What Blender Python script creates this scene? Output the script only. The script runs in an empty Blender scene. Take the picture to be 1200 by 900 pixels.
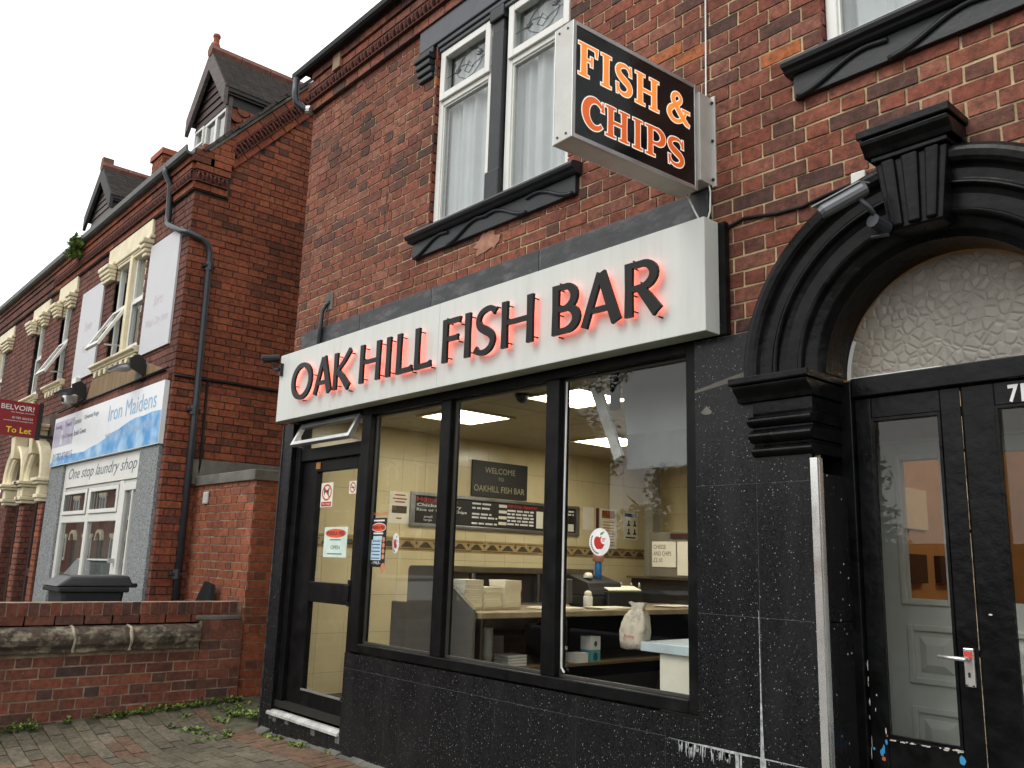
import bpy, bmesh, math, random
from math import sin, cos, pi, radians, sqrt, atan2
from mathutils import Vector, Matrix
random.seed(7)
SC = bpy.context.scene
COL = SC.collection

# ------------------------------------------------------------------ camera
CAM_POS = (0.0, -3.563, 1.43)
FOC = 1009.75                                   # focal length in px of a 1200 px wide picture
RX = (0.66407496, 0.74701938, 0.0310884)        # camera right in world
RY = (-0.1312113, 0.15737602, -0.97878311)      # camera down
RZ = (-0.73606252, 0.64590621, 0.20252686)      # camera forward
cam = bpy.data.cameras.new('camera')
cam.sensor_fit = 'HORIZONTAL'; cam.sensor_width = 36.0
cam.lens = FOC / 1200 * 36.0
cam.clip_start = 0.05; cam.clip_end = 1500
camo = bpy.data.objects.new('camera', cam); COL.objects.link(camo)
camo.matrix_world = Matrix(((RX[0], -RY[0], -RZ[0], CAM_POS[0]),
                            (RX[1], -RY[1], -RZ[1], CAM_POS[1]),
                            (RX[2], -RY[2], -RZ[2], CAM_POS[2]), (0, 0, 0, 1)))
SC.camera = camo

# ------------------------------------------------------------------ sky, sun, exposure
SUN_EL, SUN_AZ = radians(48), radians(200)       # azimuth clockwise from +y
W = bpy.data.worlds.new('World'); SC.world = W; W.use_nodes = True
nt = W.node_tree; nt.nodes.clear()
wo = nt.nodes.new('ShaderNodeOutputWorld'); bg = nt.nodes.new('ShaderNodeBackground')
sk = nt.nodes.new('ShaderNodeTexSky'); sk.sky_type = 'NISHITA'; sk.sun_disc = False
sk.sun_elevation = SUN_EL; sk.sun_rotation = SUN_AZ; sk.dust_density = 3
tc = nt.nodes.new('ShaderNodeTexCoord'); nz = nt.nodes.new('ShaderNodeTexNoise')
nz.inputs['Scale'].default_value = 1.6; nz.inputs['Detail'].default_value = 5
cr = nt.nodes.new('ShaderNodeValToRGB')
cr.color_ramp.elements[0].position = .3; cr.color_ramp.elements[0].color = (11.3, 11.3, 11.2, 1)
cr.color_ramp.elements[1].position = .75; cr.color_ramp.elements[1].color = (13.0, 12.9, 12.5, 1)
mx = nt.nodes.new('ShaderNodeMix'); mx.data_type = 'RGBA'; mx.inputs['Factor'].default_value = .93
nt.links.new(tc.outputs['Generated'], nz.inputs['Vector']); nt.links.new(nz.outputs['Fac'], cr.inputs['Fac'])
nt.links.new(sk.outputs['Color'], mx.inputs['A']); nt.links.new(cr.outputs['Color'], mx.inputs['B'])
nt.links.new(mx.outputs['Result'], bg.inputs['Color']); bg.inputs['Strength'].default_value = .1
nt.links.new(bg.outputs['Background'], wo.inputs['Surface'])
sun = bpy.data.lights.new('sun', 'SUN'); sun.energy = .8; sun.angle = radians(25); sun.color = (1, .98, .95)
suno = bpy.data.objects.new('sun', sun); COL.objects.link(suno)
sd = Vector((sin(SUN_AZ) * cos(SUN_EL), cos(SUN_AZ) * cos(SUN_EL), sin(SUN_EL)))
suno.rotation_euler = sd.to_track_quat('Z', 'Y').to_euler(); suno.location = (-5, -20, 30)
SC.view_settings.view_transform = 'Standard'; SC.view_settings.look = 'None'
SC.view_settings.exposure = 0.56; SC.view_settings.gamma = 1.0
SC.render.engine = 'CYCLES'
try:
    SC.cycles.use_denoising = True; SC.cycles.denoiser = 'OPENIMAGEDENOISE'
except Exception: pass
SC.cycles.max_bounces = 10; SC.cycles.transparent_max_bounces = 24
SC.cycles.caustics_reflective = False; SC.cycles.caustics_refractive = False
SC.cycles.sample_clamp_indirect = 6

# ------------------------------------------------------------------ helpers
def proj(p):
    d = (p[0] - CAM_POS[0], p[1] - CAM_POS[1], p[2] - CAM_POS[2])
    z = d[0]*RZ[0] + d[1]*RZ[1] + d[2]*RZ[2]
    if z < .05: return None
    return (600 + FOC*(d[0]*RX[0] + d[1]*RX[1] + d[2]*RX[2])/z, 450 + FOC*(d[0]*RY[0] + d[1]*RY[1] + d[2]*RY[2])/z)

JOINED = {'reveal','chipped_edge','slate_joint','paint_chip','small_print','screw_head','lime_stain','price_rows','pie_picture','figure_print','price_slip','mortar_smear','print_row','flaked_patch','pipe_collar','soldier_course','standoff','rim_print','keyhole','leading'}
WL = {}                                           # world location of every object made
def _link(o, parent, loc):
    COL.objects.link(o)
    p = WL[parent.name] if parent else (0, 0, 0)
    if parent: o.parent = parent
    o.location = (loc[0]-p[0], loc[1]-p[1], loc[2]-p[2]); WL[o.name] = tuple(loc)
    return o
def tag(o, label, cat, group=None):
    o['label'] = label; o['category'] = cat
    if group: o['group'] = group
    return o
def thing(name, loc, label, cat, group=None):
    o = bpy.data.objects.new(name, None); o.empty_display_size = .1
    _link(o, None, loc); return tag(o, label, cat, group)
def kind(o, k): o['kind'] = k; return o
def copy_obj(src, parent, loc, rotz=None, scale=None, name=None):
    o = src.copy(); o.name = name or src.name.split('.')[0]; o.parent = None
    for k in list(o.keys()): del o[k]
    _link(o, parent, loc)
    if rotz is not None: o.rotation_euler = (0, 0, rotz)
    if scale: o.scale = scale
    return o
def inst(me, name, parent, loc, rot=(0, 0, 0), scale=(1, 1, 1)):
    o = bpy.data.objects.new(name, me); _link(o, parent, loc)
    o.rotation_euler = rot; o.scale = scale
    return o

class MB:
    def __init__(s): s.v = []; s.f = []; s.r = []; s.m = []
    def add(s, vs, fs, rnd=0.0, mi=0):
        b = len(s.v); s.v += [tuple(p) for p in vs]
        for f in fs: s.f.append(tuple(b+i for i in f)); s.r.append(rnd); s.m.append(mi)
    def box(s, x0, x1, y0, y1, z0, z1, rnd=0.0, mi=0):
        s.add([(x0,y0,z0),(x1,y0,z0),(x1,y1,z0),(x0,y1,z0),(x0,y0,z1),(x1,y0,z1),(x1,y1,z1),(x0,y1,z1)],
              [(0,3,2,1),(4,5,6,7),(0,1,5,4),(1,2,6,5),(2,3,7,6),(3,0,4,7)], rnd, mi); return s
    def hexa(s, p, rnd=0.0, mi=0):
        s.add(p, [(0,3,2,1),(4,5,6,7),(0,1,5,4),(1,2,6,5),(2,3,7,6),(3,0,4,7)], rnd, mi); return s
    def quad(s, a, b, c, d, mi=0): s.add([a,b,c,d], [(0,1,2,3)], 0, mi); return s
    def prism(s, pts, ax, a0, a1, mi=0):
        n = len(pts)
        def P(q, a): return (q[0],a,q[1]) if ax == 'y' else ((a,q[0],q[1]) if ax == 'x' else (q[0],q[1],a))
        vs = [P(q,a0) for q in pts] + [P(q,a1) for q in pts]
        s.add(vs, [tuple(range(n))[::-1], tuple(range(n,2*n))] + [(i,(i+1)%n,n+(i+1)%n,n+i) for i in range(n)], 0, mi); return s
    def tube(s, pts, r, n=8, mi=0, cap=True):
        pts = [Vector(p) for p in pts]; rs = r if isinstance(r, (list, tuple)) else [r]*len(pts)
        vs = []; up = None
        for i, p in enumerate(pts):
            t = ((pts[min(i+1,len(pts)-1)]-p).normalized() + (p-pts[max(i-1,0)]).normalized())
            t = t.normalized() if t.length > 1e-6 else Vector((0,0,1))
            if up is None: up = Vector((0,0,1)) if abs(t.z) < .9 else Vector((0,1,0))
            a = t.cross(up).normalized(); up = a.cross(t).normalized()
            for k in range(n): vs.append(p + (a*cos(2*pi*k/n) + up*sin(2*pi*k/n))*rs[i])
        fs = [(i*n+k, i*n+(k+1)%n, (i+1)*n+(k+1)%n, (i+1)*n+k) for i in range(len(pts)-1) for k in range(n)]
        if cap: fs += [tuple(range(n))[::-1], tuple((len(pts)-1)*n+k for k in range(n))]
        s.add(vs, fs, 0, mi); return s
    def lathe(s, c, prof, n=16, mi=0):
        vs = [(c[0]+r*cos(2*pi*k/n), c[1]+r*sin(2*pi*k/n), c[2]+z) for r, z in prof for k in range(n)]
        fs = [(i*n+k, i*n+(k+1)%n, (i+1)*n+(k+1)%n, (i+1)*n+k) for i in range(len(prof)-1) for k in range(n)]
        fs += [tuple(range(n))[::-1], tuple((len(prof)-1)*n+k for k in range(n))]
        s.add(vs, fs, 0, mi); return s
    def bars(s, x0, x1, z0, z1, w, y0, y1, mi=0, wb=None, wt=None):          # a frame in an x-z plane, pieces butted
        wb = w if wb is None else wb; wt = w if wt is None else wt
        s.box(x0,x0+w,y0,y1,z0,z1,0,mi); s.box(x1-w,x1,y0,y1,z0,z1,0,mi)
        s.box(x0+w,x1-w,y0,y1,z0,z0+wb,0,mi); s.box(x0+w,x1-w,y0,y1,z1-wt,z1,0,mi); return s
    def build(s, name, mat, parent=None, loc=None, smooth=False, bevel=0, seg=2, recalc=True):
        loc = loc if loc is not None else (WL[parent.name] if parent else (0,0,0))
        me = bpy.data.meshes.new(name)
        me.from_pydata([(p[0]-loc[0],p[1]-loc[1],p[2]-loc[2]) for p in s.v], [], s.f)
        for m in (mat if isinstance(mat,(list,tuple)) else [mat]): me.materials.append(m)
        if any(s.m): me.polygons.foreach_set('material_index', s.m)
        if any(s.r):
            a = me.attributes.new('rnd', 'FLOAT', 'FACE'); a.data.foreach_set('value', s.r)
        if recalc:
            bm = bmesh.new(); bm.from_mesh(me); bmesh.ops.recalc_face_normals(bm, faces=bm.faces); bm.to_mesh(me); bm.free()
        if smooth: me.polygons.foreach_set('use_smooth', [True]*len(me.polygons))
        me.update()
        o = bpy.data.objects.new(name, me); _link(o, parent, loc)
        if name in JOINED: o['kind'] = 'stuff'
        if bevel:
            b = o.modifiers.new('bevel', 'BEVEL'); b.width = bevel; b.segments = seg; b.limit_method = 'ANGLE'; b.angle_limit = radians(40)
        return o

def arc(cx, cz, rx, rz, a0, a1, n=12):
    return [(cx+rx*cos(radians(a0+(a1-a0)*i/n)), cz+rz*sin(radians(a0+(a1-a0)*i/n))) for i in range(n+1)]

def smooth_line(pts, ws, n=4):
    out = []; wo_ = []; k = len(pts)
    for i in range(k-1):
        p0, p1, p2, p3 = pts[max(i-1,0)], pts[i], pts[i+1], pts[min(i+2,k-1)]
        for j in range(n):
            t = j/n; f = lambda a,b,c,d: .5*(2*b+(c-a)*t+(2*a-5*b+4*c-d)*t*t+(3*b-a-3*c+d)*t**3)
            out.append((f(p0[0],p1[0],p2[0],p3[0]), f(p0[1],p1[1],p2[1],p3[1]))); wo_.append(ws[i]*(1-t)+ws[i+1]*t)
    return out+[pts[-1]], wo_+[ws[-1]]
def stroke(mb, pts, ws, to3, d0, d1, mi=0, grow=0.0, ends=True):
    """a flat ribbon along 2-d points with a width per point, raised from depth d0 to d1; to3(u, v, d) gives the 3-d point"""
    pts = [Vector(p) for p in pts]
    if not isinstance(ws, (list,tuple)): ws = [ws]*len(pts)
    if grow and ends:
        a = (pts[0]-pts[1]).normalized(); b = (pts[-1]-pts[-2]).normalized()
        pts = [pts[0]+a*grow] + pts[1:-1] + [pts[-1]+b*grow]
    L = []; R = []
    for i, p in enumerate(pts):
        t1 = (pts[min(i+1,len(pts)-1)]-p); t0 = (p-pts[max(i-1,0)])
        t = (t1.normalized() if t1.length > 1e-9 else Vector((0,0))) + (t0.normalized() if t0.length > 1e-9 else Vector((0,0)))
        t = t.normalized(); n = Vector((-t.y, t.x)); w = ws[i]/2+grow
        L.append(p+n*w); R.append(p-n*w)
    n = len(pts)
    vs = [to3(q.x,q.y,d1) for q in L] + [to3(q.x,q.y,d1) for q in R]
    fs = [(i, i+1, n+i+1, n+i) for i in range(n-1)]
    if d0 != d1:
        vs += [to3(q.x,q.y,d0) for q in L] + [to3(q.x,q.y,d0) for q in R]
        fs += [(2*n+i, 3*n+i, 3*n+i+1, 2*n+i+1) for i in range(n-1)]
        fs += [(i, 2*n+i, 2*n+i+1, i+1) for i in range(n-1)] + [(n+i, n+i+1, 3*n+i+1, 3*n+i) for i in range(n-1)]
        fs += [(0, n, 3*n, 2*n), (n-1, 3*n-1, 4*n-1, 2*n-1)]
    mb.add(vs, fs, 0, mi)

# ------------------------------------------------------------------ materials
def lin(c): c = c/255; return c/12.92 if c <= .04045 else ((c+.055)/1.055)**2.4
def S(r, g, b): return (lin(r), lin(g), lin(b), 1)
def new_mat(name):
    m = bpy.data.materials.new(name); m.use_nodes = True
    return m, m.node_tree.nodes, m.node_tree.links, m.node_tree.nodes['Principled BSDF']
def mat(name, col, rough=.6, metal=0.0, var=.12, vscale=8.0, bump=0.0, bscale=60.0, spec=.5, stain=0.0, stain_col=(.03,.03,.03,1), stain_scale=3.0, stretch=(1,1,1)):
    m, N, L, B = new_mat(name)
    B.inputs['Roughness'].default_value = rough; B.inputs['Metallic'].default_value = metal
    B.inputs['Specular IOR Level'].default_value = spec
    g = N.new('ShaderNodeNewGeometry'); mp = N.new('ShaderNodeMapping'); mp.inputs['Scale'].default_value = stretch
    L.new(g.outputs['Position'], mp.inputs['Vector'])
    n = N.new('ShaderNodeTexNoise'); n.inputs['Scale'].default_value = vscale; n.inputs['Detail'].default_value = 6
    L.new(mp.outputs['Vector'], n.inputs['Vector'])
    r = N.new('ShaderNodeMapRange'); r.inputs['From Min'].default_value = .25; r.inputs['From Max'].default_value = .75
    r.inputs['To Min'].default_value = 1-var*1.6; r.inputs['To Max'].default_value = 1+var*1.2
    L.new(n.outputs['Fac'], r.inputs['Value'])
    mu = N.new('ShaderNodeVectorMath'); mu.operation = 'SCALE'; mu.inputs[0].default_value = col[:3]
    L.new(r.outputs['Result'], mu.inputs['Scale']); out = mu.outputs['Vector']
    if stain:
        n2 = N.new('ShaderNodeTexNoise'); n2.inputs['Scale'].default_value = stain_scale; n2.inputs['Detail'].default_value = 8; n2.inputs['Roughness'].default_value = .7
        L.new(mp.outputs['Vector'], n2.inputs['Vector'])
        r2 = N.new('ShaderNodeMapRange'); r2.inputs['From Min'].default_value = .5; r2.inputs['From Max'].default_value = .68; r2.inputs['To Max'].default_value = stain
        L.new(n2.outputs['Fac'], r2.inputs['Value'])
        x = N.new('ShaderNodeMix'); x.data_type = 'RGBA'; x.inputs['B'].default_value = stain_col
        L.new(r2.outputs['Result'], x.inputs['Factor']); L.new(out, x.inputs['A']); out = x.outputs['Result']
    L.new(out, B.inputs['Base Color'])
    rr = N.new('ShaderNodeMapRange'); rr.inputs['To Min'].default_value = max(0,rough-.1); rr.inputs['To Max'].default_value = min(1,rough+.1)
    L.new(n.outputs['Fac'], rr.inputs['Value']); L.new(rr.outputs['Result'], B.inputs['Roughness'])
    if bump:
        n3 = N.new('ShaderNodeTexNoise'); n3.inputs['Scale'].default_value = bscale; n3.inputs['Detail'].default_value = 4
        L.new(g.outputs['Position'], n3.inputs['Vector'])
        b = N.new('ShaderNodeBump'); b.inputs['Strength'].default_value = bump; b.inputs['Distance'].default_value = .01
        L.new(n3.outputs['Fac'], b.inputs['Height']); L.new(b.outputs['Normal'], B.inputs['Normal'])
    return m
def emit(name, col, st):
    m, N, L, B = new_mat(name); B.inputs['Base Color'].default_value = (.8,.8,.8,1)
    B.inputs['Emission Color'].default_value = col; B.inputs['Emission Strength'].default_value = st
    return m
def brick_mat(name, ramp, soot=.5, bump=.5):
    m, N, L, B = new_mat(name); B.inputs['Roughness'].default_value = .85; B.inputs['Specular IOR Level'].default_value = .3
    a = N.new('ShaderNodeAttribute'); a.attribute_name = 'rnd'; oi = N.new('ShaderNodeObjectInfo')
    ad = N.new('ShaderNodeMath'); ad.operation = 'ADD'; L.new(a.outputs['Fac'], ad.inputs[0]); L.new(oi.outputs['Random'], ad.inputs[1])
    fr = N.new('ShaderNodeMath'); fr.operation = 'FRACT'; L.new(ad.outputs[0], fr.inputs[0])
    c = N.new('ShaderNodeValToRGB'); c.color_ramp.interpolation = 'LINEAR'
    e = c.color_ramp.elements; e[0].position = ramp[0][0]; e[0].color = ramp[0][1]; e[1].position = ramp[-1][0]; e[1].color = ramp[-1][1]
    for p, q in ramp[1:-1]: x = e.new(p); x.color = q
    L.new(fr.outputs[0], c.inputs['Fac'])
    g = N.new('ShaderNodeNewGeometry')
    n = N.new('ShaderNodeTexNoise'); n.inputs['Scale'].default_value = 28; n.inputs['Detail'].default_value = 6; n.inputs['Roughness'].default_value = .65
    L.new(g.outputs['Position'], n.inputs['Vector'])
    r = N.new('ShaderNodeMapRange'); r.inputs['From Min'].default_value = .25; r.inputs['From Max'].default_value = .75; r.inputs['To Min'].default_value = .5; r.inputs['To Max'].default_value = 1.38
    L.new(n.outputs['Fac'], r.inputs['Value'])
    mu = N.new('ShaderNodeVectorMath'); mu.operation = 'SCALE'; L.new(c.outputs['Color'], mu.inputs[0]); L.new(r.outputs['Result'], mu.inputs['Scale'])
    n2 = N.new('ShaderNodeTexNoise'); n2.inputs['Scale'].default_value = 13; n2.inputs['Detail'].default_value = 9; n2.inputs['Roughness'].default_value = .75
    L.new(g.outputs['Position'], n2.inputs['Vector'])
    r2 = N.new('ShaderNodeMapRange'); r2.inputs['From Min'].default_value = .47; r2.inputs['From Max'].default_value = .66; r2.inputs['To Max'].default_value = soot
    L.new(n2.outputs['Fac'], r2.inputs['Value'])
    x = N.new('ShaderNodeMix'); x.data_type = 'RGBA'; x.inputs['B'].default_value = (.032,.019,.016,1)
    L.new(r2.outputs['Result'], x.inputs['Factor']); L.new(mu.outputs['Vector'], x.inputs['A'])
    # pale salt specks
    n4 = N.new('ShaderNodeTexNoise'); n4.inputs['Scale'].default_value = 45; n4.inputs['Detail'].default_value = 3
    L.new(g.outputs['Position'], n4.inputs['Vector'])
    r4 = N.new('ShaderNodeMapRange'); r4.inputs['From Min'].default_value = .70; r4.inputs['From Max'].default_value = .78; r4.inputs['To Max'].default_value = .5
    L.new(n4.outputs['Fac'], r4.inputs['Value'])
    n6 = N.new('ShaderNodeTexNoise'); n6.inputs['Scale'].default_value = 1.1; n6.inputs['Detail'].default_value = 6; n6.inputs['Roughness'].default_value = .6
    L.new(g.outputs['Position'], n6.inputs['Vector'])
    r6 = N.new('ShaderNodeMapRange'); r6.inputs['From Min'].default_value = .3; r6.inputs['From Max'].default_value = .7; r6.inputs['To Min'].default_value = .68; r6.inputs['To Max'].default_value = 1.28
    L.new(n6.outputs['Fac'], r6.inputs['Value']); m6 = N.new('ShaderNodeVectorMath'); m6.operation = 'SCALE'; L.new(x.outputs['Result'], m6.inputs[0]); L.new(r6.outputs['Result'], m6.inputs['Scale'])
    x2 = N.new('ShaderNodeMix'); x2.data_type = 'RGBA'; x2.inputs['B'].default_value = (.34,.28,.22,1)
    L.new(r4.outputs['Result'], x2.inputs['Factor']); L.new(m6.outputs['Vector'], x2.inputs['A'])
    L.new(x2.outputs['Result'], B.inputs['Base Color'])
    b = N.new('ShaderNodeBump'); b.inputs['Strength'].default_value = bump; b.inputs['Distance'].default_value = .006
    n3 = N.new('ShaderNodeTexNoise'); n3.inputs['Scale'].default_value = 70; n3.inputs['Detail'].default_value = 5
    L.new(g.outputs['Position'], n3.inputs['Vector']); L.new(n3.outputs['Fac'], b.inputs['Height']); L.new(b.outputs['Normal'], B.inputs['Normal'])
    return m
def glass_mat(name, tint=(.93,.95,.94,1), boost=1.0, rough=0.0, dirt=0.0):
    m, N, L, B = new_mat(name); N.remove(B); o = N['Material Output']
    t = N.new('ShaderNodeBsdfTransparent'); t.inputs['Color'].default_value = tint
    g = N.new('ShaderNodeBsdfGlossy'); g.inputs['Roughness'].default_value = rough
    f = N.new('ShaderNodeFresnel'); f.inputs['IOR'].default_value = 1.5
    mu = N.new('ShaderNodeMath'); mu.operation = 'MULTIPLY'; mu.inputs[1].default_value = boost; L.new(f.outputs[0], mu.inputs[0])
    x = N.new('ShaderNodeMixShader'); gm = N.new('ShaderNodeNewGeometry'); iv = N.new('ShaderNodeMath'); iv.operation = 'SUBTRACT'; iv.inputs[0].default_value = 1; L.new(gm.outputs['Backfacing'], iv.inputs[1])
    m2 = N.new('ShaderNodeMath'); m2.operation = 'MULTIPLY'; L.new(mu.outputs[0], m2.inputs[0]); L.new(iv.outputs[0], m2.inputs[1])
    L.new(m2.outputs[0], x.inputs['Fac']); L.new(t.outputs[0], x.inputs[1]); L.new(g.outputs[0], x.inputs[2])
    L.new(x.outputs[0], o.inputs['Surface']); return m
def granite_mat(name):
    m, N, L, B = new_mat(name); B.inputs['Roughness'].default_value = .22; B.inputs['Specular IOR Level'].default_value = .22
    g = N.new('ShaderNodeNewGeometry'); col = None
    def specks(scale, rad, seed):
        mp = N.new('ShaderNodeMapping'); mp.inputs['Location'].default_value = (seed, seed*2, seed*3); L.new(g.outputs['Position'], mp.inputs['Vector'])
        v = N.new('ShaderNodeTexVoronoi'); v.inputs['Scale'].default_value = scale; L.new(mp.outputs['Vector'], v.inputs['Vector'])
        sx = N.new('ShaderNodeSeparateColor'); L.new(v.outputs['Color'], sx.inputs[0])
        k = N.new('ShaderNodeMath'); k.operation = 'MULTIPLY'; L.new(sx.outputs[0], k.inputs[0]); k.inputs[1].default_value = rad
        lt = N.new('ShaderNodeMath'); lt.operation = 'LESS_THAN'; L.new(v.outputs['Distance'], lt.inputs[0]); L.new(k.outputs[0], lt.inputs[1])
        th = N.new('ShaderNodeMath'); th.operation = 'GREATER_THAN'; L.new(sx.outputs[1], th.inputs[0]); th.inputs[1].default_value = .5
        a = N.new('ShaderNodeMath'); a.operation = 'MULTIPLY'; L.new(lt.outputs[0], a.inputs[0]); L.new(th.outputs[0], a.inputs[1])
        b = N.new('ShaderNodeMath'); b.operation = 'MULTIPLY'; L.new(a.outputs[0], b.inputs[0]); L.new(sx.outputs[2], b.inputs[1]); return b.outputs[0]
    s1 = specks(34, .17, 0); s2 = specks(85, .24, 5.3)
    ad = N.new('ShaderNodeMath'); ad.operation = 'MAXIMUM'; L.new(s1, ad.inputs[0])
    h = N.new('ShaderNodeMath'); h.operation = 'MULTIPLY'; L.new(s2, h.inputs[0]); h.inputs[1].default_value = .6; L.new(h.outputs[0], ad.inputs[1])
    n = N.new('ShaderNodeTexNoise'); n.inputs['Scale'].default_value = 150; n.inputs['Detail'].default_value = 3; L.new(g.outputs['Position'], n.inputs['Vector'])
    c = N.new('ShaderNodeValToRGB'); c.color_ramp.elements[0].position = .35; c.color_ramp.elements[0].color = (.005,.005,.006,1); c.color_ramp.elements[1].position = .75; c.color_ramp.elements[1].color = (.022,.0225,.025,1)
    L.new(n.outputs['Fac'], c.inputs['Fac'])
    x = N.new('ShaderNodeMix'); x.data_type = 'RGBA'; x.inputs['B'].default_value = (.6,.62,.63,1)
    L.new(ad.outputs[0], x.inputs['Factor']); L.new(c.outputs['Color'], x.inputs['A'])
    # dull water stains
    mp = N.new('ShaderNodeMapping'); mp.inputs['Scale'].default_value = (6, 6, 1.1); L.new(g.outputs['Position'], mp.inputs['Vector'])
    n5 = N.new('ShaderNodeTexNoise'); n5.inputs['Scale'].default_value = 1.3; n5.inputs['Detail'].default_value = 7; L.new(mp.outputs['Vector'], n5.inputs['Vector'])
    r5 = N.new('ShaderNodeMapRange'); r5.inputs['From Min'].default_value = .5; r5.inputs['From Max'].default_value = .8; r5.inputs['To Max'].default_value = .35; L.new(n5.outputs['Fac'], r5.inputs['Value'])
    x2 = N.new('ShaderNodeMix'); x2.data_type = 'RGBA'; x2.inputs['B'].default_value = (.03,.03,.029,1)
    L.new(r5.outputs['Result'], x2.inputs['Factor']); L.new(x.outputs['Result'], x2.inputs['A'])
    L.new(x2.outputs['Result'], B.inputs['Base Color'])
    rr = N.new('ShaderNodeMapRange'); rr.inputs['To Min'].default_value = .12; rr.inputs['To Max'].default_value = .45; L.new(n5.outputs['Fac'], rr.inputs['Value']); L.new(rr.outputs['Result'], B.inputs['Roughness'])
    return m

RED, RED2, DRK, DRK2, PNK, ORG = (.25,.078,.046,1), (.2,.06,.038,1), (.085,.044,.035,1), (.14,.058,.042,1), (.27,.11,.073,1), (.42,.13,.045,1)
m_brick = brick_mat('shop_brick', [(0,RED),(.2,PNK),(.42,RED2),(.6,RED),(.72,DRK2),(.8,RED2),(.88,DRK2),(.94,DRK),(.985,DRK2),(.994,ORG),(1,ORG)], .7)
m_brick_n = brick_mat('laundry_brick', [(0,(.27,.076,.036,1)),(.3,(.22,.058,.03,1)),(.6,(.3,.09,.042,1)),(.8,(.19,.056,.03,1)),(.95,(.11,.045,.03,1)),(1,(.27,.076,.036,1))], .45)
m_brick_f = brick_mat('laundry_front_brick', [(0,(.17,.066,.046,1)),(.4,(.15,.055,.04,1)),(.7,(.2,.074,.052,1)),(.92,(.1,.045,.036,1)),(1,(.17,.066,.046,1))], .45)
m_brick_o = brick_mat('orange_brick', [(0,(.28,.085,.04,1)),(.35,(.24,.07,.033,1)),(.7,(.31,.1,.05,1)),(.9,(.17,.06,.035,1)),(1,(.28,.085,.04,1))], .35)
m_brick_w = brick_mat('garden_wall_brick', [(0,(.17,.056,.036,1)),(.2,(.12,.046,.034,1)),(.4,(.22,.068,.04,1)),(.6,(.088,.046,.037,1)),(.75,(.18,.06,.04,1)),(.88,(.06,.038,.033,1)),(1,(.24,.08,.042,1))], .55)
m_mortar = mat('pale_mortar', S(188,166,130), .9, var=.25, vscale=12, bump=.4, stain=.4, stain_col=(.1,.075,.055,1), stain_scale=5)
m_mortar_d = mat('sooty_mortar', S(62,46,40), .9, var=.4, vscale=9, bump=.4, stain=.4, stain_col=(.3,.24,.18,1), stain_scale=2.2)
m_mortar_w = mat('grey_mortar', S(150,130,110), .9, var=.3, vscale=10, bump=.4, stain=.7, stain_col=(.05,.04,.035,1), stain_scale=4)
m_ornament = mat('dark_terracotta', S(96,52,42), .85, var=.4, vscale=25, bump=.4, stain=.6, stain_col=(.02,.015,.014,1), stain_scale=8)
m_white = mat('white_upvc', S(222,222,216), .35, var=.05, vscale=3, stain=.25, stain_col=(.4,.38,.33,1), stain_scale=6)
m_fascia = mat('white_fascia', S(204,208,203), .4, var=.03, vscale=2, stain=.22, stain_col=(.42,.4,.36,1), stain_scale=2.4, stretch=(6,1,.5))
m_black = mat('black_gloss_paint', (.0042,.0045,.0052,1), .3, var=.5, vscale=9, bump=.3, bscale=22, spec=.17, stain=.35, stain_col=(.022,.022,.022,1), stain_scale=7)
m_blackm = mat('black_frame_paint', (.006,.006,.0065,1), .4, var=.3, vscale=10, stain=.4, stain_col=(.022,.021,.02,1), stain_scale=7, spec=.14)
m_bluegrey = mat('blue_grey_masonry_paint', S(68,72,80), .5, var=.12, vscale=7, stain=.5, stain_col=(.02,.022,.026,1), stain_scale=6, bump=.15, bscale=30)
m_dkpaint = mat('dark_masonry_paint', S(34,37,41), .38, var=.2, vscale=9, bump=.12, bscale=30, spec=.3, stain=.3, stain_col=(.045,.045,.045,1), stain_scale=6)
m_granite = granite_mat('black_granite_tile')
m_grout = mat('pale_grout', S(92,92,90), .8, var=.4, vscale=14)
m_slate = mat('weathered_slate', S(44,46,49), .55, var=.4, vscale=7, bump=.3, bscale=20, stain=.5, stain_col=(.15,.15,.15,1), stain_scale=5, stretch=(1,1,2.4))
m_glass = glass_mat('window_glass', (.96,.97,.965,1), boost=1.3)
m_glass_up = glass_mat('upstairs_glass', (.9,.92,.93,1), 1.6)
m_glass_far = glass_mat('far_glass', (.9,.92,.92,1), 2.2)
m_curtain = mat('net_curtain', S(205,207,204), .9, var=.06, vscale=5)
m_chrome = mat('chrome', (.9,.9,.88,1), .2, .75, var=.1, stain=.25, stain_col=(.2,.14,.12,1), stain_scale=8)
m_steel = mat('brushed_steel', (.36,.37,.38,1), .35, 1.0, var=.1)
m_alu = mat('aluminium_trim', (.55,.56,.56,1), .4, .8, var=.08)
m_gutter = mat('black_plastic_pipe', S(46,50,56), .4, var=.15)
m_cream_tile = mat('cream_wall_tile', S(214,200,160), .22, var=.05, vscale=4)
m_tile_grout = mat('tile_grout', S(120,104,76), .8)
m_border = mat('border_tile_base', S(168,148,108), .3, var=.1)
m_border_d = mat('border_tile_dark', S(82,72,58), .3, var=.2, vscale=40)
m_border_g = mat('border_tile_gilt', S(168,138,82), .25, .3)
m_ceil = mat('ceiling_panel', S(180,170,148), .8, var=.04)
m_floor_d = mat('dark_floor', S(40,38,36), .5)
m_plaster = mat('plaster', S(190,182,166), .85)
m_cement = mat('cement_render', S(104,102,94), .9, var=.3, vscale=5, bump=.3, bscale=25, stain=.5, stain_col=(.05,.05,.045,1), stain_scale=4)
m_stone = mat('mossy_coping_stone', S(66,55,47), .9, var=.5, vscale=5, bump=.7, bscale=30, stain=.8, stain_col=(.30,.27,.19,1), stain_scale=7)
m_creamst = mat('cream_painted_stone', S(230,219,186), .6, var=.08, vscale=6, stain=.25, stain_col=(.25,.2,.13,1), stain_scale=5)
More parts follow.
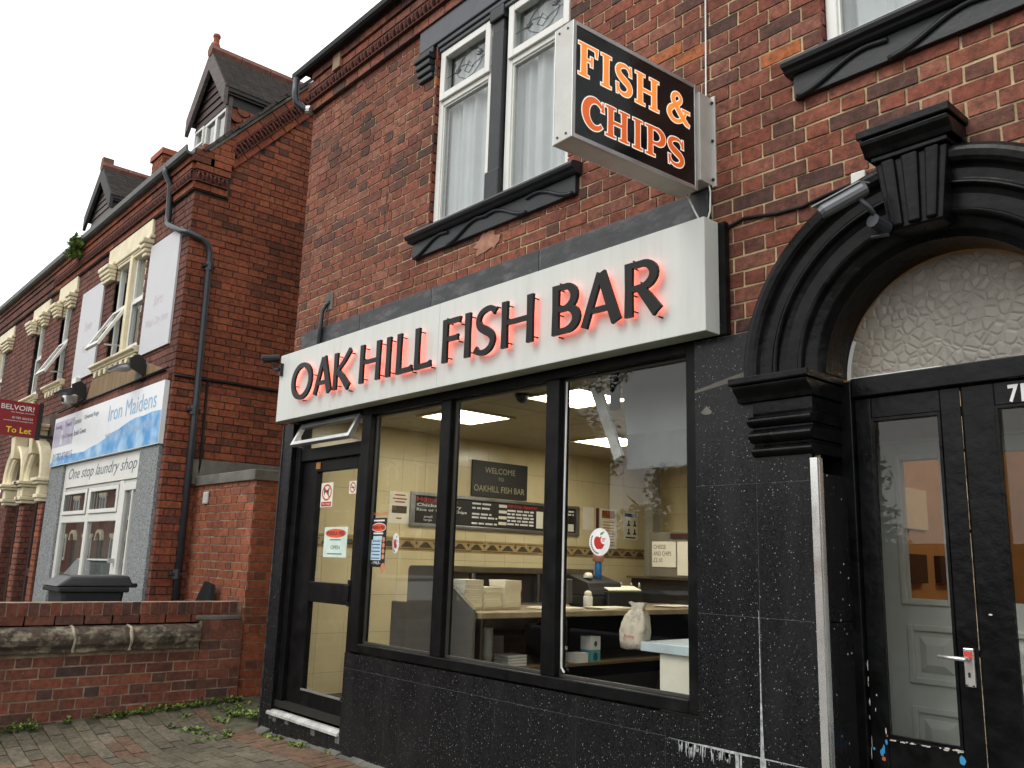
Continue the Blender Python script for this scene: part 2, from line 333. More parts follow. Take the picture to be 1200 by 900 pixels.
m_pebble = mat('grey_pebbledash', S(138,142,143), .9, var=.5, vscale=55, bump=1.0, bscale=110)
m_patch = mat('brown_cement_patch', S(134,112,82), .9, var=.2, vscale=3, stain=.5, stain_col=(.12,.09,.06,1), stain_scale=4, stretch=(6,1,.7))
m_board = mat('pale_grey_board', S(196,197,200), .5, var=.03, vscale=2, stain=.12, stain_col=(.5,.44,.46,1), stain_scale=3)
m_rooft = mat('old_roof_tile', S(66,60,56), .8, var=.35, vscale=9, bump=.4, stain=.5, stain_col=(.05,.045,.04,1), stain_scale=6)
m_ridge = mat('red_ridge_tile', S(118,78,66), .8, var=.3, vscale=9, bump=.3)
m_terra = mat('terracotta', S(150,78,54), .8, var=.2, vscale=12, bump=.3)
m_hung = brick_mat('hung_clay_tile', [(0,(.22,.066,.035,1)),(.5,(.15,.048,.03,1)),(1,(.26,.085,.045,1))], .5)
m_wood_d = mat('dark_stained_wood', S(62,44,42), .7, var=.25, vscale=10, stretch=(1,1,6))
m_wood_g = mat('weathered_grey_wood', S(96,88,86), .8, var=.3, vscale=8, stretch=(1,1,5))
m_wood_b = mat('black_stained_wood', S(46,44,44), .7, var=.3, vscale=8)
m_bin = mat('black_bin_plastic', S(30,32,37), .45, var=.15, vscale=10)
m_rubber = mat('black_sheet', S(22,23,25), .55, var=.2, spec=.2)
m_paver_g = brick_mat('grey_paver', [(0,S(106,100,84)),(.4,S(95,90,76)),(.75,S(113,105,90)),(1,S(88,84,70))], .4)
m_paver_r = brick_mat('red_paver', [(0,S(114,90,72)),(.5,S(102,83,68)),(1,S(120,96,78))], .45)
m_sand = mat('joint_sand', S(82,80,62), .95, var=.4, vscale=8, bump=.3, stain=.7, stain_col=(.05,.075,.025,1), stain_scale=3)
m_asphalt = mat('asphalt', (.05,.05,.052,1), .85, var=.2, vscale=30, bump=.3)
m_leaf = mat('weed_leaf', S(84,108,48), .6, var=.4, vscale=30)
m_leaf_y = mat('pale_weed_leaf', S(120,136,58), .6, var=.3, vscale=30)
m_crown = mat('tree_leaf', (.045,.075,.025,1), .7, var=.4, vscale=2)
m_bark = mat('bark', (.09,.07,.05,1), .9, var=.3)
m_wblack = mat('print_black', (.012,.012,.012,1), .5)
m_wwhite = mat('print_white', (.75,.75,.74,1), .5)
m_wgrey = mat('print_grey', S(120,120,116), .5)
m_wred = mat('print_red', S(176,34,28), .5)
m_paper = mat('paper', S(226,222,206), .8, var=.04)
m_letter = mat('black_acrylic_letter', (.010,.0095,.0095,1), .35, var=.15, spec=.2)
m_led = emit('red_led_halo', (1, .10, .055, 1), 3.8)
m_panel_l = emit('lit_ceiling_panel', (1, .92, .76, 1), 15.0)
m_hall_l = emit('lit_hall_lamp', (1, .74, .44, 1), 13.0)

# text: Blender's own built-in typeface turned into a flat mesh
def text(parent, s, name, mat_, x, z, w, h, plane, at, flip=False, shear=0.0, bold=0.0, depth=.0006, label=None):
    c = bpy.data.curves.new(name, 'FONT'); c.body = s; c.shear = shear; c.offset = bold; c.resolution_u = 3
    t = bpy.data.objects.new(name+'_src', c); COL.objects.link(t)
    bpy.context.view_layer.update()
    me = bpy.data.meshes.new_from_object(t); bpy.data.objects.remove(t); bpy.data.curves.remove(c)
    vs = [v.co.copy() for v in me.vertices]
    x0, x1 = min(v.x for v in vs), max(v.x for v in vs); y0, y1 = min(v.y for v in vs), max(v.y for v in vs)
    fs = [tuple(p.vertices) for p in me.polygons]; bpy.data.meshes.remove(me)
    mb = MB(); out = []
    for v in vs:
        u = x + (v.x-x0)/(x1-x0)*w; q = z + (v.y-y0)/(y1-y0)*h
        if callable(plane): out.append(plane(u, q))
        elif plane == 'y': out.append((u, at, q))
        else: out.append((at, u, q))
    mb.add(out, fs)
    return mb.build(name, mat_, parent, recalc=False)

# ------------------------------------------------------------------ brickwork
def cut(rects, holes):
    for h in holes:
        nr = []
        for (a, b, c, d) in rects:
            if h[0] >= b or h[1] <= a or h[2] >= d-.002 or h[3] <= c+.002: nr.append((a,b,c,d)); continue
            if h[0] > a: nr.append((a,h[0],c,d))
            if h[1] < b: nr.append((h[1],b,c,d))
            ma, mb_ = max(a,h[0]), min(b,h[1])
            if h[2] > c: nr.append((ma,mb_,c,h[2]))
            if h[3] < d: nr.append((ma,mb_,h[3],d))
        rects = nr
    return rects
_bm = {}
def unit_bricks(m):
    if m.name in _bm: return _bm[m.name]
    out = []; rg = random.Random(3)
    for k in range(8):
        j = lambda s=.012: rg.uniform(-s, s)
        mb = MB(); mb.hexa([(-.5+j(),j(.002)-.003,-.5+j(.035)),(.5+j(),j(.002)-.003,-.5+j(.035)),(.5,.012,-.5),(-.5,.012,-.5),
                            (-.5+j(),j(.002)-.003,.5+j(.035)),(.5+j(),j(.002)-.003,.5+j(.035)),(.5,.012,.5),(-.5,.012,.5)])
        o = mb.build('brick', m); me = o.data; bpy.data.objects.remove(o); out.append(me)
    _bm[m.name] = out; return out
def brickwork(parent, m, plane, pos, u0, u1, z0, z1, holes=(), nobj=300, course=.081, ln=.228, hd=.11, j=.0125, bond='flemish', keep=None, seed=1, name='brick', tone=0.0, off=.003):
    rg = random.Random(seed); P = []
    k = 0; z = z0
    while z < z1-.02:
        zt = min(z+course-j, z1)
        u = u0 - (0 if k % 2 == 0 else (ln+hd)/2+j) if bond == 'flemish' else u0 - (0 if k % 2 == 0 else (ln+j)/2)
        i = k*0
        while u < u1:
            w = (ln if i % 2 == 0 else hd) if bond == 'flemish' else ln
            a, b = max(u, u0), min(u+w, u1)
            if b-a > .025:
                for r in cut([(a, b, z, zt)], holes):
                    if r[1]-r[0] > .025 and r[3]-r[2] > .025 and (keep is None or keep((r[0]+r[1])/2, (r[2]+r[3])/2)): P.append(r)
            u += w+j; i += 1
        z += course; k += 1
    W3 = (lambda u, d, z: (u, pos+d, z)) if plane == 'y' else (lambda u, d, z: (pos-d, u, z))
    sc = []
    for r in P:
        c = [proj(W3(a, 0, b)) for a, b in ((r[0],r[2]),(r[1],r[2]),(r[1],r[3]),(r[0],r[3]))]
        if any(p is None for p in c): sc.append(0); continue
        mxx = sum(p[0] for p in c)/4; myy = sum(p[1] for p in c)/4
        ar = abs(sum(c[i][0]*c[(i+1)%4][1]-c[(i+1)%4][0]*c[i][1] for i in range(4)))/2
        sc.append(ar if -20 < mxx < 1220 and -20 < myy < 920 else 0)
    order = sorted(range(len(P)), key=lambda i: -sc[i]); ob = [i for i in order[:nobj] if sc[i] > 0]
    obs = set(ob); ms = unit_bricks(m); mb = MB()
    for i, r in enumerate(P):
        cx, cz = (r[0]+r[1])/2, (r[2]+r[3])/2; d = rg.uniform(-.002, .002)
        if i in obs:
            inst(ms[rg.randrange(8)], name, parent, W3(cx, d, cz), (0,0,0) if plane == 'y' else (0,0,pi/2), (r[1]-r[0], 1, r[3]-r[2]))
        else:
            q = lambda: rg.uniform(-.002, .002)
            f = [W3(r[0]+q(), d-.003, r[2]+q()), W3(r[1]+q(), d-.003, r[2]+q()), W3(r[1], .012, r[2]), W3(r[0], .012, r[2]),
                 W3(r[0]+q(), d-.003, r[3]+q()), W3(r[1]+q(), d-.003, r[3]+q()), W3(r[1], .012, r[3]), W3(r[0], .012, r[3])]
            mb.hexa(f, rg.uniform(.001, .999))
    if mb.v: kind(mb.build('bricks', m, parent), 'stuff')
def holed(mb, plane, pos, u0, u1, z0, z1, holes, mi=0):
    us = sorted({u0, u1, *[min(max(h[i],u0),u1) for h in holes for i in (0,1)]}); zs = sorted({z0, z1, *[min(max(h[i],z0),z1) for h in holes for i in (2,3)]})
    for a, b in zip(us, us[1:]):
        for c, d in zip(zs, zs[1:]):
            mu, mz = (a+b)/2, (c+d)/2
            if any(h[0] < mu < h[1] and h[2] < mz < h[3] for h in holes): continue
            p = [(a,c),(b,c),(b,d),(a,d)]
            mb.add([(q[0],pos,q[1]) if plane == 'y' else (pos,q[0],q[1]) for q in p], [(0,1,2,3)], 0, mi)

# ================================================================== the setting
def zx(x):                                        # height of the forecourt along the building line
    if x < -7.85: return .14
    if x < -7.3: return .14 - .10*(x+7.85)/.55
    if x < -6.9: return .04 - .04*(x+7.3)/.4
    return .03*min(1, max(0, (x+6.9)/1.1))
def gz(x, y):
    return zx(x) + .055*max(-4.45, min(y, 0)) if x > -8.0 else .14 + .055*max(-4.45, min(y, 0))
KERB_Y = -4.45
mb = MB(); mb.box(-400, 400, -400, 400, -1.2, -.5); kind(mb.build('ground', m_asphalt), 'structure')
mb = MB(); mb.box(-400, 400, -12.6, KERB_Y-.13, -.49, -.36); kind(mb.build('road', m_asphalt), 'structure')
mb = MB()
for x0, x1 in ((-60, -20), (-20, 0), (0, 20)): mb.box(x0, x1-.01, KERB_Y-.125, KERB_Y-.005, -.49, -.24)
kind(mb.build('kerb', m_cement), 'structure')
mb = MB(); mb.box(-400, 400, -16, -12.62, -.49, -.24); kind(mb.build('far_pavement', m_cement), 'structure')
xs = [-70, -30, -15, -10, -8.01, -7.99, -7.85] + [-7.8+.1*i for i in range(10)] + [-6.5, -6, -5.7, -4, -2, 0, 3, 10]
ys = [KERB_Y, -3, -2, -1, -.5, 0, 1, 3]
mb = MB(); vs = [(x, y, gz(x, y)-.004) for y in ys for x in xs]; n = len(xs)
mb.add(vs, [(j*n+i, j*n+i+1, (j+1)*n+i+1, (j+1)*n+i) for j in range(len(ys)-1) for i in range(n-1)])
pave = kind(mb.build('pavement', m_sand, recalc=False), 'structure')
# block paving: every block is a piece of the pavement
def paver_mesh(m):
    b = MB(); b.box(-.5, .5, -.5, .5, -.5, .5); o = b.build('paving_brick', m, bevel=0); me = o.data; bpy.data.objects.remove(o); return me
pg, pr = paver_mesh(m_paver_g), paver_mesh(m_paver_r)
rg = random.Random(11); cells = []
for j in range(26):
    y = -.32 - .105*j
    for i in range(20):
        x = -7.9 + .213*i + (0 if j % 2 else .106)
        red = (j == 0) or (abs(x+6.9-.12*j*.0) < .22 and 9 < j < 16) or (abs(x+7.05) < .3 and 7 <= j <= 8)
        cells.append((x, y, .205, .098, red))
for i in range(30):
    cells.append((-7.0+.107*i, -.2, .099, .2, True))    # soldier course along the shop
sc = []
for c in cells:
    p = proj((c[0], c[1], gz(c[0], c[1])))
    if c[0]-c[2]/2 < -7.86: continue
    if p and -40 < p[0] < 1240 and -40 < p[1] < 940: sc.append((p, c))
for p, (x, y, w, d, red) in sc[:300]:
    e = gz(x+.05, y)-gz(x-.05, y)
    inst(pr if red else pg, 'paving_brick', pave, (x, y, gz(x, y)-.022+rg.uniform(-.003,.003)), (atan2(.055,1)+rg.uniform(-.012,.012), -atan2(e,.1)+rg.uniform(-.012,.012), rg.uniform(-.012,.012)), (w, d, .06))
mb = MB()
for i in range(30):
    a = -7.02+.16*i; h = rg.uniform(.012, .04); mb.hexa([(a,-.13-rg.uniform(0,.03),gz(a,-.1)-.03),(a+.158,-.13-rg.uniform(0,.03),gz(a,-.1)-.03),(a+.158,-.04,gz(a,-.1)-.03),(a,-.04,gz(a,-.1)-.03),
        (a,-.115,gz(a,-.1)+.004),(a+.158,-.115,gz(a,-.1)+.004),(a+.158,-.04,gz(a,-.1)+h),(a,-.04,gz(a,-.1)+h)])
mb.build('mortar_fillet', m_cement, pave)

# ================================================================== the shop building
shop = thing('shop_building', (-4.8, 0, 0), 'brick chip shop building with black tiled shopfront and arched black doorway', 'building')
XL, XR, ZT = -7.1, 2.2, 6.02
W1 = (-5.08, -3.59, 3.87, 5.44); W2 = (-1.86, -.30, 3.89, 5.44)
ACX, ACZ = -1.43, 2.32
holes = [(-6.9, -2.6, -1, 3.2), W1, W2, (-1.96, -.9, -1, ACZ)]
for i in range(12):                                # stepped hole behind the arch ring
    a0 = ACZ+.06*i; hw = sqrt(max(.001, .7**2-(.06*i)**2)); holes.append((ACX-hw, ACX+hw, a0, a0+.06))
mb = MB(); holed(mb, 'y', .0035, XL, XR, -.3, ZT, holes)
mb.quad((XL,.008,-.3),(XL,9,-.3),(XL,9,ZT),(XL,.008,ZT))
wall = mb.build('wall', m_mortar, shop, recalc=False)
sill1 = (-5.22, -3.48, 3.69, 3.88); sill2 = (-2.0, -.16, 3.71, 3.9); lint1 = (-5.30, -3.37, 5.43, 5.7); lint2 = (-2.1, -.06, 5.43, 5.7)
bh = [W1, W2, (-6.93, -2.515, 2.5, 3.383), (-6.93, -2.43, 2.5, 3.14), (XL-.1, -1.9, -1, 2.58), (-2.0, -.86, -1, ACZ), sill1, sill2, lint1, lint2, (-5.30,-5.09,5.16,5.43), (-3.58,-3.37,5.16,5.43)]
brickwork(wall, m_brick, 'y', 0.0, XL, XR, 2.575, 5.63, bh, 300, seed=5,
          keep=lambda u, z: not ((u-ACX)**2+max(0,z-ACZ)**2 < .80**2 and z < 3.3) and not (-1.6 < u < -1.26 and z < 3.3) and not (z < 2.6 and abs(u-ACX) < .9))
# brick reveals of the upstairs windows (the visible cut ends), quoin return of the left corner
mb = MB()
for w in (W1, W2):
    for k in range(19):
        z = w[2]+.081*k
        if z > w[3]-.08: break
        mb.box(w[0]-.02, w[0]+.0, .0, .16, z+.003, z+.073, random.random()); mb.box(w[1], w[1]+.02, .0, .16, z+.003, z+.073, random.random())
mb.build('reveal', m_brick, wall)
mb = MB(); mb.box(-6.93, 2.1, .10, .14, 2.8, 5.95)    # inner leaf, pierced by the rooms' windows
mb = MB(); holed(mb, 'y', .16, XL, XR, 3.1, ZT, [W1, W2]); mb.quad((XR,.008,-.3),(XR,9,-.3),(XR,9,ZT),(XR,.008,ZT)); mb.quad((XL,9,-.3),(XR,9,-.3),(XR,9,ZT),(XL,9,ZT))
mb.build('inner_leaf', m_plaster, shop, recalc=False)
mb = MB(); mb.box(XL+.02, -2.62, .09, 8.98, 2.72, 2.8); mb.box(-2.549, XR-.02, .09, 8.98, 3.12, 3.2); mb.box(XL+.02, XR-.02, .18, 8.98, 5.8, 5.86); mb.box(-2.619, -2.55, .18, 8.98, 2.66, 5.8); mb.box(XL+.02, XR-.02, 3.5, 3.56, 2.8, 5.8)
mb.build('floor_slab', m_plaster, shop)
# eaves: plain course, ornament band, top courses, gutter
mb = MB()
for k in range(44):
    x = XL+.215*k; 
    if x < XR: mb.box(x+.005, min(x+.21, XR), -.045, .02, 5.635, 5.715, random.random())
kind(mb.build('plain_course', m_brick, shop), 'stuff')
mb = MB()
for r_, (z0, z1) in enumerate(((5.835,5.905),(5.915,5.985))):
    for k in range(44):
        x = XL+.215*k+(.1 if r_ else 0)
        if x < XR: mb.box(x+.005, min(x+.21, XR), -.085-.02*r_, .02, z0, z1, random.random())
kind(mb.build('eaves_course', m_brick, shop), 'stuff')
mb = MB(); mb.box(XL, XR, -.038, .02, 5.63, 5.99); mb.box(XL,XR,-.12,.06,5.992,6.055); mb.build('eaves_backing', m_mortar_d, shop)
def ornament_mesh():
    b = MB(); b.box(-.054,.054,-.0,.05,-.055,.055)
    for s in (-1, 1):
        pts = [(s*.026, -.012, -.05), (s*.034, -.02, -.02), (s*.03, -.026, .01), (s*.018, -.02, .035), (s*.008, -.012, .05)]
        b.tube(pts, [.008,.016,.018,.013,.005], 6)
    b.box(-.054,.054,-.022,.0,.042,.055); b.box(-.054,.054,-.022,.0,-.055,-.046)
    o = b.build('ornament_brick', m_ornament); me = o.data; bpy.data.objects.remove(o); return me
orn = ornament_mesh()
for k in range(84):
    x = XL+.055+.111*k
    if x < XR-.05: inst(orn, 'ornament_brick', shop, (x, -.055, 5.775))
mb = MB(); pr_ = [(-.105,6.05),(-.115,6.0),(-.14,5.982),(-.17,5.985),(-.188,6.005),(-.192,6.05),(-.182,6.05),(-.178,6.01),(-.165,5.998),(-.14,5.996),(-.122,6.01),(-.115,6.05)]
mb.prism(pr_, 'x', XL-.16, XR); mb.build('gutter', m_rubber, shop)
mb = MB(); mb.prism([(-.15,6.06),(-.15,6.08),(4.4,10.70),(9,6.1),(9,6.06),(4.4,10.64)], 'x', XL-.1, XR); mb.build('roof', m_rooft, shop)
mb = MB(); mb.tube([(-7.17,-.18,5.97),(-7.17,-.18,5.80),(-7.17,-.16,5.72),(-7.13,-.09,5.665),(-7.08,-.055,5.65)], .034, 10)
p_ = mb.build('downpipe', m_gutter, shop, smooth=True)
mb = MB(); mb.tube([(-7.12,-.07,5.662),(-7.06,-.05,5.645)], .041, 10); mb.build('pipe_socket', m_alu, p_)
mb = MB(); mb.box(-6.6,-6.47,-.11,-.012,5.83,5.99); mb.build('corbel_stone', mat('pale_corbel', S(150,124,100), .9), shop)

# ---- upstairs windows
def upvc(parent, name, x0, x1, z0, z1, y, trans, glass=m_glass_up, w=.058, lead=True):
    """white window with a top-hung sash over a fixed light; the front of the frame lies on y"""
    f = MB(); f.bars(x0, x1, z0, z1, w, y, y+.07, wb=.065)
    f.box(x0+w, x1-w, y, y+.07, trans-.035, trans+.035)
    fr = f.build(name, m_white, parent, bevel=.006)
    s = MB(); s.bars(x0+w*.45, x1-w*.45, trans+.005, z1-w*.5, .058, y-.022, y-.001); so = s.build('sash', m_white, fr, bevel=.006)
    for a, b in ((z0+.065, trans-.035), (trans+.062, z1-w*.5-.058)):
        bead = MB(); q = .012; bead.bars(x0+w, x1-w, a, b, q, y+.012, y+.03) if a < trans else None
        g = MB(); g.box(x0+w+.002, x1-w-.002, y+.03, y+.036, a+.001, b-.001); g.build('pane', glass, fr)
        if bead.v: bead.build('glazing_bead', m_white, fr)
    if lead:
        a, b = trans+.062, z1-w*.5-.058; cx, cz = (x0+x1)/2, (a+b)/2; hx, hz = (x1-x0)/2-w, (b-a)/2; t = MB(); yy = y+.026
        def ln(pts, r=.003): t.tube([(cx+u*hx, yy, cz+v*hz) for u, v in pts], r, 4)
        ln([(-1,0),(-.6,0)]); ln([(.6,0),(1,0)]); ln([(0,.75),(0,1)]); ln([(0,-1),(0,-.75)])
        ln([(-.6,0),(-.4,.2),(-.1,.1),(.12,-.2),(.3,-.1),(.6,0)]); ln([(-.6,0),(-.45,-.35),(-.1,-.72),(.25,-.62),(.5,-.3),(.6,0)])
        ln([(-.6,0),(-.3,.55),(.1,.75),(.4,.6),(.6,0)]); ln([(-.2,-.2),(0,-.45),(.2,-.2),(0,.2),(-.2,-.2)])
        for u, v in ((-.5,-.1),(.48,.18)):
            for k in range(5):
                an = radians(20+35*k); ln([(u,v),(u+.14*cos(an),v+.30*sin(an))], .006)
        t.build('leading', mat('lead', S(92,96,102), .5), fr)
    return fr
def curtain(parent, x0, x1, z0, z1, y, seed):
    rg = random.Random(seed); b = MB(); n = 70; xs = [x0+(x1-x0)*i/n for i in range(n+1)]; ph = [rg.uniform(0,6) for _ in range(3)]
    f = lambda x: y + .018*sin(x*46+ph[0]) + .012*sin(x*83+ph[1]) + .012*sin(x*21+ph[2])
    b.add([(x, f(x), z0) for x in xs]+[(x, f(x), z1) for x in xs], [(i,i+1,n+2+i,n+1+i) for i in range(n)])
    return b.build('net_curtain', m_curtain, parent, smooth=True, recalc=False)
wa = upvc(shop, 'window', -5.075, -4.415, 3.88, 5.385, .035, 4.93)
wb = upvc(shop, 'window', -4.265, -3.595, 3.88, 5.385, .035, 4.93)
wc = upvc(shop, 'window', -1.855, -.305, 3.90, 5.385, .035, 4.93)
curtain(wa, -5.05, -4.44, 3.9, 5.4, .13, 1); curtain(wb, -4.24, -3.62, 3.9, 5.4, .13, 2); curtain(wc, -1.83, -.33, 3.9, 5.4, .13, 3)
mb = MB(); mb.box(-4.415,-4.29,.012,.15,3.87,5.43); mb.box(-4.405,-4.275,-.0,.05,4.05,5.2); mb.box(-4.43,-4.27,-.012,.06,5.30,5.44); mb.box(-4.425,-4.27,-.008,.06,3.871,4.12)
mb.build('mullion', m_dkpaint, shop, bevel=.012)
def lintel(x0, x1):
    b = MB(); b.box(x0, x1, -.03, .1, 5.435, 5.632)
    b.box(x0+.24, x1-.24, .0, .1, 5.36, 5.395); b.box(x0+.23, x1-.23, -.015, .1, 5.396, 5.434)
    o = b.build('lintel', m_bluegrey, shop, bevel=.008)
    for xa in (x0-.01, x1-.2):
        c = MB(); c.box(xa,xa+.21,-.035,.08,5.372,5.433); c.box(xa+.0,xa+.215,-.075,.08,5.325,5.371); c.box(xa+.005,xa+.2,-.06,.08,5.27,5.324); c.box(xa+.012,xa+.2,-.045,.08,5.215,5.268); c.box(xa+.02,xa+.2,-.03,.08,5.165,5.213)
        c.build('bracket', m_dkpaint, shop, bevel=.012)
lintel(-5.30, -3.37); lintel(-2.09, -.07)
def sill(x0, x1, z):
    b = MB()
    b.prism([(.06,z-.0),(-.075,z-.012),(-.098,z-.022),(-.105,z-.04),(-.098,z-.058),(-.075,z-.066),(-.068,z-.078),(-.05,z-.085),(.06,z-.085)], 'x', x0, x1)
    o = b.build('sill', m_dkpaint, shop)
    a = MB(); a.box(x0+.03, x1-.03, -.035, .02, z-.21, z-.085); ap = a.build('sill_apron', m_dkpaint, shop, bevel=.004)
    t = MB(); n = 4; L = (x1-x0-.1)/n; cx = (x0+x1)/2
    for k in range(n):
        xs0 = x0+.05+k*L; fl = k >= n/2; pts = []
        for i in range(15):
            u = i/14; q = (1-u) if fl else u
            zz = z-.205+.105*(.5-.5*cos(pi*min(1,q*1.25))) - .02*max(0,q-.8)*5*.5
            pts.append((xs0+u*L, -.04, zz))
        t.tube(pts, .014, 6)
    t.build('sill_moulding', m_dkpaint, ap, smooth=True)
sill(-5.25, -3.46, 3.875); sill(-2.03, -.13, 3.895)

rgp = random.Random(12); b_ = MB(); b_.add([(-4.36+.15*cos(2*pi*k/22)*rgp.uniform(.6,1.15), -.0075, 3.585+.085*sin(2*pi*k/22)*rgp.uniform(.55,1.2)) for k in range(22)], [tuple(range(22))]); b_.build('render_patch', mat('salmon_render', S(168,122,100), .9, var=.3, vscale=14), shop, recalc=False)
b_ = MB()
for x, z, h in ((-5.69,4.62,.16),(-5.685,4.42,.1),(-5.69,4.28,.12),(-5.70,4.05,.18)): stroke(b_, [(x,z),(x+.008,z+h/2),(x-.004,z+h)], [.008,.016,.006], lambda u,v,d: (u,d,v), -.0062, -.0062)
kind(b_.build('cracked_joint', m_mortar_d, shop, recalc=False), 'stuff')
# ---- slate band above the fascia
xs = [-6.93, -5.93, -4.95, -3.80, -2.51]
for a, b in zip(xs, xs[1:]):
    m_ = MB(); m_.box(a+.008, b-.008, -.03, .02, 3.17, 3.385); m_.build('slate_slab', m_slate, shop, bevel=.006)
mb = MB()
for a in xs[1:-1]: mb.box(a-.008, a+.008, -.024, .02, 3.17, 3.383)
mb.build('slate_joint', m_grout, shop)
# ---- pilasters, stall riser: every tile a piece, pale grout behind
mb = MB()
mb.box(-7.06,-6.89,-.048,-.046,-.05,2.56); mb.box(-6.89,-5.79,-.048,-.046,-.05,.138); mb.box(-5.79,-2.60,-.048,-.046,-.05,.735); mb.box(-2.60,-1.99,-.048,-.046,-.05,1.95); mb.box(-2.60,-2.2,-.048,-.046,1.95,2.56)
m2 = MB(); m2.box(-7.06,-6.89,-.0455,.05,-.05,2.56); m2.box(-6.889,-5.791,-.0455,.05,-.05,.138); m2.box(-5.79,-2.60,-.0455,.05,-.05,.735); m2.box(-2.599,-1.99,-.0455,.05,-.05,1.95); m2.box(-2.599,-2.2,-.0455,.05,1.951,2.56); m2.build('tile_core', m_blackm, shop)
mb.build('tile_backing', m_grout, shop)
def tile(x0, x1, z0, z1, j=.0016): 
    b = MB(); b.box(x0+j, x1-j, -.05, -.0475, z0+j, z1-j); b.build('granite_tile', m_granite, shop)
for z0, z1 in ((-.05,.22),(.22,.84),(.84,1.65),(1.65,2.56)): tile(-7.062, -6.888, z0, z1)
for x0, x1 in ((-6.885,-6.5),(-6.5,-5.95),(-5.95,-5.79)): tile(x0, x1, -.05, .14)
xs = [-5.79,-5.24,-4.62,-4.0,-3.40,-2.8]
for a, b in zip(xs, xs[1:]): tile(a, b, -.05, .632); tile(a, b, .632, .74)
for a, b in ((-2.8,-2.258),(-2.258,-1.97)):
    for z0, z1 in ((-.05,.622),(.622,1.22),(1.22,1.826),(1.826,2.56)):
        if a == -2.8 and z0 > .7: tile(-2.60, b, z0, z1)
        elif a == -2.8 and z0 > .6: tile(-2.60, b, z0, z1); tile(a, -2.60, z0, .74)
        elif b < -2 and z0 > 1.8: tile(a, b, z0, 2.56)
        else: tile(a, b, z0, min(z1, 1.945))
mb = MB(); mb.box(-1.979,-1.945,-.056,-.04,-.05,1.925); mb.box(-1.962,-1.944,-.0395,-.01,-.05,1.925); mb.build('corner_trim', m_chrome, shop)
mb = MB(); mb.box(-7.075,-7.062,-.056,.02,-.05,2.56); mb.build('edge_trim', m_slate, shop)
mb = MB()
for z0, z1 in ((-.05,.62),(.62,1.22),(1.22,1.86)): mb.box(-1.955,-1.943,-.008,.19,z0+.002,z1-.002)
mb.build('reveal_tile', m_granite, shop)
# run-down lime stains below the loose joint
rg = random.Random(4); mb = MB()
def drip(x, z, w, l): stroke(mb, [(x, z),(x+rg.uniform(-.003,.003), z-l*.6),(x, z-l)], [w, w*.7, .001], lambda u,v,d: (u,d,v), -.0512, -.0512)
for i in range(46):
    x = rg.uniform(-2.72,-2.42); drip(x, .624, rg.uniform(.006,.018), rg.uniform(.015,.075)*(1 if abs(x+2.6)<.1 else .7))
for x, l, w in ((-2.39,.3,.026),(-2.375,.2,.015),(-2.26,.4,.03)): drip(x, .625, w, l)
stroke(mb, [(-2.262,1.25),(-2.262,.9),(-2.262,.7),(-2.262,.622)], [.002,.006,.015,.02], lambda u,v,d:(u,d,v), -.0514, -.0514)
stroke(mb, [(-2.78,.628),(-2.66,.625),(-2.55,.624),(-2.42,.622),(-2.3,.623),(-2.1,.622),(-1.99,.622)], [.001,.003,.010,.012,.007,.003,.001], lambda u,v,d:(u,d,v), -.0513,-.0513)
mb.build('lime_stain', mat('lime', S(168,172,172), .9, var=.4, vscale=40), shop, recalc=False)
# flaked patch on the top tile
mb = MB(); stroke(mb, [(-2.56,2.19),(-2.53,2.2),(-2.50,2.185)], [.01,.045,.012], lambda u,v,d:(u,d,v), -.0512,-.0512); stroke(mb, [(-2.6,2.30),(-2.45,2.325),(-2.3,2.35)], [.012,.025,.03], lambda u,v,d:(u,d,v), -.0512,-.0512)
mb.build('flaked_patch', m_cement, shop, recalc=False)

# ---- shop window: black aluminium frame and three panes
GY = .04
mb = MB()
mb.box(-5.79,-5.665,-.03,.07,.745,2.575); mb.box(-4.775,-4.665,-.025,.07,.81,2.515); mb.box(-3.715,-3.605,-.025,.07,.81,2.515); mb.box(-2.672,-2.603,-.03,.07,.745,2.575)
mb.box(-5.665,-2.672,-.03,.07,.745,.81); mb.box(-5.665,-2.672,-.028,.07,2.515,2.575)
sf = mb.build('shop_window', m_blackm, shop, bevel=.006)
mb = MB(); mb.box(-6.9,-2.6,-.04,.06,2.577,3.16); mb.build('fascia_backing', m_blackm, shop)
mb = MB()
for a, b in ((-5.665,-4.775),(-4.665,-3.715),(-3.605,-2.672)):
    g = MB(); g.box(a+.001, b-.001, GY, GY+.006, .811, 2.514); g.build('pane', m_glass, sf)
    mb.bars(a+.0005, b-.0005, .8105, 2.5145, .014, GY-.02, GY-.002)
mb.build('glazing_bead', mat('grey_bead', S(58,57,52), .5), sf)
mb = MB(); mb.tube([(-3.587,.025,2.5),(-3.590,.022,1.8),(-3.592,.022,1.1),(-3.588,.022,.86),(-3.565,.022,.835)], .006, 6); mb.build('sealant_bead', m_wwhite, sf)
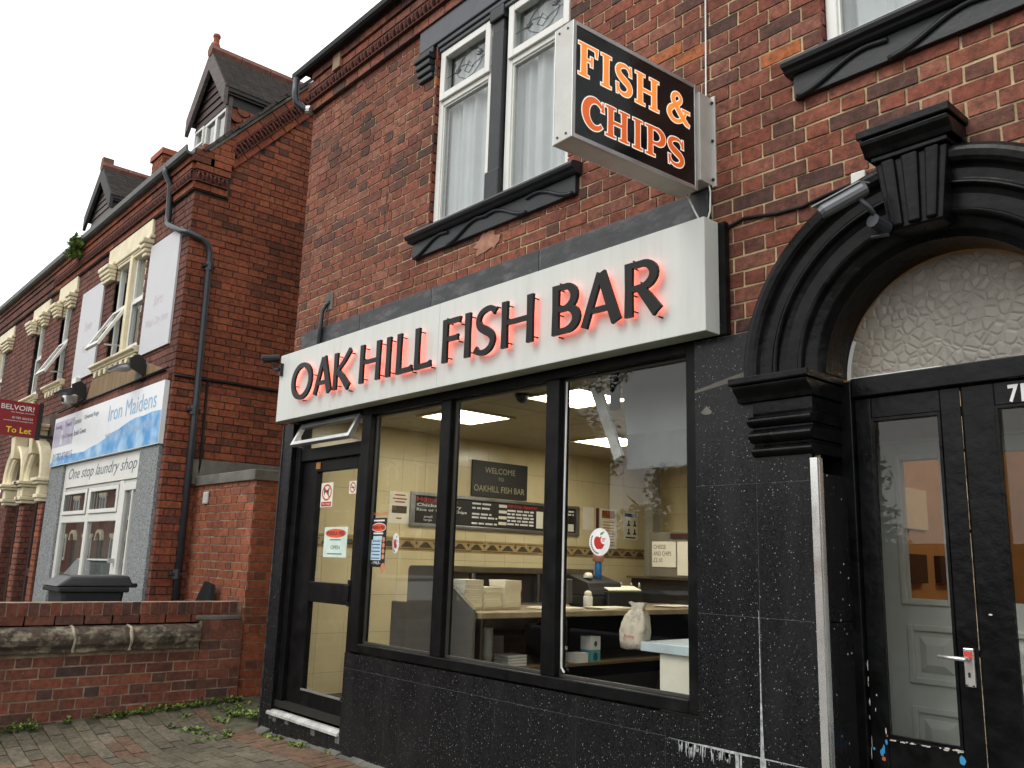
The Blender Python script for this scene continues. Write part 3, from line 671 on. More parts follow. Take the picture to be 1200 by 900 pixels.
# ---- shop door and fanlight
mb = MB(); mb.box(-6.885,-6.80,-.01,.09,.142,2.575); mb.box(-5.83,-5.792,.0,.09,.142,2.575); mb.box(-6.80,-5.83,.0,.09,2.225,2.33); mb.box(-6.80,-5.83,.0,.09,2.53,2.575)
dfr = mb.build('door_frame', m_blackm, shop, bevel=.005)
mb = MB(); mb.box(-6.795,-6.55,.03,.085,.2,2.22); mb.box(-5.915,-5.835,.03,.085,.2,2.22); mb.box(-6.55,-5.915,.03,.085,.2,.37); mb.box(-6.55,-5.915,.03,.085,1.065,1.225); mb.box(-6.55,-5.915,.03,.085,2.125,2.22)
door = mb.build('door', m_blackm, shop, bevel=.006)
for a, b in ((.37,1.065),(1.225,2.125)):
    g = MB(); g.box(-6.549,-5.916,.055,.061,a+.001,b-.001); g.build('pane', m_glass, door)
mb = MB(); mb.box(-5.90,-5.845,-.0,.03,1.06,1.26); mb.box(-5.93,-5.86,-.012,.03,1.1,1.22); mb.build('handle', m_blackm, door, bevel=.006)
mb = MB(); mb.box(-6.54,-5.93,.02,.03,.375,.39); mb.build('kick_trim', m_alu, door)
mb = MB(); mb.prism([(-.066,.148),(-.066,.166),(-.035,.186),(.0,.186),(.0,.148)], 'x', -6.93, -5.80); th = mb.build('threshold', mat('scuffed_white_threshold', S(190,190,186), .5, var=.25, stain=.7, stain_col=(.16,.16,.15,1), stain_scale=9), shop)
mb = MB()
for x in (-6.9,-6.83,-6.62,-6.2,-5.84): mb.box(x, x+.06, -.0525, -.05, .142-rg.uniform(.02,.05), .152)
mb.build('mortar_smear', m_grout, th)
rx = Matrix.Rotation(radians(0), 3, 'X')
mb = MB(); mb.bars(-6.79,-5.84,-.215,-.0,.035,-.028,.012)
fv = mb.build('vent_sash', m_alu, shop, loc=(0,0,0), bevel=.004)
fv.data.transform(Matrix.Translation((0,0,0)))
fv.location = (0-WL['shop_building'][0], -.002, 2.535); fv.rotation_euler = (radians(-27), 0, 0)
g = MB(); g.box(-6.754,-5.876,-.01,-.005,-.18,-.036); gg = g.build('pane', m_glass, None, loc=(0,0,0)); gg.parent = fv
g = MB(); g.tube([(-5.86,.0,2.345),(-5.86,-.08,2.35)], .006, 6); g.tube([(-6.77,.0,2.345),(-6.77,-.08,2.35)], .006, 6); g.build('stay', m_alu, shop)
mb = MB(); mb.box(-6.57,-6.50,.024,.03,2.15,2.205); mb.build('lock_sticker', mat('brass_sticker', S(170,120,50), .5), door)

# ---- arched doorway
def arch_ring(parent, name, prof, m_, a0=0, a1=180, n=48, smooth=True, cx=ACX, cz=ACZ):
    b = MB(); k = len(prof); vs = []
    for i in range(n+1):
        a = radians(a0+(a1-a0)*i/n); vs += [(cx+r*cos(a), y, cz+r*sin(a)) for r, y in prof]
    b.add(vs, [(i*k+j, i*k+(j+1)%k, (i+1)*k+(j+1)%k, (i+1)*k+j) for i in range(n) for j in range(k)])
    o = b.build(name, m_, parent); 
    return o
arch = arch_ring(shop, 'door_arch', [(.505,.24),(.505,.04),(.53,.0),(.575,-.015),(.585,-.045),(.60,-.05),(.605,-.03),(.665,-.035),(.69,-.045),(.695,-.07),(.705,-.078),(.72,-.06),(.765,-.065),(.775,-.075),(.785,-.095),(.80,-.105),(.825,-.11),(.845,-.105),(.855,-.09),(.858,-.075),(.868,-.07),(.868,.02),(.6,.05)], m_black)
b_ = arch.modifiers.new('bevel','BEVEL'); b_.width = .004; b_.segments = 1; b_.angle_limit = radians(35)
mb = MB(); kz0, kz1 = 2.85, 3.165
def kp(w0, w1, y, z0, z1): return [(ACX-w0,y,z0),(ACX+w0,y,z0),(ACX+w1,y,z1),(ACX-w1,y,z1)]
mb.hexa([(ACX-.11,-.115,kz0),(ACX+.11,-.115,kz0),(ACX+.11,.02,kz0),(ACX-.11,.02,kz0),(ACX-.15,-.125,kz1),(ACX+.15,-.125,kz1),(ACX+.15,.02,kz1),(ACX-.15,.02,kz1)])
key = mb.build('keystone', m_black, shop, bevel=.008)
for f0, f1 in ((-.82,-.42),(-.24,.24),(.42,.82)):
    c = MB(); c.hexa([(ACX+.11*f0,-.132,kz0+.01),(ACX+.11*f1,-.132,kz0+.01),(ACX+.11*f1,-.1,kz0+.01),(ACX+.11*f0,-.1,kz0+.01),(ACX+.15*f0,-.142,kz1),(ACX+.15*f1,-.142,kz1),(ACX+.15*f1,-.11,kz1),(ACX+.15*f0,-.11,kz1)]); c.build('keystone_flute', m_black, key, bevel=.01)
mb = MB(); mb.box(ACX-.16,ACX+.16,-.145,.02,3.166,3.19); mb.prism([(.02,3.191),(-.15,3.191),(-.16,3.215),(-.185,3.24),(-.19,3.26),(.02,3.265)], 'x', ACX-.185, ACX+.185); mb.box(ACX-.195,ACX+.195,-.2,.02,3.266,3.305)
mb.build('keystone_cap', m_black, shop, bevel=.006)
def impost(xa, xb, sx):
    def piece(pts, l, r): b.prism([(.2,pts[0][1])]+pts+[(.2,pts[-1][1])], 'x', xa-(l if sx > 0 else r), xb+(r if sx > 0 else l))
    bul = lambda z0, z1, y0, y1: [(y0+(y1-y0)*sin(pi*k/6), z0+(z1-z0)*k/6) for k in range(7)]
    b = MB(); piece([(-.128,2.282),(-.135,2.288),(-.135,2.318)], .085, .02); piece([(-.075,2.205)]+[(-.125+.045*cos(pi*k/10)**2, 2.215+.06*k/5) for k in range(6)]+[(-.12,2.2805)], .07, .012)
    piece([(-.055,2.135),(-.06,2.15),(-.062,2.2045)], .0, .0); piece(bul(2.085,2.1345,-.07,-.095), .014, .006); piece([(-.062,2.07),(-.062,2.0845)], .0, .0); piece(bul(2.01,2.0695,-.066,-.092), .01, .004); piece([(-.058,1.994),(-.06,2.0095)], -.004, -.004); piece(bul(1.945,1.9935,-.058,-.082), .0, .0)
    b.build('impost', m_black, shop, bevel=.004)
impost(-2.262, -1.955, 1); impost(-.895, -.57, -1)
mb = MB(); mb.box(-1.962,-1.9,.19,.30,-.3,2.3); mb.box(-.96,-.9,.19,.30,-.3,2.3); mb.box(-1.9,-.96,.19,.30,2.222,2.312); mb.build('door_frame', m_black, shop, bevel=.006)
mb = MB(); mb.box(-2.5,-1.962,.2,.24,-.3,3.0); mb.box(-.9,-.4,.2,.24,-.3,3.0); mb.build('jamb_lining', m_black, shop)
mb = MB(); mb.box(-.9,XR,-.045,.05,-.3,1.945); mb.box(-.56,XR,-.045,.05,1.9455,2.572); mb.build('right_pier', m_granite, shop)
def leaf(x0, x1, gx0, gx1):
    b = MB(); b.box(x0,gx0,.215,.26,-.26,2.218); b.box(gx1,x1,.215,.26,-.26,2.218); b.box(gx0,gx1,.215,.26,2.12,2.218); b.box(gx0,gx1,.215,.26,.45,.755); b.box(gx0,gx1,.215,.26,-.26,-.05); b.box(gx0,gx1,.235,.25,-.05,.45)
    o = b.build('door_leaf', m_black, shop, bevel=.005)
    m2 = MB(); m2.bars(gx0,gx1,.755,2.12,.012,.212,.23); m2.build('glazing_bead', m_black, o)
    g = MB(); g.box(gx0+.001,gx1-.001,.236,.242,.756,2.119); g.build('pane', m_glass, o)
    return o
l1 = leaf(-1.897,-1.433,-1.822,-1.517); l2 = leaf(-1.427,-.963,-1.3,-1.035)
mb = MB(); rg = random.Random(9); z = 2.2
while z > .3:
    l = rg.uniform(.02,.12); q = rg.uniform(0,.0012); mb.box(-1.4318+q*.5,-1.4293-q,.2135,.216,z-l,z); z -= l+(rg.uniform(0,.05) if rg.random() < .25 else 0)
mb.build('chipped_edge', mat('bare_wood', S(170,150,128), .8, var=.5, vscale=40), l1)
text(l2, '7', 'house_number', m_wwhite, -1.245, 2.127, .04, .073, 'y', .2135, bold=.03)
text(l2, '1', 'house_number', m_wwhite, -1.197, 2.127, .03, .073, 'y', .2135, bold=.03)
mb = MB(); mb.box(-1.488,-1.448,.2,.214,1.0,1.15); hd = mb.build('handle', m_chrome, l1, bevel=.004)
mb = MB(); mb.tube([(-1.468,.2,1.108),(-1.468,.165,1.108),(-1.475,.158,1.108),(-1.57,.155,1.112)], [.011,.010,.009,.007], 10); mb.build('lever', m_chrome, hd, smooth=True)
mb = MB(); mb.box(-1.473,-1.465,.197,.2,1.038,1.056)
for x in (-1.481,-1.455): mb.lathe((x,.198,1.006), [(.004,-.003),(.004,.003)], 8)
mb.build('keyhole', m_wblack, hd)
mb = MB(); mb.box(-1.484,-1.452,.1985,.2,1.11,1.138); mb.build('red_sticker', mat('red_sticker', S(200,70,60), .4), hd)
# paint chips
def chips(m_, L, parent, nm):
    b = MB()
    for i, (x, z, w, h) in enumerate(L):
        n = 7; b.add([(x+w*.5*cos(2*pi*k/n)*rg.uniform(.7,1.1), .2142-.0002*i, z+h*.5*sin(2*pi*k/n)*rg.uniform(.7,1.1)) for k in range(n)], [tuple(range(n))])
    b.build(nm, m_, parent, recalc=False)
chips(mat('old_blue_paint', S(60,150,200), .5), [(-1.845,.70,.018,.03),(-1.83,.735,.012,.025),(-1.852,.688,.02,.03),(-1.842,.71,.012,.03),(-1.525,.715,.03,.045),(-1.885,.70,.012,.014)], l1, 'paint_chip')
chips(mat('old_orange_paint', S(196,104,78), .5), [(-1.845,.665,.022,.02),(-1.82,.76,.02,.012)], l1, 'paint_chip')
chips(mat('old_white_paint', S(205,200,190), .6), [(-1.83,.78,.006,.03)]+[(-1.82+.3*rg.random(), .749+rg.uniform(-.005,.003), rg.uniform(.006,.03), rg.uniform(.003,.009)) for i in range(22)]+[(-1.376,1.285,.018,.008),(-1.86,.92,.006,.01),(-1.868,.86,.004,.02)]+[(-1.893+rg.uniform(-.002,.002),1.05-.5*rg.random(),rg.uniform(.002,.005),rg.uniform(.006,.06)) for i in range(14)], l1, 'paint_chip')
# fanlight glass
m_obs, N_, L_, B_ = new_mat('hammered_glass')
B_.inputs['Roughness'].default_value = .22; B_.inputs['Base Color'].default_value = (.52,.51,.46,1)
tr_ = N_.new('ShaderNodeBsdfRefraction'); tr_.inputs['Color'].default_value = (.96,.94,.9,1); tr_.inputs['IOR'].default_value = 1.18; tr_.inputs['Roughness'].default_value = .12; ms_ = N_.new('ShaderNodeMixShader'); ms_.inputs['Fac'].default_value = .5
L_.new(tr_.outputs[0], ms_.inputs[1]); L_.new(B_.outputs[0], ms_.inputs[2]); L_.new(ms_.outputs[0], N_['Material Output'].inputs['Surface'])
g_ = N_.new('ShaderNodeNewGeometry'); v_ = N_.new('ShaderNodeTexVoronoi'); v_.feature = 'DISTANCE_TO_EDGE'; v_.inputs['Scale'].default_value = 22; L_.new(g_.outputs['Position'], v_.inputs['Vector'])
bb_ = N_.new('ShaderNodeBump'); bb_.inputs['Strength'].default_value = .45; bb_.inputs['Distance'].default_value = .012; mr_ = N_.new('ShaderNodeMapRange'); mr_.interpolation_type = 'SMOOTHSTEP'; mr_.inputs['From Max'].default_value = .22; L_.new(v_.outputs['Distance'], mr_.inputs['Value']); L_.new(mr_.outputs['Result'], bb_.inputs['Height']); L_.new(bb_.outputs['Normal'], B_.inputs['Normal']); L_.new(bb_.outputs['Normal'], tr_.inputs['Normal'])
mb = MB(); mb.prism([(ACX+.504*cos(radians(a)), 2.313+.504*sin(radians(a))) for a in range(0,181,6)], 'y', .235, .241); mb.build('fanlight', m_obs, shop)
arch_ring(shop, 'putty_line', [(.487,.228),(.503,.228),(.503,.238),(.487,.238)], m_wwhite, 158, 180, 8, cz=2.313)
mb = MB(); mb.box(-1.915,-1.5,.222,.233,2.3125,2.322); mb.build('putty_strip', m_wwhite, shop)

# ---- the hall behind the arched doors
m_orange = mat('orange_hall_wall', (.5,.32,.16,1), .8, var=.08)
m_sage = mat('grey_green_gloss', S(212,214,204), .5, var=.06)
mb = MB(); mb.quad((-2.5,.25,2.36),(-2.5,3.2,2.36),(-2.5,3.2,3.1),(-2.5,.25,3.1)); mb.quad((-2.5,.25,3.1),(-.3,.25,3.1),(-.3,3.2,3.1),(-2.5,3.2,3.1)); mb.build('hall_ceiling', m_plaster, shop, recalc=False)  # pale upper wall and ceiling stand in for sky reflected in the fanlight
mb = MB(); mb.box(-2.499,-2.48,1.98,2.3,1.72,1.98); mb.build('picture_frame', m_paper, shop); MB().box(-2.499,-2.46,1.95,2.2,1.38,1.56).build('dark_wall_box', m_wood_d, shop); MB().box(-2.499,-2.46,2.4,2.65,1.38,1.56).build('dark_wall_box', m_wood_d, shop)  # pale frame and two plain dark boxes on the left hall wall
mb = MB(); mb.quad((-2.5,.25,-.1),(-2.5,3.2,-.1),(-2.5,3.2,2.36),(-2.5,.25,2.36)); mb.quad((-.3,.25,-.1),(-.3,3.2,-.1),(-.3,3.2,3.1),(-.3,.25,3.1)); mb.quad((-2.5,3.2,-.1),(-.3,3.2,-.1),(-.3,3.2,3.1),(-2.5,3.2,3.1)); mb.quad((-2.5,.25,-.1),(-.3,.25,-.1),(-.3,3.2,-.1),(-2.5,3.2,-.1))
mb.build('hall_wall', m_orange, shop, recalc=False)
mb = MB(); hp = [(-2.5,-2.02,-.1,2.5),(-2.5,-.3,2.13,2.5)]
holed(mb, 'y', .72, -2.5, -.3, -.1, 2.22, [(-1.93,-1.74,1.32,1.985),(-1.50,-1.06,1.32,2.0)])
holed(mb, 'y', .76, -2.5, -.3, -.1, 2.22, [(-1.93,-1.74,1.32,1.985),(-1.50,-1.06,1.32,2.0)])
ind = mb.build('inner_door', m_sage, shop, recalc=False)
mb = MB()
for x0, x1 in ((-1.94,-1.68),(-1.53,-1.2)):
    for z0, z1 in ((.93,1.2),(.5,.83)): mb.bars(x0,x1,z0,z1,.03,.705,.722); mb.hexa([(x0+.05,.719,z0+.05),(x1-.05,.719,z0+.05),(x1-.05,.719,z1-.05),(x0+.05,.719,z1-.05),(x0+.09,.7,z0+.09),(x1-.09,.7,z0+.09),(x1-.09,.7,z1-.09),(x0+.09,.7,z1-.09)])
mb.box(-2.3,-.5,.70,.72,2.07,2.09); mb.bars(-1.96,-1.71,1.29,2.015,.03,.706,.722)
mb.build('door_moulding', m_sage, ind, bevel=.006)
mb = MB(); mb.box(-1.2,-.8,2.3,2.7,2.99,3.04); mb.build('hall_lamp', m_hall_l, shop)

# ================================================================== inside the shop
IX0, IX1, IY0, IY1, IZ0, IZ1 = -6.94, -2.62, .08, 4.8, .26, 2.66
mb = MB(); mb.quad((IX0,IY0,IZ0),(IX0,IY1,IZ0),(IX0,IY1,IZ1),(IX0,IY0,IZ1)); mb.quad((IX0,IY1,IZ0),(IX1,IY1,IZ0),(IX1,IY1,IZ1),(IX0,IY1,IZ1)); mb.quad((IX1,IY0,IZ0),(IX1,IY1,IZ0),(IX1,IY1,IZ1),(IX1,IY0,IZ1))
mb.box(IX0,IX1,.08,.10,2.58,IZ1)
iw = mb.build('interior_wall', m_tile_grout, shop, recalc=False)
mb = MB(); mb.box(IX0-.1,IX1+.02,IY0-.1,IY1+.1,IZ0-.05,IZ0); mb.build('interior_floor', m_floor_d, shop)
ceil = MB().box(IX0,IX1,.1,IY1,IZ1,IZ1+.03).build('ceiling', m_plaster, shop)
def unit(name, m, bev=0): 
    o = MB().box(-.5,.5,-.5,.5,-.5,.5).build(name, m); me = o.data; bpy.data.objects.remove(o); return me
ct = unit('ceiling_tile', m_ceil); wt = unit('wall_tile', m_cream_tile)
LIGHTS = [(-5.78,.99),(-4.43,.99),(-5.78,2.87),(-4.43,2.87)]
for i in range(8):
    for j in range(8):
        x = -6.63+.6*i; y = .39+.6*j
        if x < IX1 and y < IY1: inst(ct, 'ceiling_tile', ceil, (x, y, IZ1-.002), (0,0,0), (.59,.59,.008))
rows = [.12,.44,.77,1.10,1.43,1.51]; rows2 = [1.63,2.05,2.37,2.66]
for R_ in (rows, rows2):
    for a, b in zip(R_, R_[1:]):
        for k in range(18):
            y = IY0+.268*k; inst(wt, 'wall_tile', iw, (IX0+.004, y+.134, (a+b)/2), (0,0,0), (.012+random.uniform(0,.0015), .2655, b-a-.0025))
        for k in range(16): inst(wt, 'wall_tile', iw, (IX0+.135+.268*k, IY1-.004, (a+b)/2), (0,0,0), (.2655, .012, b-a-.0025)) if -7 < IX0+.268*k < -2.8 else None
# the border: gilt lines and dark gables
bt = MB(); bt.box(0,.012,-.105,.105,-.058,.058,0,0); bt.box(.0121,.015,-.105,.105,.035,.05,0,1); bt.box(.0121,.015,-.105,.105,-.05,-.035,0,1)
bt.prism([(-.08,-.028),(-.02,.026),(.02,.026),(.08,-.028)], 'x', .0122, .0165, 2); bt.prism([(-.104,.026),(-.104,.0),(-.085,.026)], 'x', .0122, .0165, 2); bt.prism([(.104,.026),(.085,.026),(.104,.0)], 'x', .0122, .0165, 2)
o = bt.build('border_tile', [m_border, m_border_g, m_border_d]); bme = o.data; bpy.data.objects.remove(o)
for k in range(22): inst(bme, 'border_tile', iw, (IX0-.002, IY0+.107+.213*k, 1.57))
for i, (x, y) in enumerate(LIGHTS):
    t = thing('ceiling_light', (x, y, IZ1-.006), 'square lit panel in the takeaway ceiling, ' + ['nearest the shop door','seen through the pane seam on the right','deeper in the shop, small in the right pane','far back on the right side'][i], 'ceiling light', 'square light panels in the takeaway ceiling')
    b = MB()
    b.box(x-.31,x+.31,y-.31,y-.27,IZ1-.022,IZ1-.0065); b.box(x-.31,x+.31,y+.27,y+.31,IZ1-.022,IZ1-.0065); b.box(x-.31,x-.27,y-.27,y+.27,IZ1-.022,IZ1-.0065); b.box(x+.27,x+.31,y-.27,y+.27,IZ1-.022,IZ1-.0065); b.build('light_frame', m_cream_tile, t)
    MB().box(x-.27,x+.27,y-.27,y+.27,IZ1-.016,IZ1-.0065).build('diffuser', m_panel_l, t)
t = thing('dome_camera', (-4.66,.63,IZ1-.006), 'small dark dome camera under the takeaway ceiling', 'security camera')
MB().lathe((-4.66,.63,IZ1-.007), [(.05,0),(.05,-.02),(.04,-.05),(.02,-.065),(.004,-.07)], 16).build('dome', m_wblack, t, smooth=True)

# ---- menu board, welcome sign, notices on the tiled wall
PX = IX0+.012
t = thing('menu_board', (PX, 2.4, 1.74), 'long dark framed menu board with red and white writing on tiled wall', 'menu board')
b = MB(); b.box(PX,PX+.03,1.25,3.58,1.742,1.775); b.box(PX,PX+.03,1.25,3.58,2.04,2.072); b.box(PX,PX+.03,1.25,1.30,1.775,2.04); b.box(PX,PX+.03,3.53,3.58,1.775,2.04)
b.build('frame', m_steel, t, bevel=.004)
MB().box(PX,PX+.01,1.30,3.53,1.775,2.04).build('board', m_wblack, t)
q = PX+.0112
text(t, 'Home made', 'heading', m_wred, 1.33, 1.985, .5, .045, 'x', q, bold=.02)
text(t, 'Chicken Curry', 'menu_line', m_wwhite, 1.33, 1.93, .55, .038, 'x', q, bold=.015)
text(t, 'Rice or Nan or Chips', 'menu_line', m_wwhite, 1.33, 1.885, .62, .036, 'x', q, bold=.015)
text(t, 'small', 'menu_line', m_wwhite, 1.42, 1.83, .1, .024, 'x', q); text(t, 'large', 'menu_line', m_wwhite, 1.42, 1.795, .1, .026, 'x', q)
text(t, 'All Day Special', 'heading', m_wred, 2.50, 1.99, .42, .04, 'x', q, bold=.02)
b = MB(); rg = random.Random(2)
def lines(y0, y1, zs, h=.018):
    for z in zs:
        y = y0
        while y < y1-.02:
            l = min(rg.uniform(.04,.12), y1-y); b.box(q-.0005,q,y,y+l,z,z+h); y += l+.018
lines(2.02,2.28,[2.0,1.955,1.895]); lines(2.02,2.36,[1.86,1.80]); lines(2.5,2.88,[1.955,1.92,1.885,1.85,1.815]); lines(3.05,3.5,[2.0,1.965]); lines(3.05,3.38,[1.89,1.86,1.83,1.80])
b.build('small_print', m_wwhite, t)
b = MB()
for y, z in ((1.68,1.83),(1.68,1.793),(2.38,1.99),(2.38,1.93),(2.38,1.87),(2.38,1.81),(3.26,1.93)): b.box(q-.0005,q+.001,y,y+.11,z,z+.03)
b.box(q-.0005,q+.001,2.92,3.02,1.80,1.98); b.box(q-.0005,q+.001,3.41,3.5,1.79,1.87); b.build('price_slip', m_paper, t)
t = thing('welcome_sign', (PX, 2.38, 2.08), 'black rectangular welcome sign above the menu board', 'sign')
MB().box(PX,PX+.015,2.0,2.77,2.085,2.458).build('board', m_wblack, t)
m_gold = mat('pale_gold_lettering', S(168,160,128), .5)
q2 = PX+.0155
text(t, 'WELCOME', 'lettering', m_gold, 2.17, 2.335, .42, .06, 'x', q2); text(t, 'TO', 'lettering', m_gold, 2.35, 2.262, .08, .035, 'x', q2); text(t, 'OAKHILL FISH BAR', 'lettering', m_gold, 2.03, 2.14, .7, .065, 'x', q2)
def paperthing(name, y0, y1, z0, z1, label, cat, m=m_paper):
    t = thing(name, (PX, (y0+y1)/2, z0), label, cat); MB().box(PX,PX+.002,y0,y1,z0,z1).build('sheet', m, t); return t
t = paperthing('notice', 1.02, 1.25, 1.76, 2.06, 'cream notice with red print and a food picture left of menu board', 'notice')
b = MB()
for z, w in ((2.02,.12),(1.985,.16),(1.955,.12),(1.80,.06)): b.box(PX+.002,PX+.0026,1.135-w/2,1.135+w/2,z,z+.014)
b.build('red_print', mat('brick_red_print', S(160,80,56), .6), t)
MB().box(PX+.002,PX+.0026,1.05,1.22,1.855,1.925).build('picture', m_border_d, t)
t = paperthing('price_list', 3.95, 4.24, 1.62, 2.08, 'tall poster with a food picture heading and yellow text rows', 'poster')
MB().box(PX+.002,PX+.0026,3.98,4.2,1.97,2.06).build('picture', mat('food_photo', S(150,84,40), .6, var=.6, vscale=30), t)
b = MB()
for k in range(9): b.box(PX+.002,PX+.0026,4.0,4.19,1.655+.033*k,1.668+.033*k)
b.build('print_row', mat('ochre_print', S(186,142,60), .6), t)
t = paperthing('poster_strip', 3.88, 3.93, 1.76, 2.08, 'narrow dark upright strip beside the food poster', 'sign', mat('dark_red_strip', S(84,46,40), .5))
t = paperthing('staff_notice', 4.36, 4.62, 1.74, 2.06, 'pale notice with four small dark figures under a blue heading', 'notice')
MB().box(PX+.002,PX+.0026,4.38,4.6,2.01,2.05).build('heading', mat('blue_print', S(60,72,110), .6), t)
b = MB()
for y in (4.42,4.53):
    for z in (1.90,1.80): b.prism([(y,z),(y+.07,z),(y+.045,z+.035),(y+.05,z+.06),(y+.035,z+.072),(y+.02,z+.06),(y+.025,z+.035)], 'x', PX+.002, PX+.0028)
b.box(PX+.002,PX+.0026,4.4,4.58,1.755,1.772); b.build('figure_print', m_wblack, t)
t = paperthing('faint_notice', 3.66, 3.84, 1.82, 2.08, 'pale sheet of faint print just right of menu board', 'notice')

# ---- counter with its screen, goods on it, shelf goods
t = thing('service_counter', (-5.6, 2.2, IZ0), 'dark service counter with pale worktop and open shelf', 'counter')
MB().box(-6.02,-5.25,.78,4.2,IZ0+.001,.5).build('base', m_wblack, t)
MB().box(-6.02,-5.98,.78,4.2,.5,1.0).build('front_panel', mat('dark_laminate', S(44,40,37), .4), t)
MB().box(-6.06,-5.17,.74,4.25,1.002,1.05).build('worktop', mat('worn_worktop', S(150,136,108), .4, var=.2), t, bevel=.006)
MB().box(-5.97,-5.22,.80,4.2,.60,.62).build('shelf', mat('shelf_board', S(96,80,54), .6), t)
MB().box(-5.97,-5.22,.78,.80,.5,1.0).build('end_panel', m_steel, t)
b = MB(); pts = [(-6.1,.3),(-6.1,1.33)] + [(-6.06+.04*cos(radians(a)),1.34+.04*sin(radians(a))) for a in (160,120,90)] + [(-5.76,1.385),(-5.72,1.365),(-5.22,1.07),(-5.22,.3)]
b.prism(pts, 'y', .70, .725); b.build('end_screen', mat('grey_screen', S(112,110,104), .35, .2, var=.05), t)
MB().box(-6.36,-6.08,.72,.76,.3,1.08).build('side_wing', mat('grey_wing', S(104,102,97), .4), t, bevel=.012)
m_foam = mat('foam_box', S(232,226,206), .7, var=.04)
fb = MB(); fb.prism([(-.085,0),(.085,0),(.105,.03),(-.105,.03)], 'y', -.1, .1); fb = fb.build('foam_box', m_foam); fbm = fb.data; bpy.data.objects.remove(fb)
for i, (x, y, n, lab) in enumerate(((-5.5,.85,12,'tall stack of white foam boxes next to sloping screen'),(-5.5,1.05,9,'shorter middle stack of white foam boxes on the counter'),(-5.5,1.26,12,'right-hand stack of white foam boxes on the counter'))):
    t = thing('foam_box_stack', (x, y, 1.051), lab, 'box stack', 'stacks of white foam boxes')
    for k in range(n): inst(fbm, 'foam_box', t, (x+random.uniform(-.004,.004), y+random.uniform(-.004,.004), 1.0515+.0185*k), (0,0,random.uniform(-.03,.03)), (1,.9,1))
m_cup = mat('foam_cup', S(206,206,202), .6)
t = thing('cup_stack', (-5.42,1.02,.621), 'tall stack of white cups on the counter shelf', 'cup stack')
for k in range(7): MB().lathe((-5.42,1.02,.621+.034*k), [(.03,0),(.045,.09),(.047,.092)], 14).build('cup', m_cup, t, smooth=True)
t = thing('lid_stack', (-5.4,1.24,.621), 'low pile of white lids next to cups', 'lids')
for k in range(4): MB().box(-5.49,-5.31,1.15,1.35,.621+.022*k,.64+.022*k).build('lid', m_cup, t, bevel=.004)
t = thing('napkin_pack', (-5.6,1.2,.621), 'grey pack behind the lids on counter shelf', 'pack'); MB().box(-5.68,-5.52,1.1,1.28,.622,.84).build('pack', mat('grey_pack', S(120,118,112), .6), t)
t = thing('teal_carton', (-5.3,2.1,.621), 'white carton with a teal lower half on the shelf', 'carton')
MB().box(-5.36,-5.24,2.02,2.14,.622,.72).build('lower_half', mat('teal_print', S(84,150,150), .5), t); MB().box(-5.36,-5.24,2.02,2.14,.7205,.83).build('upper_half', m_cup, t)
b = MB()
for z, s_ in ((.665,.03),(.77,.02)): b.prism([(2.08+s_*cos(radians(a)), z+s_*1.2*sin(radians(a))) for a in range(0,360,45)], 'x', -5.2398, -5.239)
b.build('emblem', mat('dark_teal_print', S(30,76,84), .5), t)
t = thing('small_box', (-5.3,1.9,.621), 'small white box left of the teal carton', 'box'); MB().box(-5.36,-5.24,1.84,1.99,.622,.70).build('carton', m_cup, t)
t = thing('jar', (-5.3,1.78,.621), 'clear lidded jar at left of the small box', 'jar'); MB().lathe((-5.3,1.76,.622), [(.035,0),(.035,.1),(.028,.11)], 12).build('body', m_glass, t, smooth=True); MB().lathe((-5.3,1.76,.735), [(.03,0),(.03,.02)], 12).build('lid', m_cup, t)
for x, y, lab in ((-5.45,2.2,'white salt shaker near the black till'), (-5.45,3.75,'white salt shaker at the far right of counter')):
    t = thing('salt_shaker', (x, y, 1.051), lab, 'salt shaker', 'white salt shakers on the counter')
    MB().lathe((x,y,1.051), [(.04,0),(.042,.09),(.036,.11)], 16).build('body', m_cup, t, smooth=True); MB().lathe((x,y,1.1615), [(.034,0),(.03,.03),(.014,.042)], 16).build('cap', m_foam, t, smooth=True)
for i, (x, y, w, d, lab) in enumerate(((-5.4,1.75,.3,.4,'loose cream chip papers by the foam boxes'),(-5.32,2.35,.2,.42,'cream chip papers in front of the till'),(-5.4,3.4,.25,.4,'cream chip papers towards the far end'))):
    t = thing('chip_paper', (x, y, 1.051), lab, 'paper', 'chip papers on the counter')
    for k in range(3): o = MB().box(-w/2,w/2,-d/2,d/2,0,.004).build('sheet', m_foam, None, loc=(0,0,0)); o.parent = t; o.location = (random.uniform(-.02,.02), random.uniform(-.02,.02), .001+.006*k); o.rotation_euler = (0,0,random.uniform(-.12,.12))
t = thing('till', (-5.62,2.55,1.051), 'black till with a tilted cream screen top', 'till')
MB().box(-5.8,-5.5,2.3,2.75,1.052,1.16).build('base', m_wblack, t, bevel=.02); b = MB(); b.prism([(-5.8,1.16),(-5.5,1.16),(-5.55,1.27),(-5.8,1.34)], 'y', 2.3, 2.75); b.build('head', m_wblack, t, bevel=.01)
b = MB(); b.hexa([(-5.57,2.5,1.235),(-5.47,2.5,1.20),(-5.47,2.95,1.20),(-5.57,2.95,1.235),(-5.57,2.5,1.245),(-5.47,2.5,1.21),(-5.47,2.95,1.21),(-5.57,2.95,1.245)]); b.build('order_pad', m_foam, t); MB().box(-5.6,-5.46,2.48,2.97,1.052,1.196).build('printer', m_wblack, t, bevel=.01)
MB().lathe((-5.66,2.42,1.31), [(.045,0),(.045,.02),(.03,.045),(.01,.05)], 14).build('paper_roll', m_foam, t, smooth=True)
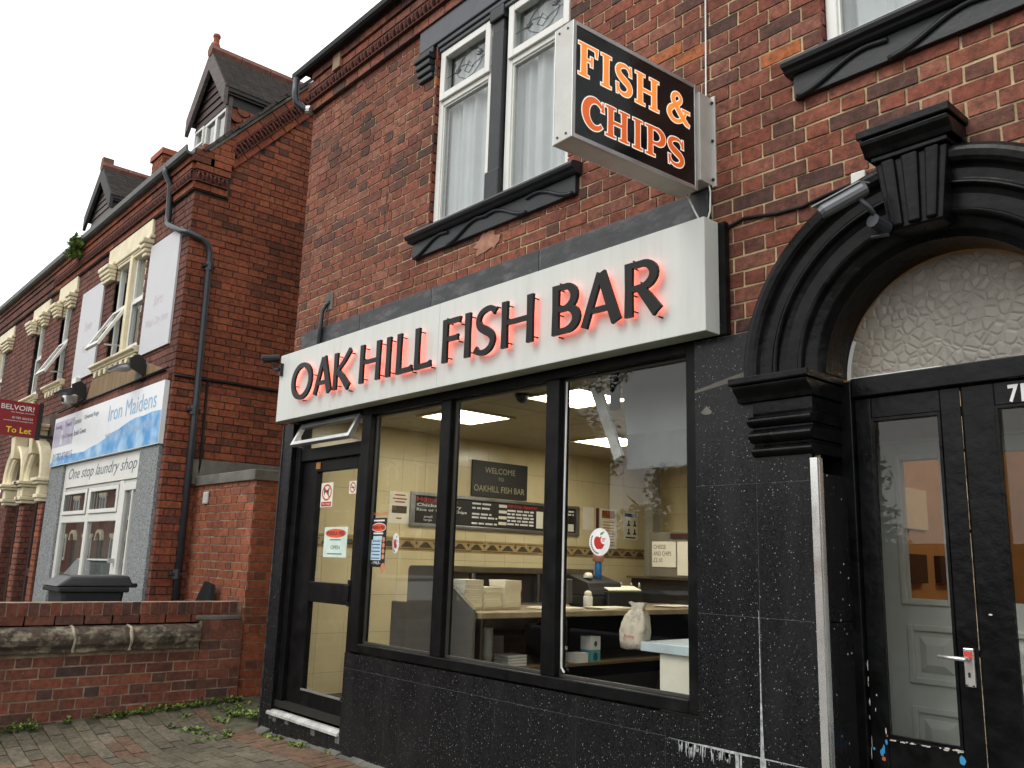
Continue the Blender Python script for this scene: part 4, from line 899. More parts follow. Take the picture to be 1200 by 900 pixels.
t = thing('grey_monitor', (-5.55,2.02,1.051), 'grey square back of a monitor left of till', 'monitor'); MB().box(-5.6,-5.56,1.8,2.12,1.09,1.30).build('screen', mat('grey_case', S(72,72,70), .5), t, bevel=.01); MB().box(-5.6,-5.54,1.92,2.0,1.052,1.09).build('stand', m_wblack, t)
t = thing('sauce_bottle', (-5.6,2.47,1.34), 'blue bottle with a pinkish cap behind the till', 'bottle', 'bottles beyond the till'); MB().lathe((-5.72,2.62,1.17), [(.035,0),(.035,.27),(.03,.29)], 12).build('body', mat('blue_plastic', S(40,110,170), .4), t, smooth=True); MB().lathe((-5.72,2.62,1.4605), [(.05,0),(.055,.06),(.04,.10),(.02,.11)], 12).build('cap', mat('pink_cap', S(190,130,110), .6), t, smooth=True)
t = thing('warming_cabinet', (-6.65,2.6,1.0), 'long dark steel warming cabinet along the tiled wall behind foam boxes', 'cabinet')
MB().box(-6.92,-6.45,1.7,3.4,1.0,1.04).build('base', m_steel, t, bevel=.006); MB().box(-6.92,-6.5,1.7,3.4,1.32,1.38).build('top', mat('brown_steel', S(104,96,80), .35, .5), t, bevel=.008); MB().box(-6.9,-6.55,1.72,3.38,1.0405,1.3195).build('inside', m_wblack, t)
for y in (1.71,2.55,3.37): MB().box(-6.5,-6.48,y,y+.03,1.0405,1.3195).build('upright', m_steel, t)
MB().box(-6.92,-6.45,1.7,3.4,IZ0+.001,.999).build('stand', m_wblack, t)
for i, (y, c_, lab) in enumerate(((2.95,S(150,40,30),'red sauce bottle on the counter beyond the till'),(3.1,S(200,170,60),'yellow sauce bottle on the counter beyond the till'),(3.22,S(70,48,34),'brown vinegar bottle on the counter beyond the till'))):
    b_ = thing('sauce_bottle', (-5.72,y,1.051), lab, 'bottle', 'bottles beyond the till'); m_ = mat('bottle_%s' % ('red','yellow','brown')[i], c_, .3)
    MB().lathe((-5.72,y,1.0515), [(.032,0),(.034,.1),(.03,.14),(.012,.17)], 14).build('body', m_, b_, smooth=True); MB().lathe((-5.72,y,1.2216), [(.011,0),(.009,.035),(.003,.05)], 10).build('nozzle', m_cup, b_, smooth=True)
# frying range, hood, back panel
t = thing('frying_range', (-4.9,3.9,IZ0), 'dark steel frying range at the back of the shop', 'range')
MB().box(-6.6,-3.6,3.55,4.6,IZ0+.001,1.0).build('body', m_wblack, t); MB().box(-6.65,-3.55,3.5,4.62,1.001,1.04).build('worktop', m_steel, t)
MB().box(-6.5,-4.3,4.0,4.6,1.0405,1.30).build('cabinet', mat('dark_steel', S(64,62,58), .35, .6), t, bevel=.01); MB().box(-6.52,-4.28,3.95,4.62,1.301,1.325).build('shelf_top', mat('aged_steel', S(118,108,88), .4, .5), t)
MB().box(-6.18,-4.35,3.93,3.96,1.33,1.80).build('back_panel', mat('grey_panel', S(122,118,104), .45, .2), t)
MB().box(-6.52,-6.40,4.26,4.4,1.33,2.65).build('post', mat('grey_post', S(136,132,120), .5), t)
t = thing('price_card', (-5.97,3.92,1.43), 'white card reading cheese and chips on grey panel', 'sign')
MB().box(-6.13,-5.81,3.92,3.929,1.43,1.70).build('card', m_paper, t)
for i, (s_, w) in enumerate((('CHEESE',.17),('AND CHIPS',.24),('\u00a32.10',.12))): text(t, s_, 'lettering', mat('marker_ink', S(50,42,34), .7) if i == 0 else bpy.data.materials['marker_ink'], -6.11, 1.62-.07*i, w, .045, 'y', 3.9195)
t = thing('notice_sheet', (-5.65,3.92,1.35), 'tall white sheet right of cheese and chips card', 'notice'); MB().box(-5.79,-5.5,3.92,3.929,1.35,1.70).build('sheet', m_paper, t)
t = thing('burger_strip', (-5.7,3.92,1.72), 'thin dark red label above the white sheet', 'sign'); MB().box(-5.88,-5.5,3.915,3.928,1.735,1.785).build('label', mat('maroon_label', S(70,36,34), .5), t)
t = thing('extractor_hood', (-3.4,.9,2.05), 'pale grey extractor hood with a sloping white end board', 'hood')
b = MB(); b.hexa([(-3.44,.42,2.08),(-2.63,.42,2.02),(-2.63,1.8,2.02),(-3.44,1.8,2.08),(-3.62,.55,2.64),(-2.63,.55,2.64),(-2.63,1.8,2.64),(-3.62,1.8,2.64)]); b.build('canopy', mat('pale_steel_sheet', S(160,164,166), .4, .15, var=.04), t)
b = MB(); b.hexa([(-3.515,.37,2.06),(-3.455,.37,2.085),(-3.455,.395,2.085),(-3.515,.395,2.06),(-3.74,.37,2.56),(-3.67,.37,2.60),(-3.67,.395,2.60),(-3.74,.395,2.56)]); b.build('end_board', mat('white_board', S(232,232,226), .4), t)
MB().box(-3.58,-3.52,.40,.43,2.38,2.64).build('strap', m_wblack, t)
MB().box(-3.44,-2.64,.40,.42,2.0,2.21).build('lower_lip', mat('grey_lip', S(128,130,130), .4, .2), t)
t = thing('white_cabinet', (-2.9,.4,IZ0), 'white cabinet with a pale blue worktop near the glass', 'cabinet')
MB().box(-3.03,-2.63,.2,1.2,IZ0+.001,.985).build('body', m_foam, t); MB().box(-3.14,-2.63,.17,1.25,.986,1.035).build('worktop', mat('pale_blue_laminate', S(190,204,208), .4), t, bevel=.004)
t = thing('carrier_bag', (-3.2,.22,1.0), 'thin white carrier bag with red print tied at the top', 'bag')
b = MB(); P = []; rgb = random.Random(6)
for z, w, d, o in ((.985,.05,.02,-.01),(.992,.078,.045,-.008),(1.03,.084,.052,-.004),(1.08,.086,.055,0),(1.125,.082,.05,.004),(1.16,.07,.042,.012),(1.185,.05,.03,.02),(1.2,.036,.02,.022),(1.215,.045,.018,.02),(1.235,.06,.014,.018)):
    ring = []
    for a in range(0, 360, 15):
        ca, sa = cos(radians(a)), sin(radians(a)); e = .55
        ring.append((-3.205+o+w*abs(ca)**e*(1 if ca > 0 else -1)+rgb.uniform(-.006,.006), .205+d*abs(sa)**e*(1 if sa > 0 else -1)+rgb.uniform(-.006,.006), z+rgb.uniform(-.005,.005)))
    P.append(ring)
n = len(P[0]); b.add([v for r in P for v in r], [(i*n+k, i*n+(k+1)%n, (i+1)*n+(k+1)%n, (i+1)*n+k) for i in range(len(P)-1) for k in range(n)]+[tuple(range(n))])
b.build('bag', mat('bag_plastic', S(206,194,174), .45, var=.2, vscale=22, stain=.8, stain_col=(.2,.15,.1,1), stain_scale=14), t, smooth=True)
text(t, 'Enjoy', 'red_print', m_wred, -3.235, 1.045, .07, .022, 'y', .148)
t = thing('hanging_cloth', (-5.5,3.88,1.35), 'white cloth hanging at the right edge of back panel', 'cloth'); b = MB(); b.hexa([(-5.60,3.86,1.38),(-5.44,3.86,1.36),(-5.44,3.89,1.36),(-5.60,3.89,1.38),(-5.52,3.86,1.70),(-5.44,3.86,1.74),(-5.44,3.89,1.74),(-5.52,3.89,1.70)]); b.build('cloth', m_cup, t, bevel=.012)

# ================================================================== stickers on the shop glass
def sticker(name, loc, label, cat): return thing(name, loc, label, cat)
def disc(b, cx, cz, rx, rz, y, mi=0, n=28, ring=None):
    if ring is None: b.add([(cx+rx*cos(2*pi*k/n), y, cz+rz*sin(2*pi*k/n)) for k in range(n)], [tuple(range(n))], 0, mi)
    else: b.add([(cx+rx*cos(2*pi*k/n)*f, y, cz+rz*sin(2*pi*k/n)*f) for f in (1, ring) for k in range(n)], [(k,(k+1)%n,n+(k+1)%n,n+k) for k in range(n)], 0, mi)
SY = .052
t = sticker('no_dogs_sticker', (-6.41,SY,1.82), 'white and red no dogs sticker on upper door glass', 'sticker')
MB().box(-6.50,-6.31,SY,SY+.002,1.83,2.03).build('backing', m_paper, t)
b = MB(); disc(b,-6.405,1.95,.078,.068,SY-.0006,0,28,.8); stroke(b,[(-6.455,1.995),(-6.355,1.905)],.014,lambda u,v,d:(u,d,v),SY-.0007,SY-.0007); b.box(-6.485,-6.325,SY-.0006,SY-.0002,1.836,1.873); b.build('red_print', m_wred, t)
b = MB(); b.prism([(-6.45,1.93),(-6.44,1.93),(-6.435,1.95),(-6.39,1.95),(-6.385,1.925),(-6.375,1.925),(-6.375,1.96),(-6.36,1.985),(-6.375,1.99),(-6.39,1.97),(-6.44,1.97),(-6.455,1.985)], 'y', SY-.0005, SY-.0001); b.build('dog_print', m_wblack, t)
text(t, 'No dogs', 'lettering', m_wwhite, -6.47, 1.845, .13, .02, 'y', SY-.0009)
t = sticker('no_smoking_sticker', (-5.995,SY,1.92), 'small white no smoking sticker on upper door glass', 'sticker')
MB().box(-6.055,-5.945,SY,SY+.002,1.925,2.025).build('backing', m_paper, t)
b = MB(); disc(b,-6.0,1.975,.042,.042,SY-.0006,0,24,.78); stroke(b,[(-6.03,2.0),(-5.97,1.95)],.008,lambda u,v,d:(u,d,v),SY-.0007,SY-.0007); b.build('red_print', m_wred, t); MB().box(-6.025,-5.975,SY-.0005,SY-.0001,1.97,1.979).build('cigarette_print', m_wblack, t)
m_oval = mat('orange_red_print', S(226,88,58), .5)
t = sticker('open_sign', (-6.2,SY,1.42), 'pale green open card with a red oval on door glass', 'sign')
MB().box(-6.395,-6.035,SY,SY+.002,1.425,1.665).build('card', mat('mint_card', S(206,226,214), .6), t)
b = MB(); disc(b,-6.215,1.615,.16,.036,SY-.0005); b.build('oval', m_oval, t)
text(t, 'PUKKA PIES', 'lettering', m_wblack, -6.35, 1.598, .27, .034, 'y', SY-.001, bold=.02); text(t, 'OPEN', 'lettering', m_wblack, -6.28, 1.487, .14, .032, 'y', SY-.0006)
b = MB()
for z, x0, x1 in ((1.558,-6.3,-6.13),(1.447,-6.33,-6.1)): b.box(x0,x1,SY-.0006,SY-.0001,z,z+.01)
b.build('small_print', m_wgrey, t)
WY = .036
t = sticker('pie_poster', (-5.58,WY,1.36), 'tall black pie poster with a red oval on left pane', 'poster')
MB().box(-5.664,-5.46,WY,WY+.002,1.365,1.725).build('backing', m_wblack, t)
b = MB(); disc(b,-5.562,1.655,.098,.034,WY-.0004,0); b.build('oval_rim', m_wwhite, t); b = MB(); disc(b,-5.562,1.655,.091,.029,WY-.0008); b.build('oval', m_oval, t)
text(t, 'PUKKA PIES', 'lettering', m_wblack, -5.64, 1.643, .155, .024, 'y', WY-.0012, bold=.02); text(t, '-1963-', 'lettering', m_wwhite, -5.635, 1.385, .12, .022, 'y', WY-.0006)
b = MB(); b.box(-5.635,-5.49,WY-.0006,WY-.0001,1.70,1.712); b.box(-5.63,-5.5,WY-.0006,WY-.0001,1.605,1.617); b.build('small_print', m_wwhite, t)
b = MB(); b.box(-5.63,-5.51,WY-.0005,WY-.0001,1.565,1.592); b.box(-5.652,-5.515,WY-.0005,WY-.0001,1.415,1.564); b.build('price_panel', mat('pale_blue_panel', S(186,212,226), .5), t)
b = MB()
for k in range(6): b.box(-5.645+.012*(k%2),-5.53,WY-.001,WY-.0006,1.425+.025*k,1.433+.025*k)
b.build('price_rows', mat('blue_rows', S(60,96,140), .5), t)
b = MB()
for k in range(4): disc(b,-5.487,1.44+.042*k,.018,.018,WY-.0007)
disc(b,-5.478,1.362,.03,.034,WY-.0008); b.build('pie_picture', mat('pie_crust', S(206,136,100), .5), t)
text(t, 'FINDING HOMES', 'red_print', mat('coral_print', S(196,84,60), .5), -5.65, 1.745, .2, .022, 'y', WY-.0006)
def apple(cx, cz, rx, rz, label):
    t = sticker('apple_sticker', (cx, WY, cz-rz), label, 'sticker', ) ; t['group'] = 'oval apple stickers on the shop glass'
    b = MB(); disc(b,cx,cz,rx,rz,WY-.001); b.build('backing', m_wwhite, t)
    b = MB(); pts = [(0,.36),(.12,.44),(.3,.44),(.46,.3),(.52,.05),(.46,-.25),(.3,-.5),(.12,-.6),(0,-.55),(-.14,-.6),(-.34,-.5),(-.5,-.22),(-.55,.08),(-.46,.34),(-.28,.45),(-.12,.43)]
    b.add([(cx+u*rx, WY-.0015, cz+v*rz*.9) for u, v in pts], [tuple(range(len(pts)))]); b.build('apple_print', m_wred, t, recalc=False)
    b = MB(); b.add([(cx+u*rx, WY-.0016, cz+v*rz) for u, v in ((.02,.46),(.12,.68),(.5,.78),(.3,.54))], [(0,1,2,3)]); b.build('leaf_print', mat('leaf_green', S(80,150,60), .5) if 'leaf_green' not in bpy.data.materials else bpy.data.materials['leaf_green'], t, recalc=False)
    b = MB()
    for k in range(14):
        a = radians(150+k*8.5); stroke(b,[(cx+rx*.74*cos(a),cz+rz*.76*sin(a)),(cx+rx*.88*cos(a),cz+rz*.9*sin(a))],.006,lambda u,v,d:(u,d,v),WY-.0016,WY-.0016)
    b.build('rim_print', m_wblack, t, recalc=False)
    b = MB(); disc(b,cx+rx*.42,cz+rz*.14,rx*.3,rz*.3,WY-.0018); b.build('white_spot', m_wwhite, t, recalc=False); b = MB()
    for k in range(3): stroke(b,[(cx+rx*.22,cz+rz*(.24-.1*k)),(cx+rx*(.6-.05*k),cz+rz*(.26-.1*k))],rz*.05,lambda u,v,d:(u,d,v),WY-.002,WY-.002)
    kind(b.build('small_print', m_wred, t, recalc=False), 'stuff')
apple(-5.327,1.54,.044,.072,'small oval apple sticker just right of the black pie poster'); apple(-3.32,1.556,.078,.076,'large oval apple sticker on the right pane')

# ================================================================== the fascia sign
t = thing('fascia_sign', (-4.72, -.05, 2.57), 'long white shop fascia with black letters reading Oak Hill Fish Bar and a red halo', 'sign')
FY = -.17
for a, b_ in ((-7.0,-4.6485),(-4.6465,-2.442)):
    MB().box(a,b_,FY,-.05,2.572,3.168).build('fascia_panel', m_fascia, t, bevel=.003, seg=1)
MB().box(-7.0,-2.405,-.049,-.012,2.574,3.166).build('rear_frame', m_blackm, t)
LT, LF = .02, FY-.05                              # letter thickness, front plane
def pt(u, v, d): return (u, d, v)
Z0, Z1 = 2.716, 3.014; Hh = Z1-Z0
def glyph(ch, x0, x1):
    """list of (points, widths) strokes in metres for the flared sans capitals of the fascia"""
    w = x1-x0; X = lambda f: x0+f*w; Zf = lambda f: Z0+f*Hh; s = .054; th = .038; R_ = []
    V = lambda x, a=0, b=1: ([(x, Zf(a)), (x, Zf((a+b)/2)), (x, Zf(b))], [s*1.08, s*.95, s*1.08])
    if ch == 'O':
        n = 36; R_.append(([(X(.5)+(w/2-.026)*cos(2*pi*k/n), Zf(.5)+(Hh*.535-.022)*sin(2*pi*k/n)) for k in range(n+1)], [.042+.018*abs(cos(2*pi*k/n)) for k in range(n+1)]))
    elif ch == 'A':
        R_ += [([(X(.10),Zf(0)),(X(.48),Zf(1))], [.05,.05]), ([(X(.87),Zf(0)),(X(.5),Zf(1))], [.072,.066]), ([(X(.24),Zf(.3)),(X(.72),Zf(.3))], [.034,.034])]
    elif ch == 'K': R_ += [V(x0+s/2), ([(x0+s*.8,Zf(.47)),(X(.6),Zf(.74)),(X(.9),Zf(1))], [.04,.042,.05]), ([(x0+s*.9,Zf(.52)),(X(.52),Zf(.3)),(X(.88),Zf(0))], [.05,.06,.07])]
    elif ch == 'H': R_ += [V(x0+s/2), V(x1-s/2), ([(x0+s*.8,Zf(.53)),(x1-s*.8,Zf(.53))], [th*.85]*2)]
    elif ch == 'I': R_ += [V((x0+x1)/2)]
    elif ch == 'L': R_ += [V(x0+s/2), ([(x0+s*.5,Zf(0)+.019),(x1-.03,Zf(0)+.019),(x1,Zf(0)+.026)], [.038,.038,.05])]
    elif ch == 'F': R_ += [V(x0+s/2), ([(x0+s*.5,Zf(1)-.019),(x1-.03,Zf(1)-.019),(x1,Zf(1)-.026)], [.038,.038,.05]), ([(x0+s*.6,Zf(.53)),(x1-.045,Zf(.53)),(x1-.02,Zf(.53))], [.036,.036,.048])]
    elif ch == 'S':
        p = [(.96,.86),(.78,.955),(.52,.965),(.26,.89),(.15,.74),(.25,.6),(.5,.5),(.76,.39),(.86,.25),(.74,.1),(.48,.025),(.2,.04),(.02,.13)]
        R_.append(smooth_line([(X(a),Zf(b)) for a, b in p], [.05,.038,.036,.04,.046,.056,.064,.056,.048,.042,.038,.038,.05]))
    elif ch in 'BR':
        R_ += [V(x0+s/2)]
        bx = x0+s*.6; top = Zf(1)-.018; mid = Zf(.5); rr = w*(.80 if ch == 'B' else .84)-s*.6
        zc = (top+mid)/2; hz = (top-mid)/2
        R_.append(([(bx,top)]+[(bx+rr*.45+rr*.5*sin(pi*k/12), zc+hz*cos(pi*k/12)) for k in range(13)]+[(bx,mid)], [.036]+[.036+.024*sin(pi*k/12) for k in range(13)]+[.036]))
        if ch == 'B':
            rr2 = w-s*.6-.03; bot = Zf(0)+.018; zc = (mid+bot)/2; hz = (mid-bot)/2
            R_.append(([(bx,mid)]+[(bx+rr2*.45+rr2*.52*sin(pi*k/12), zc+hz*cos(pi*k/12)) for k in range(13)]+[(bx,bot)], [.036]+[.036+.028*sin(pi*k/12) for k in range(13)]+[.036]))
        else: R_.append(([(X(.42),Zf(.5)),(X(.62),Zf(.3)),(X(.9),Zf(0))], [.056,.066,.076]))
    return R_
LET = [('O',-6.667,-6.317),('A',-6.285,-5.985),('K',-5.965,-5.70),('H',-5.577,-5.298),('I',-5.22,-5.158),('L',-5.08,-4.887),('L',-4.856,-4.664),('F',-4.536,-4.35),('I',-4.304,-4.234),('S',-4.19,-3.985),('H',-3.93,-3.645),('B',-3.48,-3.25),('A',-3.255,-2.945),('R',-2.925,-2.68)]
for ch, a, b_ in LET:
    G = glyph(ch, a, b_); m1 = MB(); m2 = MB(); cl = MB()
    for i, (p, ws) in enumerate(G):
        ws = [q*.92 for q in ws]; stroke(m1, p, ws, pt, LF+LT+.0002*i, LF+.0004*i)
        stroke(m2, p, [q*.72 for q in ws], pt, LF+LT+.012+.0002*i, LF+LT+.004+.0002*i, grow=-.008)
        for q in (p[0], p[-1]) if ch != 'O' else (p[0], p[9], p[18], p[27]):
            e = ws[0]/2 if abs(p[0][0]-p[-1][0]) < .02 else 0
            cl.tube([(q[0]+e-.001, LF+LT-.004, q[1]+(.03 if q is p[0] else -.03)),(q[0]+e-.001, FY-.001, q[1]+(.03 if q is p[0] else -.03))], .0045, 6)
    lo = m1.build('letter', m_letter, t); m2.build('red_led_strip', m_led, lo); cl.build('standoff', m_letter, lo)

# ================================================================== the projecting sign
t = thing('projecting_sign', (-2.6, -.12, 3.35), 'black lightbox sign with orange lettering reading Fish and Chips on brick wall', 'sign')
A_, B_p = Vector((-2.572,-1.0)), Vector((-2.518,-.12)); ud = (B_p-A_).normalized(); nd = Vector((ud.y,-ud.x))  # along the face, out of the face
LEN = (B_p-A_).length; SZ0, SZ1 = 3.342, 3.94
def sp(u, z, d): q = A_+ud*u+nd*d; return (q.x, q.y, z)
def sbox(b, u0, u1, d0, d1, z0, z1): b.hexa([sp(u0,z0,d0),sp(u1,z0,d0),sp(u1,z0,d1),sp(u0,z0,d1),sp(u0,z1,d0),sp(u1,z1,d0),sp(u1,z1,d1),sp(u0,z1,d1)])
TH = .118; m_case = mat('pale_grey_casing', S(190,190,184), .4, .1, var=.06, stain=.35, stain_col=(.3,.24,.18,1), stain_scale=5)
b = MB(); sbox(b, 0, LEN, -TH, 0, SZ0, SZ1); b.build('casing', m_case, t, bevel=.004)
for d0, d1 in ((.0005,.008),(-TH-.008,-TH-.0005)):
    f = MB(); w = .022
    sbox(f,0,w,d0,d1,SZ0,SZ1); sbox(f,LEN-w,LEN,d0,d1,SZ0,SZ1); sbox(f,w,LEN-w,d0,d1,SZ0,SZ0+w); sbox(f,w,LEN-w,d0,d1,SZ1-w,SZ1); f.build('face_frame', m_alu, t, bevel=.002)
    p_ = MB(); sbox(p_,w,LEN-w,d0+.0015,d1-.0035,SZ0+w,SZ1-w); p_.build('face_panel', mat('black_sign_face', (.008,.008,.009,1), .18) if 'black_sign_face' not in bpy.data.materials else bpy.data.materials['black_sign_face'], t)
b = MB(); b.box(-2.645,-2.495,-.12,-.0015,3.40,3.90); b.box(-2.50,-2.475,-.016,-.0012,3.39,3.91); br = b.build('wall_bracket', m_case, t, bevel=.003)
b = MB()
for z in (3.43,3.65,3.87): b.tube([(-2.487,-.026,z),(-2.487,-.015,z)], .007, 8)
for d in (-.03,-.09):
    for z in (3.37,3.91): q = sp(0,z,d); b.tube([(q[0],q[1]-.004,q[2]),(q[0],q[1]+.004,q[2])], .006, 8)
b.build('screw_head', m_wblack, t)
def serif(ch, u0, u1, z0, z1):
    w = u1-u0; h = z1-z0; U = lambda f: u0+f*w; Zq = lambda f: z0+f*h; st = .036; hr = .013; R_ = []
    def stem(u, a=0., b=1.): R_.append(([(u,Zq(a)),(u,Zq(a)+.012),(u,Zq((a+b)/2)),(u,Zq(b)-.012),(u,Zq(b))], [st*1.15,st,st*.92,st,st*1.15]))
    def ser(u, f, e=1.0):
        z = Zq(f)+(hr/2 if f == 0 else -hr/2); R_.append(([(u-st*.95*e,z),(u,z),(u+st*.95*e,z)], [hr*.8,hr,hr*.8]))
    if ch == 'I': stem(U(.5)); ser(U(.5),0); ser(U(.5),1)
    elif ch == 'H':
        for f in (.22,.78): stem(U(f)); ser(U(f),0); ser(U(f),1)
        R_.append(([(U(.25),Zq(.5)),(U(.75),Zq(.5))], [.016]*2))
    elif ch == 'F':
        stem(U(.28)); ser(U(.28),0); R_.append(([(U(0),Zq(1)-hr/2),(U(.5),Zq(1)-hr/2),(U(1),Zq(1)-hr*.6)], [hr,hr,hr*1.3])); R_.append(([(U(.94),Zq(1)),(U(.93),Zq(.72))], [.022,.01]))
        R_.append(([(U(.3),Zq(.53)),(U(.66),Zq(.53))], [.014]*2)); R_.append(([(U(.68),Zq(.68)),(U(.68),Zq(.38))], [.014,.014]))
    elif ch == 'P':
        stem(U(.24)); ser(U(.24),0); R_.append(([(U(0),Zq(1)-hr/2),(U(.3),Zq(1)-hr/2)], [hr*.8,hr]))
        R_.append(([(U(.25),Zq(.96))]+[(U(.5)+w*.36*sin(pi*k/10), Zq(.71)+h*.25*cos(pi*k/10)) for k in range(11)]+[(U(.25),Zq(.46))], [.014]+[.014+.024*sin(pi*k/10) for k in range(11)]+[.014]))
    elif ch == 'C':
        n = 32; R_.append(([(U(.56)+(w*.43)*cos(radians(42+276*k/n)), Zq(.5)+h*.44*sin(radians(42+276*k/n))) for k in range(n+1)], [.018+.026*sin(pi*k/n)**1.5 for k in range(n+1)])); R_.append(([(U(.93),Zq(.98)),(U(.93),Zq(.66))], [.008,.022]))
    elif ch == 'S':
        p = [(.86,.78),(.72,.92),(.5,.945),(.26,.88),(.16,.74),(.26,.6),(.5,.5),(.76,.39),(.84,.25),(.72,.1),(.48,.05),(.26,.1),(.14,.24)]
        R_.append(smooth_line([(U(a),Zq(b)) for a, b in p], [.012,.014,.018,.026,.032,.036,.038,.036,.032,.026,.018,.014,.012])); R_.append(([(U(.88),Zq(.99)),(U(.87),Zq(.68))], [.008,.018])); R_.append(([(U(.12),Zq(.01)),(U(.13),Zq(.34))], [.008,.018]))
    elif ch == '&':
        p = [(.98,.04),(.8,.12),(.5,.42),(.28,.68),(.3,.86),(.46,.95),(.6,.86),(.58,.72),(.38,.55),(.16,.4),(.1,.22),(.24,.06),(.44,.04),(.64,.14),(.78,.34),(.82,.46)]
        R_.append(smooth_line([(U(a),Zq(b)) for a, b in p], [.014,.03,.034,.03,.024,.018,.02,.022,.022,.028,.032,.026,.02,.018,.014,.012])); R_.append(([(U(.64),Zq(.47)),(U(1.0),Zq(.47))], [.014,.014]))
    return R_
m_so2 = emit('bright_orange_letter', (1,.26,.04,1), .55); m_so2.node_tree.nodes['Principled BSDF'].inputs['Base Color'].default_value = (.75,.16,.03,1)
m_so = emit('lit_orange_letter', (.8,.135,.02,1), .25); m_so.node_tree.nodes['Principled BSDF'].inputs['Base Color'].default_value = (.72,.13,.025,1); m_so.node_tree.nodes['Principled BSDF'].inputs['Roughness'].default_value = .3
m_sw = emit('lit_white_outline', (1,.93,.72,1), .32)
for d, sgn in ((.0055,1),):
    for word, zz in ((('F',.037,.160),('I',.172,.262),('S',.277,.398),('H',.411,.592),('&',.648,.822)), (3.672,3.843)), ((('C',.069,.207),('H',.214,.376),('I',.39,.478),('P',.488,.638),('S',.646,.78)), (3.424,3.583)):
        for ch, a, c in word:
            e = MB(); g = MB()
            for i, (p, ws) in enumerate(serif(ch, a, c, *zz)):
                stroke(e, p, ws, lambda u,v,dd: sp(u,v,dd), d+.0002+.00012*i, d+.0002+.00012*i, grow=.0055); stroke(g, p, ws, lambda u,v,dd: sp(u,v,dd), d+.0014+.00012*i, d+.0014+.00012*i)
            lo = g.build('letter', m_so2 if zz[0] > 3.6 else m_so, t, recalc=False); e.build('letter_outline', m_sw, lo, recalc=False)

# ================================================================== cables and cameras on the shop front
t = thing('sign_cable', (-2.525,-.02,3.2), 'pair of thin white cables running down the brick past projecting sign', 'cable')
b = MB(); b.tube([(-2.53,-.012,6.0),(-2.526,-.014,5.2),(-2.524,-.012,4.5),(-2.529,-.014,3.93),(-2.53,-.03,3.7),(-2.527,-.03,3.5),(-2.50,-.03,3.36),(-2.497,-.04,3.25),(-2.515,-.05,3.17)], .005, 6); b.build('cable', m_white, t, smooth=True)
b = MB(); b.tube([(-2.60,-.10,3.36),(-2.585,-.06,3.28),(-2.55,-.05,3.20),(-2.545,-.06,3.17)], .005, 6); b.build('loop', m_white, t, smooth=True)
t = thing('wall_cable', (-2.1,-.01,3.12), 'black cable clipped across brick from arch to fascia', 'cable')
b = MB(); b.tube([(-2.455,-.012,3.10),(-2.40,-.012,3.145),(-2.31,-.012,3.165),(-2.13,-.012,3.135),(-1.99,-.012,3.13),(-1.87,-.012,3.15),(-1.74,-.012,3.165),(-1.7,-.012,3.17)], .009, 6); b.build('cable', m_rubber, t, smooth=True)
t = thing('junction_box', (-1.68,-.01,3.15), 'small white junction box on brick above arch curve', 'box')
MB().box(-1.735,-1.665,-.04,-.004,3.14,3.205).build('lid', m_white, t, bevel=.006)
t = thing('arch_camera', (-1.6,-.17,2.9), 'grey bullet security camera fixed on the black arch', 'security camera')
b = MB(); b.tube([(-1.735,-.32,2.925),(-1.72,-.315,2.935),(-1.575,-.25,3.01),(-1.565,-.245,3.015)], [.026,.031,.031,.024], 12); cb = b.build('body', mat('grey_camera', S(98,100,104), .35, .3), t, smooth=False)
b = MB(); b.hexa([(-1.765,-.345,2.955),(-1.745,-.29,2.96),(-1.565,-.215,3.045),(-1.585,-.27,3.04),(-1.765,-.345,2.961),(-1.745,-.29,2.966),(-1.565,-.215,3.051),(-1.585,-.27,3.046)]); b.build('sun_shield', mat('camera_shield', S(132,134,136), .35, .3), t)
b = MB(); b.tube([(-1.60,-.26,2.98),(-1.565,-.23,2.93),(-1.55,-.19,2.88)], .012, 8); b.build('arm', m_gutter, t, smooth=True); b = MB(); b.tube([(-1.56,-.22,2.875),(-1.545,-.13,2.86)], .03, 10); b.tube([(-1.6,-.15,2.83),(-1.52,-.17,2.815)], .008, 6); b.build('mount', m_gutter, t)
t = thing('fascia_camera', (-7.0,-.14,3.02), 'small black bullet camera on the left end of white fascia', 'security camera')
b = MB(); b.tube([(-7.10,-.30,3.135),(-7.085,-.24,3.145),(-7.06,-.16,3.16)], [.037,.037,.034], 12); b.build('body', m_wblack, t)
b = MB(); b.tube([(-7.102,-.307,3.134),(-7.1005,-.301,3.135)], .022, 12); b.build('lens', mat('lens_glass', (.02,.02,.03,1), .05), t)
b = MB(); b.tube([(-7.08,-.22,3.12),(-7.07,-.21,3.07),(-7.02,-.2,3.04)], .012, 8); b.tube([(-7.02,-.2,3.04),(-6.95,-.2,3.035)], .016, 8); b.box(-6.975,-6.935,-.2,-.171,2.98,3.09); b.build('mount', m_wblack, t)
t = thing('pipe_stub', (-6.53,-.03,3.3), 'bent black conduit stub on brick above the fascia', 'conduit')
b = MB(); b.tube([(-6.555,-.05,3.19),(-6.55,-.05,3.38),(-6.535,-.05,3.52),(-6.52,-.03,3.58),(-6.49,-.005,3.60)], .019, 8); b.build('conduit', m_gutter, t, smooth=True); MB().box(-6.56,-6.44,-.012,-.002,3.53,3.68).build('mortar_patch', m_cement, t)

